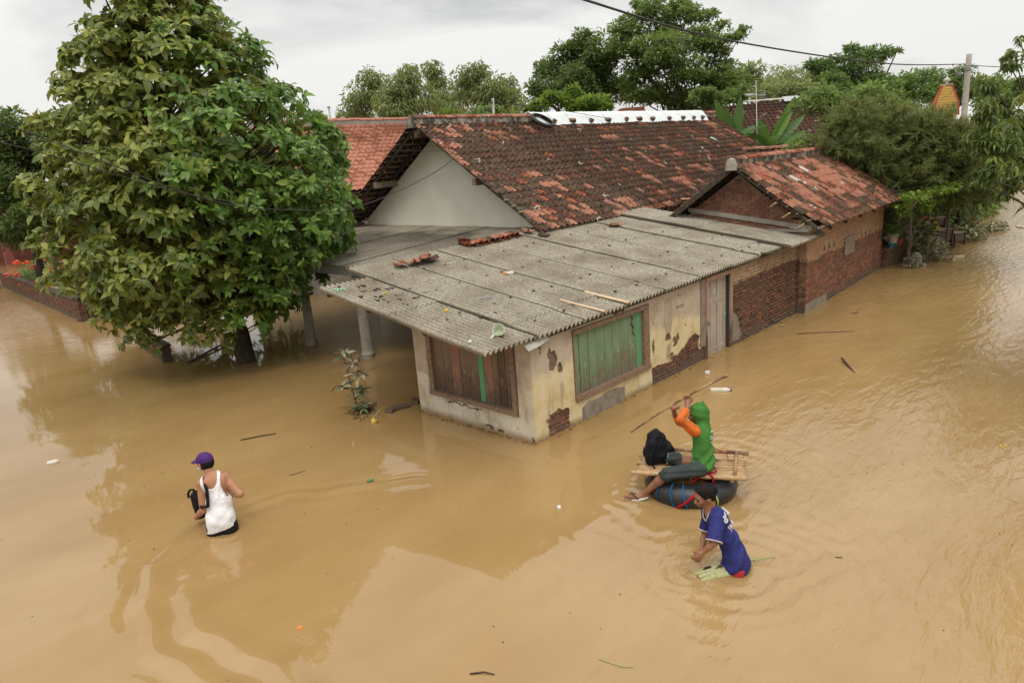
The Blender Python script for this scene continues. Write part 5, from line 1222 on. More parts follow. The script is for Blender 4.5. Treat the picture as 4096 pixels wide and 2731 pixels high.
banana('tall pale banana plant swaying left of the utility pole', (24.6, .9, 0), [(Rv, 1.5, 1.4, .42, .1, .9, .45), (Rv + pi, .9, 1.3, .38, .5, .8, .4), (Rv, .9, 1.2, .38, .4, .9, .45), (Rv + pi, .4, 1.2, .4, .6, .8, .4), (Rv + 1.5, .6, 1.2, .4, .6, 0, .45)], 3.3)
# undergrowth mass along the far bank
def bank(name, label, pts, h, mat, leaf, n_, wy=1.5, seed=1):
    r = np.random.default_rng(seed); pts = np.array(pts, float); k = len(pts) - 1; i = r.integers(0, k, n_); s = r.random(n_)[:, None]
    P = pts[i] * (1 - s) + pts[i + 1] * s; P = np.c_[P, np.zeros(n_)]; P[:, :2] += r.normal(0, wy, (n_, 2)); q = np.arange(n_)
    hz_ = np.array([h * (.55 + .45 * mnoise.noise((P[j, 0] * .22, P[j, 1] * .22, seed))) for j in q]); P[:, 2] = hz_ * r.random(n_) ** .7
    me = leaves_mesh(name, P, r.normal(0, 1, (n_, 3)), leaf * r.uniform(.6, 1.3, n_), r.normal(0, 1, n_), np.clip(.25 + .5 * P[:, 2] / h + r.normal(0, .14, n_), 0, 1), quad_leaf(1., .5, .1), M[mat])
    o = mesh_obj(name, me); o['kind'] = 'stuff'; o['label'] = label; return o
bank('distant_woods', 'dense green woods along the horizon', [(-10, 75), (20, 68), (45, 55), (68, 32), (82, 18), (92, 4), (96, -14)], 6.3, 'leaf_mid', .55, 26000, 2.6, 3)
bank('street_side_thicket', 'dense green thicket between the brick house and the far trees', [(19.8, .8), (22.5, 1.2), (27, 1.6), (33, 2.4), (45, 3.6)], 4.3, 'leaf_mid', .27, 30000, .62, 5)
bank('yard_thicket', 'green thicket behind the low cross roof', [(19.5, 5.2), (24, 4.6), (29, 6.5)], 4.1, 'leaf_fern', .24, 9000, .6, 8)
b = MB(); b.bb(-60, 200, 84, 200, -.6, .35); b.bb(100, 400, -60, 84, -.6, .35); q = b.build('ground', simple('far_ground', (.06, .08, .03), (.12, .13, .05), .5, .95, 0)); q['kind'] = 'structure'
# ------------------------------------------------------------------ people: smooth implicit bodies turned into meshes
def rc(a, b, ra, rb): return ('c', np.array(a, float), np.array(b, float), ra, rb)
def el(c, r, rot=None): return ('e', np.array(c, float), np.array(r, float), rot)
def sdf_mesh(prims, cell=.009, k=.03, cuts=(), fold=None, name='body'):
    los, his = [], []
    for p in prims:
        if p[0] == 'c': r = max(p[3], p[4]); los.append(np.minimum(p[1], p[2]) - r); his.append(np.maximum(p[1], p[2]) + r)
        else: r = max(p[2]); los.append(p[1] - r); his.append(p[1] + r)
    lo = np.min(los, 0) - .04; hi = np.max(his, 0) + .04; n = np.ceil((hi - lo) / cell).astype(int) + 1
    F_ = np.full(n, 1.0); ax = [lo[i] + np.arange(n[i]) * cell for i in range(3)]
    for p, l_, h_ in zip(prims, los, his):
        i0 = np.maximum(((l_ - .07 - lo) / cell).astype(int), 0); i1 = np.minimum(((h_ + .07 - lo) / cell).astype(int) + 2, n)
        X, Y, Z = np.meshgrid(*[ax[j][i0[j]:i1[j]] for j in range(3)], indexing='ij'); Q = np.stack([X, Y, Z], -1)
        if p[0] == 'c':
            ab = p[2] - p[1]; t = np.clip(((Q - p[1]) @ ab) / max(ab @ ab, 1e-9), 0, 1); d = np.linalg.norm(Q - p[1] - t[..., None] * ab, axis=-1) - (p[3] + (p[4] - p[3]) * t)
        else:
            q = Q - p[1]
            if p[3] is not None: q = q @ np.array(p[3])
            kk = np.linalg.norm(q / p[2], axis=-1); k2 = np.linalg.norm(q / p[2] ** 2, axis=-1); d = kk * (kk - 1) / np.maximum(k2, 1e-6)
        S = F_[i0[0]:i1[0], i0[1]:i1[1], i0[2]:i1[2]]; h = np.clip(.5 + .5 * (S - d) / k, 0, 1)
        F_[i0[0]:i1[0], i0[1]:i1[1], i0[2]:i1[2]] = S * (1 - h) + d * h - k * h * (1 - h)
    X, Y, Z = np.meshgrid(*ax, indexing='ij')
    if fold is not None: F_ = F_ + fold(X, Y, Z)
    for c in cuts:
        if callable(c): F_ = np.maximum(F_, c(X, Y, Z))
        else: P_, N_ = c; F_ = np.maximum(F_, (X - P_[0]) * N_[0] + (Y - P_[1]) * N_[1] + (Z - P_[2]) * N_[2])
    ins = F_ < 0; cnt = sum(ins[a:n[0] - 1 + a, b:n[1] - 1 + b, c:n[2] - 1 + c].astype(int) for a in (0, 1) for b in (0, 1) for c in (0, 1))
    act = (cnt > 0) & (cnt < 8); I = np.argwhere(act); idx = -np.ones(act.shape, int); idx[tuple(I.T)] = np.arange(len(I))
    acc = np.zeros((len(I), 3)); w = np.zeros(len(I)); cor = [(a, b, c) for a in (0, 1) for b in (0, 1) for c in (0, 1)]
    for a in cor:
        for ax_ in range(3):
            if a[ax_] == 0:
                bq = list(a); bq[ax_] = 1; fa = F_[tuple((I + a).T)]; fb = F_[tuple((I + bq).T)]; s = (fa < 0) != (fb < 0)
                t = np.where(s, fa / np.where(s, fa - fb, 1), 0); pa = np.tile(np.array(a, float), (len(I), 1)); pa[:, ax_] += t; acc += pa * s[:, None]; w += s
    V = lo + (I + acc / w[:, None]) * cell; Fq = []
    for ax_ in range(3):
        u, v = [(1, 2), (2, 0), (0, 1)][ax_]
        sl0 = [slice(1, n[j] - 1) for j in range(3)]; sl0[ax_] = slice(0, n[ax_] - 1); sl1 = list(sl0); sl1[ax_] = slice(1, n[ax_])
        A_, B_ = ins[tuple(sl0)], ins[tuple(sl1)]; E_ = np.argwhere(A_ != B_); base = E_.copy()
        for j in range(3):
            if j != ax_: base[:, j] += 1
        pos = A_[tuple(E_.T)]
        def g(du, dv): q = base.copy(); q[:, u] -= du; q[:, v] -= dv; return idx[tuple(q.T)]
        q = np.stack([g(0, 0), g(1, 0), g(1, 1), g(0, 1)], -1); q[~pos] = q[~pos][:, ::-1]; Fq.append(q)
    Fq = np.concatenate(Fq); Fq = Fq[(Fq >= 0).all(1)]
    return np_mesh(name, V, [Fq], smooth=True)
def bsp(base): return np.array(base, float)
Rh_ = np.array([.7016, -.7126, 0]); Fh_ = np.array([.7126, .7016, 0]); Up_ = np.array([0, 0, 1.])
def basis(yaw_left):
    """body axes: right, front, up for someone who faces away from the viewer, turned to the left by the angle"""
    a = radians(yaw_left); fr = Fh_ * cos(a) - Rh_ * sin(a); rt = Rh_ * cos(a) + Fh_ * sin(a); return rt, fr
def rotm(rt, fr, lean=0, side=0):
    Rm = Matrix((rt, fr, Up_)).transposed(); return np.array(Rm @ Matrix.Rotation(-lean, 3, 'X') @ Matrix.Rotation(side, 3, 'Y'))
def head_prims(c, Rm, s=1.0):
    c = np.array(c); f = lambda x, y, z: c + Rm @ (np.array([x, y, z]) * s)
    P = [el(f(0, -.008, .02), np.array([.073, .09, .088]) * s, Rm), el(f(0, .022, -.04), np.array([.052, .062, .062]) * s, Rm), rc(f(0, .05, -.078), f(0, .07, -.075), .024 * s, .018 * s),
         rc(f(0, .088, .0), f(0, .104, -.028), .010 * s, .015 * s), rc(f(-.02, .084, -.052), f(.02, .084, -.052), .010 * s, .010 * s), rc(f(-.035, .078, .022), f(.035, .078, .022), .012 * s, .012 * s),
         rc(f(-.040, .066, -.02), f(-.03, .074, -.03), .02 * s, .018 * s), rc(f(.040, .066, -.02), f(.03, .074, -.03), .02 * s, .018 * s)]
    for sx in (-1, 1): P += [el(f(sx * .078, -.004, -.008), np.array([.011, .021, .032]) * s, Rm)]
    return P
def hand_prims(wr, palm_dir, side, curl_dir, s=1.0, grip=.0, closed=.55):
    """wrist point, direction of the palm, direction across the knuckles (thumb side positive), direction the fingers curl to"""
    wr = np.array(wr, float); d = np.array(palm_dir, float); d /= np.linalg.norm(d); sd_ = np.array(side, float); sd_ -= d * (sd_ @ d); sd_ /= np.linalg.norm(sd_); cu = np.array(curl_dir, float); cu -= d * (cu @ d) + sd_ * (cu @ sd_); cu /= np.linalg.norm(cu)
    P = [rc(wr, wr + d * .035 * s, .021 * s, .024 * s), rc(wr + d * .03 * s + sd_ * .018 * s, wr + d * .07 * s + sd_ * .024 * s, .016 * s, .013 * s), rc(wr + d * .03 * s - sd_ * .016 * s, wr + d * .066 * s - sd_ * .026 * s, .016 * s, .012 * s), rc(wr + d * .03 * s, wr + d * .07 * s, .018 * s, .013 * s)]
    for i, (o_, l_) in enumerate(((.029, .90), (.010, 1.0), (-.010, .94), (-.028, .76))):
        a = wr + d * (.074 - abs(o_) * .2) * s + sd_ * o_ * s; ang = 0; q = a; r_ = .0088
        for j, ll in enumerate((.036, .025, .02)):
            ang += closed * (1.0 + .1 * i) * (1.35 if j else 1.0); e_ = q + (d * cos(ang) + cu * sin(ang)) * ll * l_ * s; P.append(rc(q, e_, r_ * s, (r_ - .001) * s)); q = e_; r_ -= .0008
    q = wr + d * .02 * s + sd_ * .024 * s; e_ = q + (d * .45 + sd_ * .75 + cu * .35) * .036 * s; P.append(rc(q, e_, .0125 * s, .0105 * s)); e2 = e_ + (d * .7 + sd_ * .25 + cu * .6) * .033 * s; P.append(rc(e_, e2, .0105 * s, .0085 * s))
    return P
def person(name_label, base): return thing('person', name_label, 'person', base)
def put(me, name, parent, mat, base):
    V = np.empty(len(me.vertices) * 3, np.float32); me.vertices.foreach_get('co', V); V = V.reshape(-1, 3) - np.array(base, np.float32); me.vertices.foreach_set('co', V.ravel()); me.update()
    me.materials.append(mat); o = mesh_obj(name, me, parent); return o
def wrap_text(s, size, mat, target_me, base, centre, right, upv, outv, parent, squash=1.0, bold=0, name='lettering'):
    """print laid onto the cloth: every vertex is dropped onto the garment's surface"""
    me = text_mesh(s, size, mat, 0, squash, bold)
    bm_ = BVHTree.FromPolygons([v.co.copy() for v in target_me.vertices], [tuple(p.vertices) for p in target_me.polygons])
    c = Vector(centre) - Vector(base); R_, U_, O_ = Vector(right).normalized(), Vector(upv).normalized(), Vector(outv).normalized()
    for v in me.vertices:
        p = c + R_ * v.co.x + U_ * v.co.y; hit = bm_.ray_cast(p + O_ * .3, -O_)
        v.co = (hit[0] if hit[0] is not None else p) + O_ * .004
    me.update(); o = mesh_obj(name, me, parent); return o

# --- the man in the white vest
def make_man():
    base = (-3.99, 1.40, 0); T = person('person in a purple cap and white sleeveless vest wading away with a black shoulder bag', base)
    J = {'head':(-3.968,1.633,0.812),'neck':(-3.962,1.584,0.682),'chest':(-3.938,1.507,0.541),'belly':(-3.963,1.454,0.331),'pelvis':(-4.001,1.407,0.098),'shL':(-4.065,1.615,0.580),'elL':(-4.118,1.556,0.286),'wrL':(-4.141,1.789,0.120),'shR':(-3.835,1.480,0.610),'elR':(-3.775,1.277,0.431),'wrR':(-3.775,1.52,0.345)}
    J = {k: np.array(v) for k, v in J.items()}
    rt, fr = basis(14); Rm = rotm(rt, fr, .12, .05); hr, hf = basis(62); Rhd = rotm(hr, hf, .15)
    sk = head_prims(J['head'], Rhd, 1.04)
    sk += [rc(J['neck'] + Up_ * .05, J['neck'] - Up_ * .05, .052, .058), rc(J['neck'] - Up_ * .05, J['shL'] + Up_ * .015, .055, .05), rc(J['neck'] - Up_ * .05, J['shR'] + Up_ * .01, .055, .05),
           el(J['chest'] + Up_ * .02, (.142, .10, .16), Rm), el(J['belly'], (.125, .09, .17), Rm), el(J['pelvis'] + Up_ * .03, (.14, .10, .12), Rm), el(J['chest'] + rt * .075 + Up_ * .055 - fr * .035, (.06, .05, .08), Rm), el(J['chest'] - rt * .075 + Up_ * .055 - fr * .035, (.06, .05, .08), Rm)]
    for s in ('L', 'R'):
        sk += [rc(J['sh' + s], J['el' + s], .052, .036), rc(J['sh' + s] * .6 + J['el' + s] * .4, J['el' + s], .044, .036), rc(J['el' + s], J['el' + s] * .6 + J['wr' + s] * .4, .036, .037), rc(J['el' + s] * .6 + J['wr' + s] * .4, J['wr' + s], .037, .024)]
    sk += hand_prims(J['wrL'], fr * .9 + Up_ * -.25 - rt * .1, Up_ * 1., rt * .9 - Up_ * .2, 1.0, 0, .5) + hand_prims(J['wrR'], fr - rt * .2, Up_, -rt, 1.0, 0, .5)
    for sx in (-1, 1): sk.append(rc(J['pelvis'] + rt * .08 * sx, J['pelvis'] + rt * .10 * sx - Up_ * .55, .085, .06))
    put(sdf_mesh(sk, .0085, .022, name='body'), 'body', T, M['skin'], base)
    # vest
    def cutn(X, Y, Z):
        # scoop at the back of the neck and arm holes
        q = (X - J['neck'][0]) * rt[0] + (Y - J['neck'][1]) * rt[1]; zz = Z - J['neck'][2]; nk = .085 - np.sqrt((q - .012) ** 2 + (zz * .62 + .0) ** 2)
        zl = Z - .60; al = .088 - np.sqrt(((q + .195) * 1.0) ** 2 + (zl * .42) ** 2); ar = .088 - np.sqrt(((q - .215) * 1.0) ** 2 + ((zl - .0) * .42) ** 2)
        return np.maximum(np.maximum(nk, al), ar)
    vest = [el(J['chest'] + Up_ * .01, (.152, .112, .17), Rm), el(J['belly'] - Up_ * .0, (.150, .112, .22), Rm), el(J['pelvis'] + Up_ * .07, (.160, .125, .18), Rm), rc(J['pelvis'] + Up_ * .05 + rt * .05, J['pelvis'] - Up_ * .2 + rt * .07, .112, .118), rc(J['pelvis'] + Up_ * .05 - rt * .05, J['pelvis'] - Up_ * .2 - rt * .07, .112, .118), el(J['chest'] + rt * .075 + Up_ * .055 - fr * .03, (.068, .062, .09), Rm), el(J['chest'] - rt * .075 + Up_ * .055 - fr * .03, (.068, .062, .09), Rm),
            rc(J['neck'] - Up_ * .05 - rt * .01, J['shL'] + Up_ * .022 + rt * .03, .062, .058), rc(J['neck'] - Up_ * .05, J['shR'] + Up_ * .012 - rt * .02, .062, .058)]
    def fold(X, Y, Z):
        q = (X - base[0]) * rt[0] + (Y - base[1]) * rt[1]; low = np.clip((.5 - Z) / .4, 0, 1)
        return .0045 * low * np.sin(q * 38 + 3 * np.sin(Z * 14)) * np.clip((Z - .04) / .12, 0, 1) + .005 * np.sin((Z * 38 + q * 24)) * np.clip(1 - np.abs(Z - .24) / .16, 0, 1) + .004 * np.sin(q * 60 - Z * 30) * np.clip((Z - .35) / .1, 0, 1)
    hem = (np.array(base) + Up_ * .062, -Up_ + rt * .20)
    vm = sdf_mesh(vest, .0085, .035, cuts=[cutn, (hem[0], hem[1] / np.linalg.norm(hem[1]))], fold=fold, name='vest'); put(vm, 'vest', T, M['white_cloth'], base)
    tr = [el(J['pelvis'] - Up_ * .03, (.150, .112, .12), Rm)] + [rc(J['pelvis'] + rt * .08 * sx, J['pelvis'] + rt * .10 * sx - Up_ * .5, .095, .085) for sx in (-1, 1)]
    put(sdf_mesh(tr, .012, .03, cuts=[(np.array(base) + Up_ * .13, Up_)], name='trousers'), 'trousers', T, M['black_cloth'], base)
    # hair, cap, mask
    hd = J['head']; f = lambda x, y, z: hd + Rhd @ (np.array([x, y, z]) * 1.04)
    hair = sdf_mesh([el(f(0, -.022, .0), (.086, .090, .092), Rhd)], .008, .01, cuts=[(f(0, .035, 0), Rhd @ np.array([0, .9, -.45])), (f(0, 0, .03), Rhd @ np.array([0, 0, 1.])), (f(0, 0, -.082), Rhd @ np.array([0, .3, -1.]))], name='hair'); put(hair, 'hair', T, M['hair'], base)
    cap = sdf_mesh([el(f(0, -.008, .036), (.090, .107, .088), Rhd), ], .007, .012, cuts=[(f(0, -.02, .002), Rhd @ np.array([0, .12, -1.]))], name='cap')
    co = put(cap, 'cap', T, M['purple'], base)
    brim = sdf_mesh([el(f(0, .120, .018), (.074, .080, .016), Rhd)], .006, .01, cuts=[(f(0, .07, 0), Rhd @ np.array([0, -1., 0]))], name='brim'); put(brim, 'brim', co, M['purple'], base)
    mask = sdf_mesh([el(f(0, .068, -.05), (.062, .046, .042), Rhd)], .007, .01, name='mask'); put(mask, 'face_mask', T, simple('pale_mask', (.45, .62, .60), None, 5, .8, 0), base)
    # bag
    bg_ = thing('shoulder_bag', 'black shoulder bag hugged under the left arm of the wading person', 'bag', (-4.04, 1.86, .08))
    c = np.array([-4.055, 1.845, .245]); Rb = rotm(rt, fr, .1, -.12)
    bm = sdf_mesh([el(c, (.075, .085, .165), Rb), rc(c + Rb @ np.array([-.03, -.02, -.13]), c + Rb @ np.array([.03, .05, -.13]), .045, .045), rc(c + Rb @ np.array([-.02, -.02, .12]), c + Rb @ np.array([.03, .05, .12]), .035, .035)], .009, .05, name='bag')
    put(bm, 'bag_body', bg_, M['bagblack'], (-4.04, 1.86, .08))
    b = MB(); sp = J['shL'] + rt * .055; pts = [c + Rb @ np.array([.02, -.05, .13]), J['chest'] - rt * .12 + fr * .12 + Up_ * .05, sp + fr * .05 + Up_ * .062, sp - fr * .03 + Up_ * .075, sp - fr * .085 + Up_ * .03, J['chest'] - rt * .085 - fr * .135 + Up_ * .02, J['chest'] - rt * .09 - fr * .14 - Up_ * .06, J['belly'] - rt * .10 - fr * .135 + Up_ * .05, J['belly'] - rt * .165 - fr * .085 + Up_ * .03, J['belly'] - rt * .20 - fr * .02 + Up_ * .01, c + Rb @ np.array([.04, -.04, -.02])]
    o_ = Vector((-4.04, 1.86, .08)); P = [Vector(p) - o_ for p in pts]
    for i in range(len(P) - 1): b.tube([P[i], P[i + 1]], [.019, .019], 6)
    b.build('strap', M['bagblack'], bg_, True)
    b = MB(); q = Vector(c + Rb @ np.array([-.03, -.02, .15])) - o_; b.tube([q + Vector((.03, 0, -.01)), q + Vector((.02, 0, .05)), q + Vector((-.02, 0, .06)), q + Vector((-.05, 0, .02)), q + Vector((-.05, 0, -.03))], .014, 6); b.build('handle', M['bagblack'], bg_, True)
make_man()

# --- the boy in the blue football shirt
def make_boy():
    base = (-1.21, -3.62, 0); T = person('person in a long blue T-shirt with cream trim wading behind the raft', base)
    J = {'head':(-1.276,-3.351,0.722),'neck':(-1.262,-3.405,0.600),'chest':(-1.224,-3.461,0.482),'belly':(-1.192,-3.560,0.273),'pelvis':(-1.200,-3.625,0.107),'shL':(-1.325,-3.515,0.560),'elL':(-1.455,-3.545,0.375),'wrL':(-1.508,-3.454,0.268),'shR':(-1.165,-3.335,0.500),'elR':(-1.225,-3.33,0.310),'wrR':(-1.401,-3.387,0.215)}
    J = {k: np.array(v) for k, v in J.items()}
    rt, fr = basis(98); Rm = rotm(rt, fr, .42); Rhd = rotm(*basis(103), .18)
    sk = head_prims(J['head'], Rhd, 1.0)
    sk += [rc(J['neck'] + Up_ * .07 + fr * .0, J['neck'] - Up_ * .04, .046, .052), rc(J['neck'] - Up_ * .04, J['shL'], .05, .046), rc(J['neck'] - Up_ * .04, J['shR'], .05, .046), el(J['chest'], (.125, .088, .14), Rm), el(J['belly'], (.10, .07, .16), Rm), el(J['pelvis'], (.07, .05, .10), Rm)]
    for s in ('L', 'R'): sk += [rc(J['sh' + s], J['el' + s], .044, .032), rc(J['el' + s], J['el' + s] * .6 + J['wr' + s] * .4, .032, .033), rc(J['el' + s] * .6 + J['wr' + s] * .4, J['wr' + s], .033, .021)]
    sk += hand_prims(J['wrL'], fr * .7 - Up_ * .65, Up_ * .6 + fr * .6, rt, .95, 0, .45) + hand_prims(J['wrR'], fr * .6 - Up_ * .7, Up_ * .6 + fr * .6, -rt, .95, 0, .45)
    for sx in (-1, 1): sk.append(rc(J['pelvis'] + rt * .05 * sx, J['pelvis'] + rt * .07 * sx - Up_ * .5 - fr * .05 * sx, .05, .045))
    put(sdf_mesh(sk, .0085, .02, name='body'), 'body', T, M['skin_dark'], base)
    def cutn(X, Y, Z):
        c = J['neck'] - Up_ * .005 + fr * .045; q = (X - c[0]) * rt[0] + (Y - c[1]) * rt[1]; f_ = (X - c[0]) * fr[0] + (Y - c[1]) * fr[1]; z_ = Z - c[2]
        v = .062 - np.sqrt(q ** 2 + (f_ * .8 - .02) ** 2 * .5 + (z_ * .55) ** 2)
        return v
    sL, sR = J['shL'], J['shR']; eL = J['elL'] + Up_ * .015; eR = J['elR'] + Up_ * .02
    def slcut(a, b_): d = (b_ - a) / np.linalg.norm(b_ - a); return lambda X, Y, Z: np.minimum(((X - b_[0]) * d[0] + (Y - b_[1]) * d[1] + (Z - b_[2]) * d[2]), .09 - np.sqrt((X - b_[0]) ** 2 + (Y - b_[1]) ** 2 + (Z - b_[2]) ** 2) + .04)
    sh = [el(J['chest'], (.140, .106, .165), Rm), el(J['belly'], (.135, .11, .20), Rm), el(J['pelvis'] - Up_ * .02 - fr * .01, (.138, .128, .20), rotm(rt, fr, .1)), rc(J['pelvis'], J['pelvis'] - Up_ * .2, .115, .12), rc(J['neck'] - Up_ * .045, sL + Up_ * .01, .062, .062), rc(J['neck'] - Up_ * .045, sR + Up_ * .01, .062, .06),
          rc(sL, eL, .066, .074), rc(sR, eR, .062, .064)]
    def fold(X, Y, Z):
        q = (X - base[0]) * fr[0] + (Y - base[1]) * fr[1]; low = np.clip((.42 - Z) / .3, 0, 1)
        return .009 * low * np.sin(q * 34 + Z * 22 + 2 * np.sin(Z * 17)) + .005 * np.sin(Z * 38 + q * 30 + 2 * np.sin(q * 21))
    sm = sdf_mesh(sh, .0085, .03, cuts=[cutn, slcut(sL, eL), slcut(sR, eR), (np.array(base) - Up_ * .01 + fr * .02, (-Up_ + fr * .38) / 1.07)], fold=fold, name='shirt'); so_ = put(sm, 'shirt', T, M['navy'], base)
    # cuffs and collar piping
    for e_, s_, r_ in ((eL, sL, .075), (eR, sR, .066)):
        d = Vector(e_ - s_).normalized(); b = MB(); u = d.orthogonal().normalized(); w = d.cross(u); c = Vector(e_ - np.array(base)) - d * .004
        b.tube([c + (u * cos(a) + w * sin(a)) * r_ for a in np.linspace(0, 2 * pi, 19)], .007, 5, cap=False); b.build('cuff_trim', M['trim'], T, True)
    bt_ = BVHTree.FromPolygons([v.co.copy() for v in sm.vertices], [tuple(p.vertices) for p in sm.polygons])
    c = Vector(J['neck'] - np.array(base)) + Vector(fr) * .03 - Vector((0, 0, .005)); pts = []
    for a in np.linspace(-pi * .95, pi * .95, 22):
        dn_ = -.09 * max(0, cos(a)) ** 1.5 + .035 * max(0, -cos(a)); p = c + Vector(rt) * .064 * sin(a) + Vector(fr) * (.052 * cos(a)) + Vector((0, 0, dn_)); h_ = bt_.find_nearest(p); pts.append((h_[0] if h_[0] is not None else p) + (h_[1] if h_[1] is not None else Vector()) * .002)
    b = MB(); b.tube(pts, .0075, 5); b.build('collar_trim', M['trim'], T, True)
    out = Vector((-.690, -.678, .253)); R0 = Vector((.685, -.7246, -.0737)); U0 = Vector((.233, .122, .9647)); a_ = radians(50); rgt = R0 * cos(a_) + U0 * sin(a_); upv = -R0 * sin(a_) + U0 * cos(a_)
    wrap_text('del', .115, M['white_print'], sm, base, (-1.190, -3.500, .545), rgt, upv, out, so_, .75, .006)
    a_ = radians(36); rgt = R0 * cos(a_) + U0 * sin(a_); upv = -R0 * sin(a_) + U0 * cos(a_)
    wrap_text('TB. S', .050, M['white_print'], sm, base, (-1.172, -3.555, .448), rgt, upv, out, so_, .8, .002)
    wrap_text('JL. BR', .022, M['white_print'], sm, base, (-1.17, -3.56, .418), rgt, upv, out, so_, .8, .0)
    # shorts
    st_ = [el(J['pelvis'] - Up_ * .04, (.10, .08, .08), None)] + [rc(J['pelvis'] + rt * .07 * sx, J['pelvis'] + rt * .08 * sx - Up_ * .3, .07, .075) for sx in (-1, 1)]
    put(sdf_mesh(st_, .012, .03, cuts=[(np.array(base) + Up_ * .06, Up_)], name='shorts'), 'shorts', T, simple('red_shorts', (.40, .03, .03), None, 5, .8, 0), base)
    hd = J['head']; f = lambda x, y, z: hd + Rhd @ np.array([x, y, z])
    rr = np.random.default_rng(5); hp_ = [el(f(0, -.022, .036), (.089, .098, .082), Rhd), el(f(0, -.045, -.005), (.083, .066, .068), Rhd), el(f(0, .052, .082), (.055, .036, .026), Rhd)]
    for i in range(34):
        d = rr.normal(size=3); d /= np.linalg.norm(d); d[2] = abs(d[2]) * 1.0 - .1; d[1] -= .15; hp_.append(el(f(d[0] * .077, -.02 + d[1] * .088, .04 + d[2] * .07), (.021, .021, .017), Rhd))
    hair = sdf_mesh(hp_, .0065, .012, cuts=[(f(0, .048, .03), Rhd @ np.array([0, .86, -.5])), ], name='hair'); put(hair, 'hair', T, M['hair'], base)
    b = MB()
    for sx in (-1, 1): b.lathe([(0, .008), (.008, .004), (.011, -.004)], 8, Vector(f(sx * .032, .0835, -.002)) - Vector(base), Matrix.Rotation(pi / 2, 3, 'X'))
    b.build('eye', M['hair'], T)
make_boy()

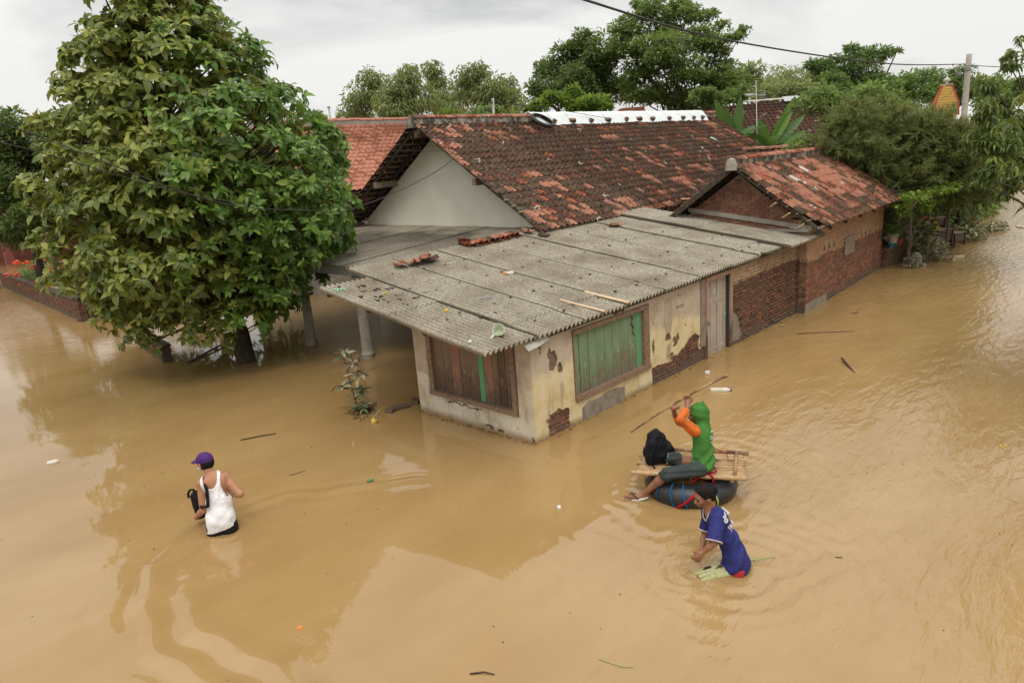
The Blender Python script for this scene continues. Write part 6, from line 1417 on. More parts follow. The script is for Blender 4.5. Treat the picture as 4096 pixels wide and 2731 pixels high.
# --- the rower, raft, pole, backpack
def make_raft():
    O = Vector((.075, -2.43, 0)); ex = Vector((.457, -.889, 0)).normalized(); ey = Vector((ex.y, -ex.x, 0)) * -1      # ex: image left to right, ey: away from the viewer
    rz = math.atan2(ex.y, ex.x); T = thing('bamboo_raft', 'bamboo slat raft lashed on a black inner tube', 'raft', O, rz)
    L_, W_ = 1.26, .70
    def bam(name, a, c, r, mat, parent, knots=4):
        a, c = Vector(a), Vector(c); pts, rr = [], []; n_ = knots * 4
        for i in range(n_ + 1): t = i / n_; pts.append(a.lerp(c, t)); rr.append(r * (1.16 if i % 4 == 0 and 0 < i < n_ else 1))
        b = MB(); b.tube(pts, rr, 8); return b.build(name, mat, parent, True)
    z = .29
    for y in (-W_ / 2, W_ / 2): bam('edge_pole', (-L_ / 2 - (.04 if y < 0 else -.03), y, z + .028), (L_ / 2 + (.0 if y < 0 else .04), y, z + .028), .027, M['bamboo'] if y < 0 else M['bamboo_dark'], T, 6)
    ns = 19
    for i in range(ns):
        y = -W_ / 2 + .055 + (W_ - .11) * i / (ns - 1)
        bam('slat', (-L_ / 2 + .03 + random.uniform(-.03, .03) , y, z + .02), (L_ / 2 - .02 + random.uniform(-.02, .05), y, z + .02 + random.uniform(-.004, .004)), .0125, random.choice([M['bamboo'], M['bamboo'], M['bamboo_dark']]), T, 5)
    for x in (-L_ / 2 + .14, .02, L_ / 2 - .16): bam('cross_bar', (x, -W_ / 2 - .02, z - .005), (x + .02, W_ / 2 + .03, z - .005), .022, M['bamboo_dark'], T, 3)
    for x in (L_ / 2 - .13,): bam('top_bar', (x, -W_ / 2 + .0, z + .048), (x + .03, W_ / 2 - .02, z + .048), .018, M['bamboo_dark'], T, 3)
    b = MB(); V = []; Fl = []; R1, R2, n1_, n2_ = .405, .138, 48, 18
    for i in range(n1_):
        for j in range(n2_):
            a, c = 2 * pi * i / n1_, 2 * pi * j / n2_; r_ = R2 * (1 + .012 * sin(a * 9)); V.append(((R1 + r_ * cos(c)) * cos(a), (R1 + r_ * cos(c)) * sin(a) - .05, .098 + r_ * sin(c)))
    for i in range(n1_):
        for j in range(n2_): Fl.append((i * n2_ + j, ((i + 1) % n1_) * n2_ + j, ((i + 1) % n1_) * n2_ + (j + 1) % n2_, i * n2_ + (j + 1) % n2_))
    b.add(V, Fl); b.build('inner_tube', M['rubber'], T, True)
    def band(name, a0, r_, mat, tw=0, flat=False):
        pts = []
        for c in np.linspace(-1.4, 2.2, 16):
            a = a0 + tw * (c - .4); rr = R2 + .004; pts.append(((R1 + rr * cos(c)) * cos(a), (R1 + rr * cos(c)) * sin(a) - .05, .098 + rr * sin(c)))
        b = MB(); b.tube(pts, r_, 5); b.build(name, mat, T, True)
    for a0, m_, r_ in ((-2.3, 'blue_strap', .005), (-1.95, 'blue_strap', .008), (-1.66, 'blue_strap', .009), (-.98, 'yellow_strap', .009), (-.93, 'blue_strap', .005)): band('cord', a0, r_, M[m_], .0 if r_ < .008 else -.06)
    band('red_strap', -1.52, .018, M['red_strap'], .28)
    b = MB(); b.tube([(.02, -W_ / 2 - .06, .26), (.12, -W_ / 2 - .04, .33), (.22, -W_ / 2 + .0, .365), (.30, -W_ / 2 + .02, .375), (.27, -W_ / 2 + .12, .40), (.20, -W_ / 2 + .14, .44), (.12, -W_ / 2 + .10, .42), (.16, -W_ / 2 + .03, .36), (.26, -W_ / 2 - .03, .33), (.27, -W_ / 2 - .03, .25)], .013, 6); b.build('red_strap', M['red_strap'], T, True)
    b = MB(); b.tube([(.22, W_ / 2 + .01, .37), (.36, W_ / 2 - .05, .355), (.42, W_ / 2 - .14, .35), (.43, W_ / 2 - .25, .36)], .005, 5); b.build('red_cord', M['red_strap'], T, True)
    b = MB()
    for k in range(9): b.box((.12 + random.uniform(-.06, .06), .10 + random.uniform(-.06, .06), .335 + random.uniform(0, .03)), (.06, .05, .04), (random.random(), random.random(), random.random() * 3))
    b.build('rag_bundle', simple('dirty_rag', (.05, .04, .035), (.16, .14, .12), 20, .9, .3), T)
    return O, ex, ey, z
def make_rower():
    base = (-.094, -2.675, .33); T = person('person in a green hooded jersey with orange sleeves sitting on the raft', base)
    J = {'head':(0.012,-2.560,0.985),'neck':(0.010,-2.597,0.871),'chest':(-0.014,-2.621,0.742),'belly':(-0.050,-2.655,0.560),'pelvis':(-0.094,-2.675,0.418),'shL':(-0.160,-2.612,0.850),'elL':(-0.297,-2.525,1.010),'wrL':(-0.130,-2.518,1.110),'shR':(0.105,-2.525,0.775),'elR':(-0.032,-2.360,0.857),'wrR':(-0.125,-2.345,0.975),
         'hipL':(-0.195,-2.690,0.415),'knL':(-0.525,-2.445,0.425),'anL':(-0.49,-2.13,0.07),'hipR':(-0.045,-2.605,0.39),'knR':(-0.12,-2.28,0.42),'anR':(.02,-2.44,.35)}
    J = {k: np.array(v) for k, v in J.items()}; rt, fr = basis(82); Rm = rotm(rt, fr, .02, 0); Rhd = rotm(*basis(80), .12)
    J['knL'] = np.array([-.44, -2.42, .37]); J['anL'] = np.array([-.50, -2.15, .075])
    sk = head_prims(J['head'], Rhd, .98) + [rc(J['neck'] + Up_ * .05, J['neck'] - Up_ * .04, .05, .055), rc(J['neck'] - Up_ * .04, J['shL'], .055, .048), rc(J['neck'] - Up_ * .04, J['shR'], .055, .048), el(J['chest'], (.135, .10, .15), Rm), el(J['belly'], (.12, .09, .16), Rm), el(J['pelvis'], (.13, .10, .10), Rm)]
    for s in ('L', 'R'): sk += [rc(J['sh' + s], J['el' + s], .048, .035), rc(J['el' + s], J['el' + s] * .6 + J['wr' + s] * .4, .036, .036), rc(J['el' + s] * .6 + J['wr' + s] * .4, J['wr' + s], .036, .023)]
    p0, p1 = np.array([-0.562, -2.027, 0.840]), np.array([0.274, -2.805, 1.429]); pd = (p1 - p0) / np.linalg.norm(p1 - p0)
    def onpole(w): t = (w - p0) @ pd; return p0 + pd * t
    hL = onpole(J['wrL'] + Up_ * .05 + Rh_ * .03); hR = onpole(J['wrR'] + Up_ * .06)
    for w, h_, sg in ((J['wrL'], hL, 1), (J['wrR'], hR, 1)):
        d = h_ - w; ld = np.linalg.norm(d); sk.append(rc(w, w + d * .3, .023, .022)); w2 = h_ - d / ld * .062
        sk.append(rc(w, w2, .023, .021)); acr = np.cross(d / ld, np.cross(pd, d / ld)); sk += hand_prims(w2, d, pd, -Fh_, 1.0, 0, .75)
    for s in ('L', 'R'): sk += [rc(J['hip' + s], J['kn' + s], .075, .052), rc(J['kn' + s], J['kn' + s] * .65 + J['an' + s] * .35, .05, .052), rc(J['kn' + s] * .65 + J['an' + s] * .35, J['an' + s], .052, .030)]
    toe = np.array([-.62, -1.99, .035]); fd = (toe - J['anL']) / np.linalg.norm(toe - J['anL']); sk += [rc(J['anL'] - Up_ * .02 - fd * .03, J['anL'] + fd * .10 - Up_ * .03, .032, .026), rc(J['anL'] + fd * .10 - Up_ * .03, toe, .028, .018)]
    for i in range(5): sk.append(rc(toe - fd * .02 + Up_ * .0 + Rh_ * (i - 2) * .012, toe + fd * (.02 - abs(i - 1) * .004) + Rh_ * (i - 2) * .014, .008, .007))
    sk += [rc(J['anR'], J['anR'] + Rh_ * .02 - fr * .12, .03, .022)]
    put(sdf_mesh(sk, .0085, .02, name='body'), 'body', T, M['skin_dark'], base)
    def fold(X, Y, Z):
        q = (X - base[0]) * fr[0] + (Y - base[1]) * fr[1]; f_ = (X - base[0]) * Fh_[0] + (Y - base[1]) * Fh_[1]
        return .009 * np.sin(q * 30 + Z * 34 + 2 * np.sin(Z * 13 + q * 9)) * np.clip((.92 - Z) / .2, 0, 1) + .007 * np.sin(Z * 55 - q * 30 + 2 * np.sin(q * 17)) * np.clip((.66 - Z) / .12, 0, 1)
    shp = [el(J['chest'] - fr * .01, (.150, .118, .175), Rm), el(J['belly'] - fr * .01, (.140, .120, .19), Rm), el(J['pelvis'] + Up_ * .02 - fr * .015, (.150, .135, .12), Rm), rc(J['neck'] - Up_ * .05, J['neck'] - Up_ * .05 + (J['shL'] - J['neck']) * .6, .062, .056), rc(J['neck'] - Up_ * .05, J['neck'] - Up_ * .05 + (J['shR'] - J['neck']) * .6, .062, .056)]
    sm = sdf_mesh(shp, .0085, .035, cuts=[(np.array(base) + Up_ * .035, -Up_)], fold=fold, name='jersey'); so_ = put(sm, 'jersey', T, M['green'], base)
    hd = J['head']; f = lambda x, y, z: hd + Rhd @ np.array([x, y, z])
    hood = sdf_mesh([el(f(0, -.02, .022), (.100, .118, .112), Rhd), rc(f(0, -.045, -.02), J['neck'] - fr * .03 - Up_ * .02, .085, .082), rc(f(0, -.06, .11), f(0, -.085, .145), .03, .008)], .008, .03,
                    cuts=[lambda X, Y, Z: .082 - np.sqrt(((X - f(0, .125, -.012)[0]) ** 2 + (Y - f(0, .125, -.012)[1]) ** 2) * 1.0 + ((Z - f(0, .125, -.012)[2]) * .72) ** 2)], fold=lambda X, Y, Z: .003 * np.sin(Z * 70 + X * 30), name='hood')
    put(hood, 'hood', so_, M['green'], base)
    for s in ('L', 'R'):
        a, e_, w = J['sh' + s], J['el' + s], J['wr' + s]; w_ = e_ + (w - e_) * (.78 if s == 'L' else .8); d = (w_ - e_) / np.linalg.norm(w_ - e_)
        sl = sdf_mesh([rc(a + (J['chest'] - a) * .12, e_, .066, .047), rc(e_, w_ + d * .03, .047, .042)], .008, .02, cuts=[(w_, d)], fold=lambda X, Y, Z: .0045 * np.sin(Z * 60 + X * 55 + 2 * np.sin(Y * 40)), name='sleeve'); put(sl, 'sleeve', so_, M['orange'], base)
    def knc(k, w): 
        d = (J[w] - J[k]) / np.linalg.norm(J[w] - J[k]); return d
    for s in ('L', 'R'):
        d = knc('kn' + s, 'an' + s); cuff = J['kn' + s] + d * (.06 if s == 'L' else .09)
        tr = sdf_mesh([rc(J['hip' + s] - fr * .02, J['kn' + s], .092, .070), rc(J['kn' + s], cuff + d * .02, .070, .070), rc(cuff - d * .03, cuff - d * .01, .074, .072)], .0085, .02, cuts=[(cuff, d)], fold=lambda X, Y, Z: .006 * np.sin(X * 46 + Y * 40 + Z * 26 + 2 * np.sin(Z * 30)), name='trouser_leg'); put(tr, 'trouser_leg', T, M['greytrouser'], base)
    out = Vector((-.50, -.85, .2)).normalized(); upv = Vector((0, 0, 1)); upv = (upv - out * upv.z).normalized(); rgt = upv.cross(out)
    for s_, c_, sz, sq in (('RELAW', (.062, -2.68, .80), .034, .6), ('OLAK', (.045, -2.685, .735), .075, .55), ('KABUPAT', (.035, -2.69, .682), .034, .6), ('BLOR', (.038, -2.70, .648), .034, .6)):
        wrap_text(s_, sz, M['white_print'], sm, base, c_, rgt, upv, out, so_, sq, .002)
    # sandal
    b = MB(); bs = Vector(base); fdv, rv = Vector(fd), Vector(Rh_); c = Vector(J['anL']) + fdv * .075 - Vector((0, 0, .06)) - bs; nrm = fdv.cross(rv).normalized() * -1; sd2 = fdv.cross(Vector((0, 0, 1))).normalized()
    P = []
    for a in np.linspace(0, 2 * pi, 14, endpoint=False): P.append(c + fdv * .13 * cos(a) + sd2 * (.045 - .008 * cos(a)) * sin(a))
    b.prism(P, (0, 0, .016)); q = b.build('sandal', M['white_plastic'], T); fix_normals(q.data)
    b = MB(); t0 = Vector(toe) - bs - fdv * .03 + Vector((0, 0, .024)); b.tube([c + sd2 * .045 + Vector((0, 0, .02)), t0 - fdv * .02 + sd2 * .012 + Vector((0, 0, .012)), t0, t0 - fdv * .02 - sd2 * .012 + Vector((0, 0, .012)), c - sd2 * .045 + Vector((0, 0, .02))], .006, 5); b.build('sandal_strap', M['rubber'], q, True)
    # pole
    P_ = thing('bamboo_pole', 'long knotty bamboo pole held raised in both hands by the sitting person', 'pole', tuple(p0)); b = MB(); pts, rr = [], []; n_ = 36
    side = Vector(pd).cross(Vector((0, 0, 1))).normalized(); upn = side.cross(Vector(pd))
    for i in range(n_ + 1):
        t = i / n_; pts.append(Vector((p1 - p0) * t) - upn * .03 * sin(pi * t) * (-1)); r_ = (.0105 + .0035 * t) * (1.22 if i % 5 == 0 else 1); rr.append(r_ * (1.35 if t > .97 else 1))
    b.tube(pts, rr, 8); b.build('shaft', M['bamboo_dark'], P_, True)
make_raft(); make_rower()
bp = thing('backpack', 'black backpack slumped on the raft in front of the rower', 'bag', (-.12, -2.13, .32))
c = np.array([-.15, -2.13, .50]); Rb = rotm(Rh_, Fh_, 0, .1)
bm = sdf_mesh([el(c - Up_ * .02, (.185, .12, .155), Rb), el(c + Up_ * .12 - Rh_ * .02, (.11, .085, .12), Rb), rc(c + Up_ * .24 - Rh_ * .03, c + Up_ * .20 - Rh_ * .12, .03, .02), rc(c - Rh_ * .12 - Up_ * .12 - Fh_ * .03, c - Rh_ * .08 + Up_ * .1 - Fh_ * .08, .05, .04), rc(c + Rh_ * .10 - Up_ * .1 - Fh_ * .02, c + Rh_ * .12 - Fh_ * .04, .055, .05)], .009, .05,
              fold=lambda X, Y, Z: .006 * np.sin(X * 36 + Y * 30 + Z * 12 + 2 * np.sin(Z * 13)) + .0035 * np.sin(Z * 40 - X * 31 + Y * 20), cuts=[((0, 0, .325), np.array([0, 0, -1.]))], name='backpack')
put(bm, 'pack_body', bp, M['bagblack'], (-.12, -2.13, .32))
b = MB(); q = Vector(c) - Vector((-.12, -2.13, .32)); R3, F3 = Vector(Rh_), Vector(Fh_)
b.tube([q - R3 * .02 - F3 * .08 + Vector((0, 0, .16)), q - R3 * .09 - F3 * .13 + Vector((0, 0, .05)), q - R3 * .13 - F3 * .14 - Vector((0, 0, .1)), q - R3 * .08 - F3 * .16 - Vector((0, 0, .165))], .012, 6); b.build('strap', M['bagblack'], bp, True)
b = MB(); b.tube([q + R3 * .09 - F3 * .13 + Vector((0, 0, .0)), q + R3 * .07 - F3 * .12 - Vector((0, 0, .14))], .005, 5); b.build('zip', M['steel'], bp)
# banana stem pushed by the boy
gd = thing('banana_stem_float', 'pale cut banana stem floating at the hands of the wading boy', 'log', (-1.38, -3.50, .02))
def halfstem():
    dirv = Vector((Rh_ * .97 + Fh_ * .25)); sdv = Vector((dirv.y, -dirv.x, 0)).normalized(); b = MB()
    for i, (o_, zz_) in enumerate(((-.062, -.014), (-.022, .004), (.022, .004), (.062, -.012))):
        c = sdv * o_; b2 = MB(); b2.tube([c - dirv * .17 + Vector((0, 0, zz_ - .012)), c - dirv * .05 + Vector((0, 0, zz_)), c + dirv * .10 + Vector((0, 0, zz_ - .004)), c + dirv * (.22) + Vector((0, 0, -.03))], [.014, .034, .036, .024], 8)
        b2.build('sheath', M['pale_sheath'], gd, True)
    b2 = MB()
    for k in range(5): b2.box(sdv * random.uniform(-.04, .04) + dirv * random.uniform(-.08, .12) + Vector((0, 0, .036)), (.07, .014, .006), (0, 0, math.atan2(dirv.y, dirv.x)))
    b2.build('rot_spot', M['debris'], gd)
    b2 = MB(); b2.tube([dirv * .2 + Vector((0, 0, .0)), dirv * .42 + Vector((0, 0, .022)), dirv * .62 + Vector((0, 0, .004)), dirv * .7 - Vector((0, 0, .02))], [.012, .010, .005, .003], 6); b2.build('leaf_rib', M['stem'], gd, True)
M['pale_sheath'] = simple('pale_green_sheath', (.33, .34, .13), (.50, .47, .27), 10, .6, .1)
halfstem()
# ------------------------------------------------------------------ tarpaulin, bricks, tyre on the ridge
def on_main(y): return EZ + (y - EY) * (RZ - EZ) / (RY - EY)
tp = thing('white_tarpaulin', 'long white plastic sheet draped over the right part of the roof ridge', 'tarpaulin', (9.3, RY, RZ))
V = []; nx, ny = 140, 12; TL = 10.15
for i in range(nx + 1):
    x = TL * i / nx; ed_ = .05 * mnoise.noise((x * .9, 3, 1)) + .02 * mnoise.noise((x * 4, 3, 2))
    for j in range(ny + 1):
        s = -1 + 2 * j / ny; rr = abs(s) * (.52 + ed_ * (1 if s < 0 else .5))
        if rr < .13: y, z = rr * (1 if s > 0 else -1), .235 - rr * .35
        else: y, z = (.13 + (rr - .13) * .62) * (1 if s > 0 else -1), .19 - (rr - .13) * .90
        z += .012 * mnoise.noise((x * 2.2, s * 3, 0)) + .007 * mnoise.noise((x * 7, s * 4, 5)) + .007 * sin(x * 11 + s * 5) * abs(s)
        V.append((x, y, z))
I = np.arange((nx + 1) * (ny + 1)).reshape(nx + 1, ny + 1); me = np_mesh('sheet', np.array(V), [np.stack([I[:-1, :-1], I[1:, :-1], I[1:, 1:], I[:-1, 1:]], -1).reshape(-1, 4)], smooth=True); me.materials.append(M['tarp']); mesh_obj('sheet', me, tp)
G2 = 'bricks weighing down the white sheet'
xb = [10.08, 10.95, 11.90, 12.80, 13.86, 14.63, 15.47, 16.60, 17.55, 18.36, 19.0, 19.6]
bl_ = ['leftmost brick on the white sheet, lying long beside the tyre', 'second brick from the tyre on the white sheet edge', 'third brick from the tyre, dark and flat on the sheet edge', 'fourth brick from the tyre, below the cable end', 'fifth brick from the tyre, standing on end', 'sixth brick from the tyre on the white sheet', 'seventh brick from the tyre on the white sheet', 'sixth brick from the right end of the white sheet', 'fifth brick from the right end of the white sheet', 'fourth brick from the right end of the white sheet', 'third brick from the right end of the white sheet', 'rightmost brick, at the end of the white sheet']
for i, x in enumerate(xb):
    b = MB(); b.box((0, 0, 0), (.20, .11, .10)); me = b.mesh('brick', simple('weight_brick_%d' % i, (.09, .055, .035), (.20, .12, .075), 12, .9, .4))
    for v in me.vertices: v.co += Vector([random.uniform(-.008, .008) for _ in range(3)])
    o = bpy.data.objects.new('brick', me); link(o); o.location = (x, 7.76, 4.965); o.rotation_euler = (radians(33), random.uniform(-.1, .1), random.choice([0, .6, 1.1, -.5]) + random.uniform(-.2, .2)); tagit(o, bl_[i], 'brick', G2)
tie = MB()
for i, x in enumerate(xb): tie.tube([(x, 7.76, 5.01), (x - .07, 7.88, 5.09), (x - .12, 8.0, RZ + .245), (x - .12, 8.1, RZ + .25)], .004, 4)
o = tie.build('tie_strings', M['straw']); tagit(o, 'thin tie strings running from the bricks over the white sheet', 'string'); 
ty = thing('bicycle_tyre', 'worn black tyre lying against the start of the white sheet', 'tyre', (9.42, 7.66, on_main(7.66) + .25), 0); b = MB(); V = []; Fl = []; R1, n1_, n2_ = .31, 48, 10
for i in range(n1_):
    a = 2 * pi * i / n1_
    for j in range(n2_): c = -2.3 + 4.6 * j / (n2_ - 1); rr = .055; V.append(((R1 + rr * cos(c)) * cos(a) * 1.18, (R1 + rr * cos(c)) * sin(a) * .92, rr * sin(c)))
for i in range(n1_):
    for j in range(n2_ - 1): Fl.append((i * n2_ + j, ((i + 1) % n1_) * n2_ + j, ((i + 1) % n1_) * n2_ + j + 1, i * n2_ + j + 1))
b.add(V, Fl); o = b.build('rubber_ring', M['tyre'], ty, True); o.rotation_euler = (radians(38), radians(6), 0)
sm_ = o.modifiers.new('thick', 'SOLIDIFY'); sm_.thickness = .012
# mast and wires
def wire(name, label, pts, r, cat='cable', sag=None, n=14, group=None):
    P = []
    pts = [Vector(p) for p in pts]
    for i in range(len(pts) - 1):
        for k in range(n): P.append(catmull(pts, i, k / n))
    P.append(pts[-1]); base = P[0].copy(); b = MB(); b.tube([p - base for p in P], r, 6); o = b.build(name, M['wire'], None, True); o.location = base; return tagit(o, label, cat, group)
def catmull(p, i, t):
    p0, p1, p2, p3 = p[max(i - 1, 0)], p[i], p[i + 1], p[min(i + 2, len(p) - 1)]
    return .5 * ((2 * p1) + (-p0 + p2) * t + (2 * p0 - 5 * p1 + 4 * p2 - p3) * t * t + (-p0 + 3 * p1 - 3 * p2 + p3) * t ** 3)
mast = thing('wire_mast', 'short grey service mast with insulators behind the ridge', 'pole', (8.02, 8.25, 4.6)); b = MB(); b.tube([(0, 0, 0), (0, 0, 1.05)], .035, 8); b.build('pipe', M['steel'], mast, True)
b = MB()
for dx in (-.06, .06): b.lathe([(.01, 0), (.035, .02), (.035, .07), (.01, .09)], 8, (dx, 0, .92))
b.tube([(-.1, 0, .93), (.1, 0, .93)], .012, 5); b.tube([(-.1, 0, 1.0), (-.2, .02, 1.12)], .012, 5); b.build('insulator', M['wood_dark'], mast)
mast2 = thing('roof_vent_pipe', 'small pale capped pipe on the left roof ridge beside the big tree', 'pipe', (8.05, 16.6, 5.6)); b = MB(); b.tube([(0, 0, -.2), (0, 0, .62)], .035, 8); b.lathe([(.03, .6), (.07, .63), (.05, .68), (0, .7)], 8); b.build('pipe', M['steel'], mast2, True)
wire('overhead_cable', 'thick twisted black cable crossing the sky to the utility pole', [(-4.5, -1.7, 5.9), (.13, -1.09, 5.68), (5.34, -.44, 5.62), (14, -.3, 5.62), (22.5, -.2, 5.94)], .0145)
wire('service_cable', 'twisted service cable sagging in front of the big tree up to the mast', [(-6.6, 4.6, 5.6), (-4.49, 4.81, 4.91), (-2.01, 4.77, 3.71), (-.22, 5.04, 3.37), (.83, 4.9, 3.32), (3.58, 5.6, 3.9), (5.6, 6.6, 4.7), (7.98, 8.2, 5.62)], .009)
wire('thin_wire', 'thin wire stretched past the tree and across the roofs to the utility pole', [(-6.5, 12.0, 5.4), (-3.0, 9.5, 4.95), (2.0, 7.3, 4.45), (8.41, 4.2, 3.95), (12.68, 1.6, 3.75), (16.24, .2, 4.05), (22.4, -.3, 5.3)], .005)
wire('second_service_cable', 'thin black cable beside the service cable at the left edge', [(-6.6, 5.2, 5.2), (-4.6, 5.0, 4.72), (-2.5, 4.85, 3.9), (-1.2, 4.9, 3.55)], .007)
wire('roof_cable', 'cable running down the tiles from the ridge past the tyre', [(8.02, 8.2, 5.55), (10.5, 7.95, 5.3), (12.6, 7.72, 5.02)], .008)
wire('tile_string', 'thin dark string lying down the tiles below the tyre', [(9.5, 7.55, on_main(7.55) + .08), (9.4, 6.5, on_main(6.5) + .09), (9.3, 5.4, on_main(5.4) + .09), (8.8, 4.1, on_main(4.1) + .09)], .006)
# utility pole
up_ = thing('utility_pole', 'grey concrete utility pole rising from the casuarina', 'pole', (22.55, -.3, 0)); b = MB(); b.tube([(0, 0, -.6), (0, 0, 3), (.02, 0, 6.25)], [.12, .105, .085], 12); b.build('shaft', M['concrete'], up_, True)
for z in (5.9, 5.82, 5.76):
    b = MB(); b.tube([(.096 * cos(a), .096 * sin(a), z) for a in np.linspace(0, 2 * pi, 17)], .012, 5); b.build('clamp', M['steel'], up_)
b = MB(); b.tube([(-.12, .1, 5.9), (-.35, .3, 5.85), (-.33, .3, 5.7), (-.1, .1, 5.66)], .016, 5); b.build('bracket', M['steel'], up_)
wire('far_line', 'pair of lines leaving the utility pole to the right', [(22.6, -.35, 5.88), (25.5, -1.5, 5.75), (29, -2.9, 5.7)], .012, group=None)
wire('stay_wire', 'stay wire slanting down to the right from the utility pole', [(22.6, -.35, 5.5), (25.4, -1.3, 4.7), (27, -1.9, 4.3)], .012)
# television aerial
an = thing('television_aerial', 'television aerial on a thin pole beside the banana plants', 'aerial', (20.95, 6.42, 2.4)); b = MB(); b.tube([(0, 0, 0), (.1, .06, 1.6), (.62, .38, 3.85)], [.022, .02, .014], 6); b.build('pole', M['steel'], an, True)
tpz = Vector((.49, .30, 3.28)); R3 = Vector(Rh_); F3 = Vector(Fh_)
b = MB(); b.tube([tpz - R3 * .42, tpz + R3 * .42 + F3 * .1], .012, 5); b.build('boom', M['steel'], an)
for k in range(5):
    b = MB(); c_ = tpz - R3 * (.1 + k * .08); b.tube([c_ + Vector((0, 0, .02)) - F3 * .2, c_ + Vector((0, 0, .09)) + F3 * .2], .010, 5); b.build('element', M['white_plastic'], an)
for k in range(6):
    b = MB(); z_ = -.16 + k * .065; b.tube([tpz + R3 * .12 + Vector((0, 0, z_)), tpz + R3 * .42 + F3 * .15 + Vector((0, 0, z_ - .01))], .008, 5); b.build('reflector_rod', M['steel'], an)
an2 = thing('distant_aerial', 'tiny faint aerial above the far left tree top', 'aerial', (3.6, 26, 0)); b = MB(); b.tube([(0, 0, 5.5), (-.25, .25, 7.95)], .02, 5); b.tube([(-.55, .55, 7.7), (.2, -.2, 7.6)], .018, 5)
for k in range(5): b.tube([(-.5 + k * .13, .5 - k * .13, 7.55), (-.5 + k * .13, .5 - k * .13, 7.85)], .012, 4)
b.build('aerial_frame', M['steel'], an2)
# yellow tower roof
mn = thing('tower_roof', 'yellow scaled tower roof with red ridges and a white finial above the far trees', 'tower', (53, 7.25, 0)); b = MB(); rr = Matrix.Rotation(radians(20), 3, 'Z'); lv = [(.27, 6.7), (.48, 6.15), (.70, 5.5), (.78, 4.6)]
V = [];
for r_, z_ in lv: V += [rr @ Vector((sx * r_, sy * r_, z_)) for sx, sy in ((-1, -1), (1, -1), (1, 1), (-1, 1))]
Fl = [(i * 4 + j, i * 4 + (j + 1) % 4, (i + 1) * 4 + (j + 1) % 4, (i + 1) * 4 + j) for i in range(3) for j in range(4)]; b.add(V, Fl); q = b.build('roof', M['minaret_yellow'], mn); fix_normals(q.data)
for j in range(4):
    b = MB(); b.tube([V[j], V[4 + j], V[8 + j], V[12 + j]], .055, 6); b.build('ridge_trim', M['minaret_red'], mn)
for s_ in range(11):
    b = MB(); z_ = 6.62 - s_ * .18; r_ = float(np.interp(-z_, [-6.7, -6.15, -5.5, -4.6], [.27, .48, .70, .78])) + .012; c4 = [rr @ Vector((sx * r_, sy * r_, z_)) for sx, sy in ((-1, -1), (1, -1), (1, 1), (-1, 1))]
    b.tube(c4 + [c4[0]], .022, 4); b.build('scale_course', M['minaret_red'] if 0 else M['minaret_yellow'], mn)
b = MB(); b.bb(-.32, .32, -.32, .32, 6.70, 6.77); b.lathe([(.1, 6.77), (.1, 6.87), (.24, 6.98), (.25, 7.06), (.08, 7.18), (.03, 7.3), (.0, 7.45)], 12); b.build('finial', M['pot_white'], mn)
b = MB(); b.bb(-.7, .7, -.7, .7, -.5, 4.6); b.build('tower_wall', M['white_wall'], mn)
# ------------------------------------------------------------------ loose tiles and litter on the annex roof
def loose_tile(label, x, y, rz, kind='orange', ry=0, rx=0, dz=.04, group=None):
    me = TILES[kind].copy(); o = bpy.data.objects.new('loose_tile', me); link(o); o.location = (x, y, zr(x, y) + dz); o.rotation_euler = (rx, ry, rz); sm2 = o.modifiers.new('t', 'SOLIDIFY'); sm2.thickness = .014; return tagit(o, label, 'roof tile', group)
GT = 'loose clay tiles left on the corrugated roof'
loose_tile('loose tile at the left end of the small heap by the annex roof edge', .88, 3.92, 2.6, 'rust', 0, .1, .06, GT)
loose_tile('loose tile in front in the small left heap', 1.18, 3.80, 2.2, 'orange', 0, .15, .07, GT)
loose_tile('loose tile at the back of the small left heap', 1.38, 3.98, 2.4, 'rust', .1, 0, .06, GT)
loose_tile('loose tile at the right end of the small left heap', 1.62, 3.80, 1.9, 'brown', 0, 0, .07, GT)
loose_tile('single dusty tile lying on top of the small left heap', 1.36, 3.84, 2.8, 'orange', .2, .2, .10, GT)
lx = [2.92, 3.10, 3.28, 3.45, 3.62, 3.79, 3.95, 4.10, 4.27]
ord_ = ['first', 'second', 'third', 'fourth', 'fifth', 'sixth', 'seventh', 'eighth', 'ninth']
for i, x in enumerate(lx): loose_tile('%s tile from the left in the leaning row along the roof seam' % ord_[i], x, 3.98 + .01 * i, -.25 + random.uniform(-.15, .15), ['orange', 'rust', 'rust', 'brown', 'orange', 'rust'][i % 6], .35, .1, .07, GT)
loose_tile('upright broken tile at the head of the leaning tile row', 2.78, 4.05, .3, 'rust', 1.2, .2, .12, GT)
loose_tile('bright orange tile lying flat below the roof corner', 4.62, 4.05, -.3, 'orange', .05, .15, .09, GT)
loose_tile('dark tile slipped below the bright orange tile', 4.62, 3.72, -1.1, 'brown', .1, .1, .06, GT)
loose_tile('lone orange tile lying in the middle of the corrugated roof', 6.98, 3.33, 1.2, 'orange', .1, .1, .05, GT)
vt = loose_tile('slipped tiles hanging at the valley beside the brick house roof', 11.0, 3.7, .2, 'orange', .3, .1, .14)
def stick(name, label, a, c, w_, h_, mat, cat, bend=.0):
    a, c = Vector(a), Vector(c); b = MB(); n_ = 6; prev = None
    mid = [a.lerp(c, i / n_) + Vector((0, 0, 1)) * bend * sin(pi * i / n_) - a for i in range(n_ + 1)]
    for i in range(n_): b.beam(mid[i], mid[i + 1], w_ * (1 - .06 * abs(i - 3)), h_)
    o = b.build(name, mat); o.location = a; return tagit(o, label, cat)
stick('split_plank', 'longer pale split plank on the roof edge above the green window', (2.10, .64, zr(2.1, .64) + .045), (2.17, -.17, zr(2.1, -.17) + .045), .075, .02, M['plank_pale'], 'plank')
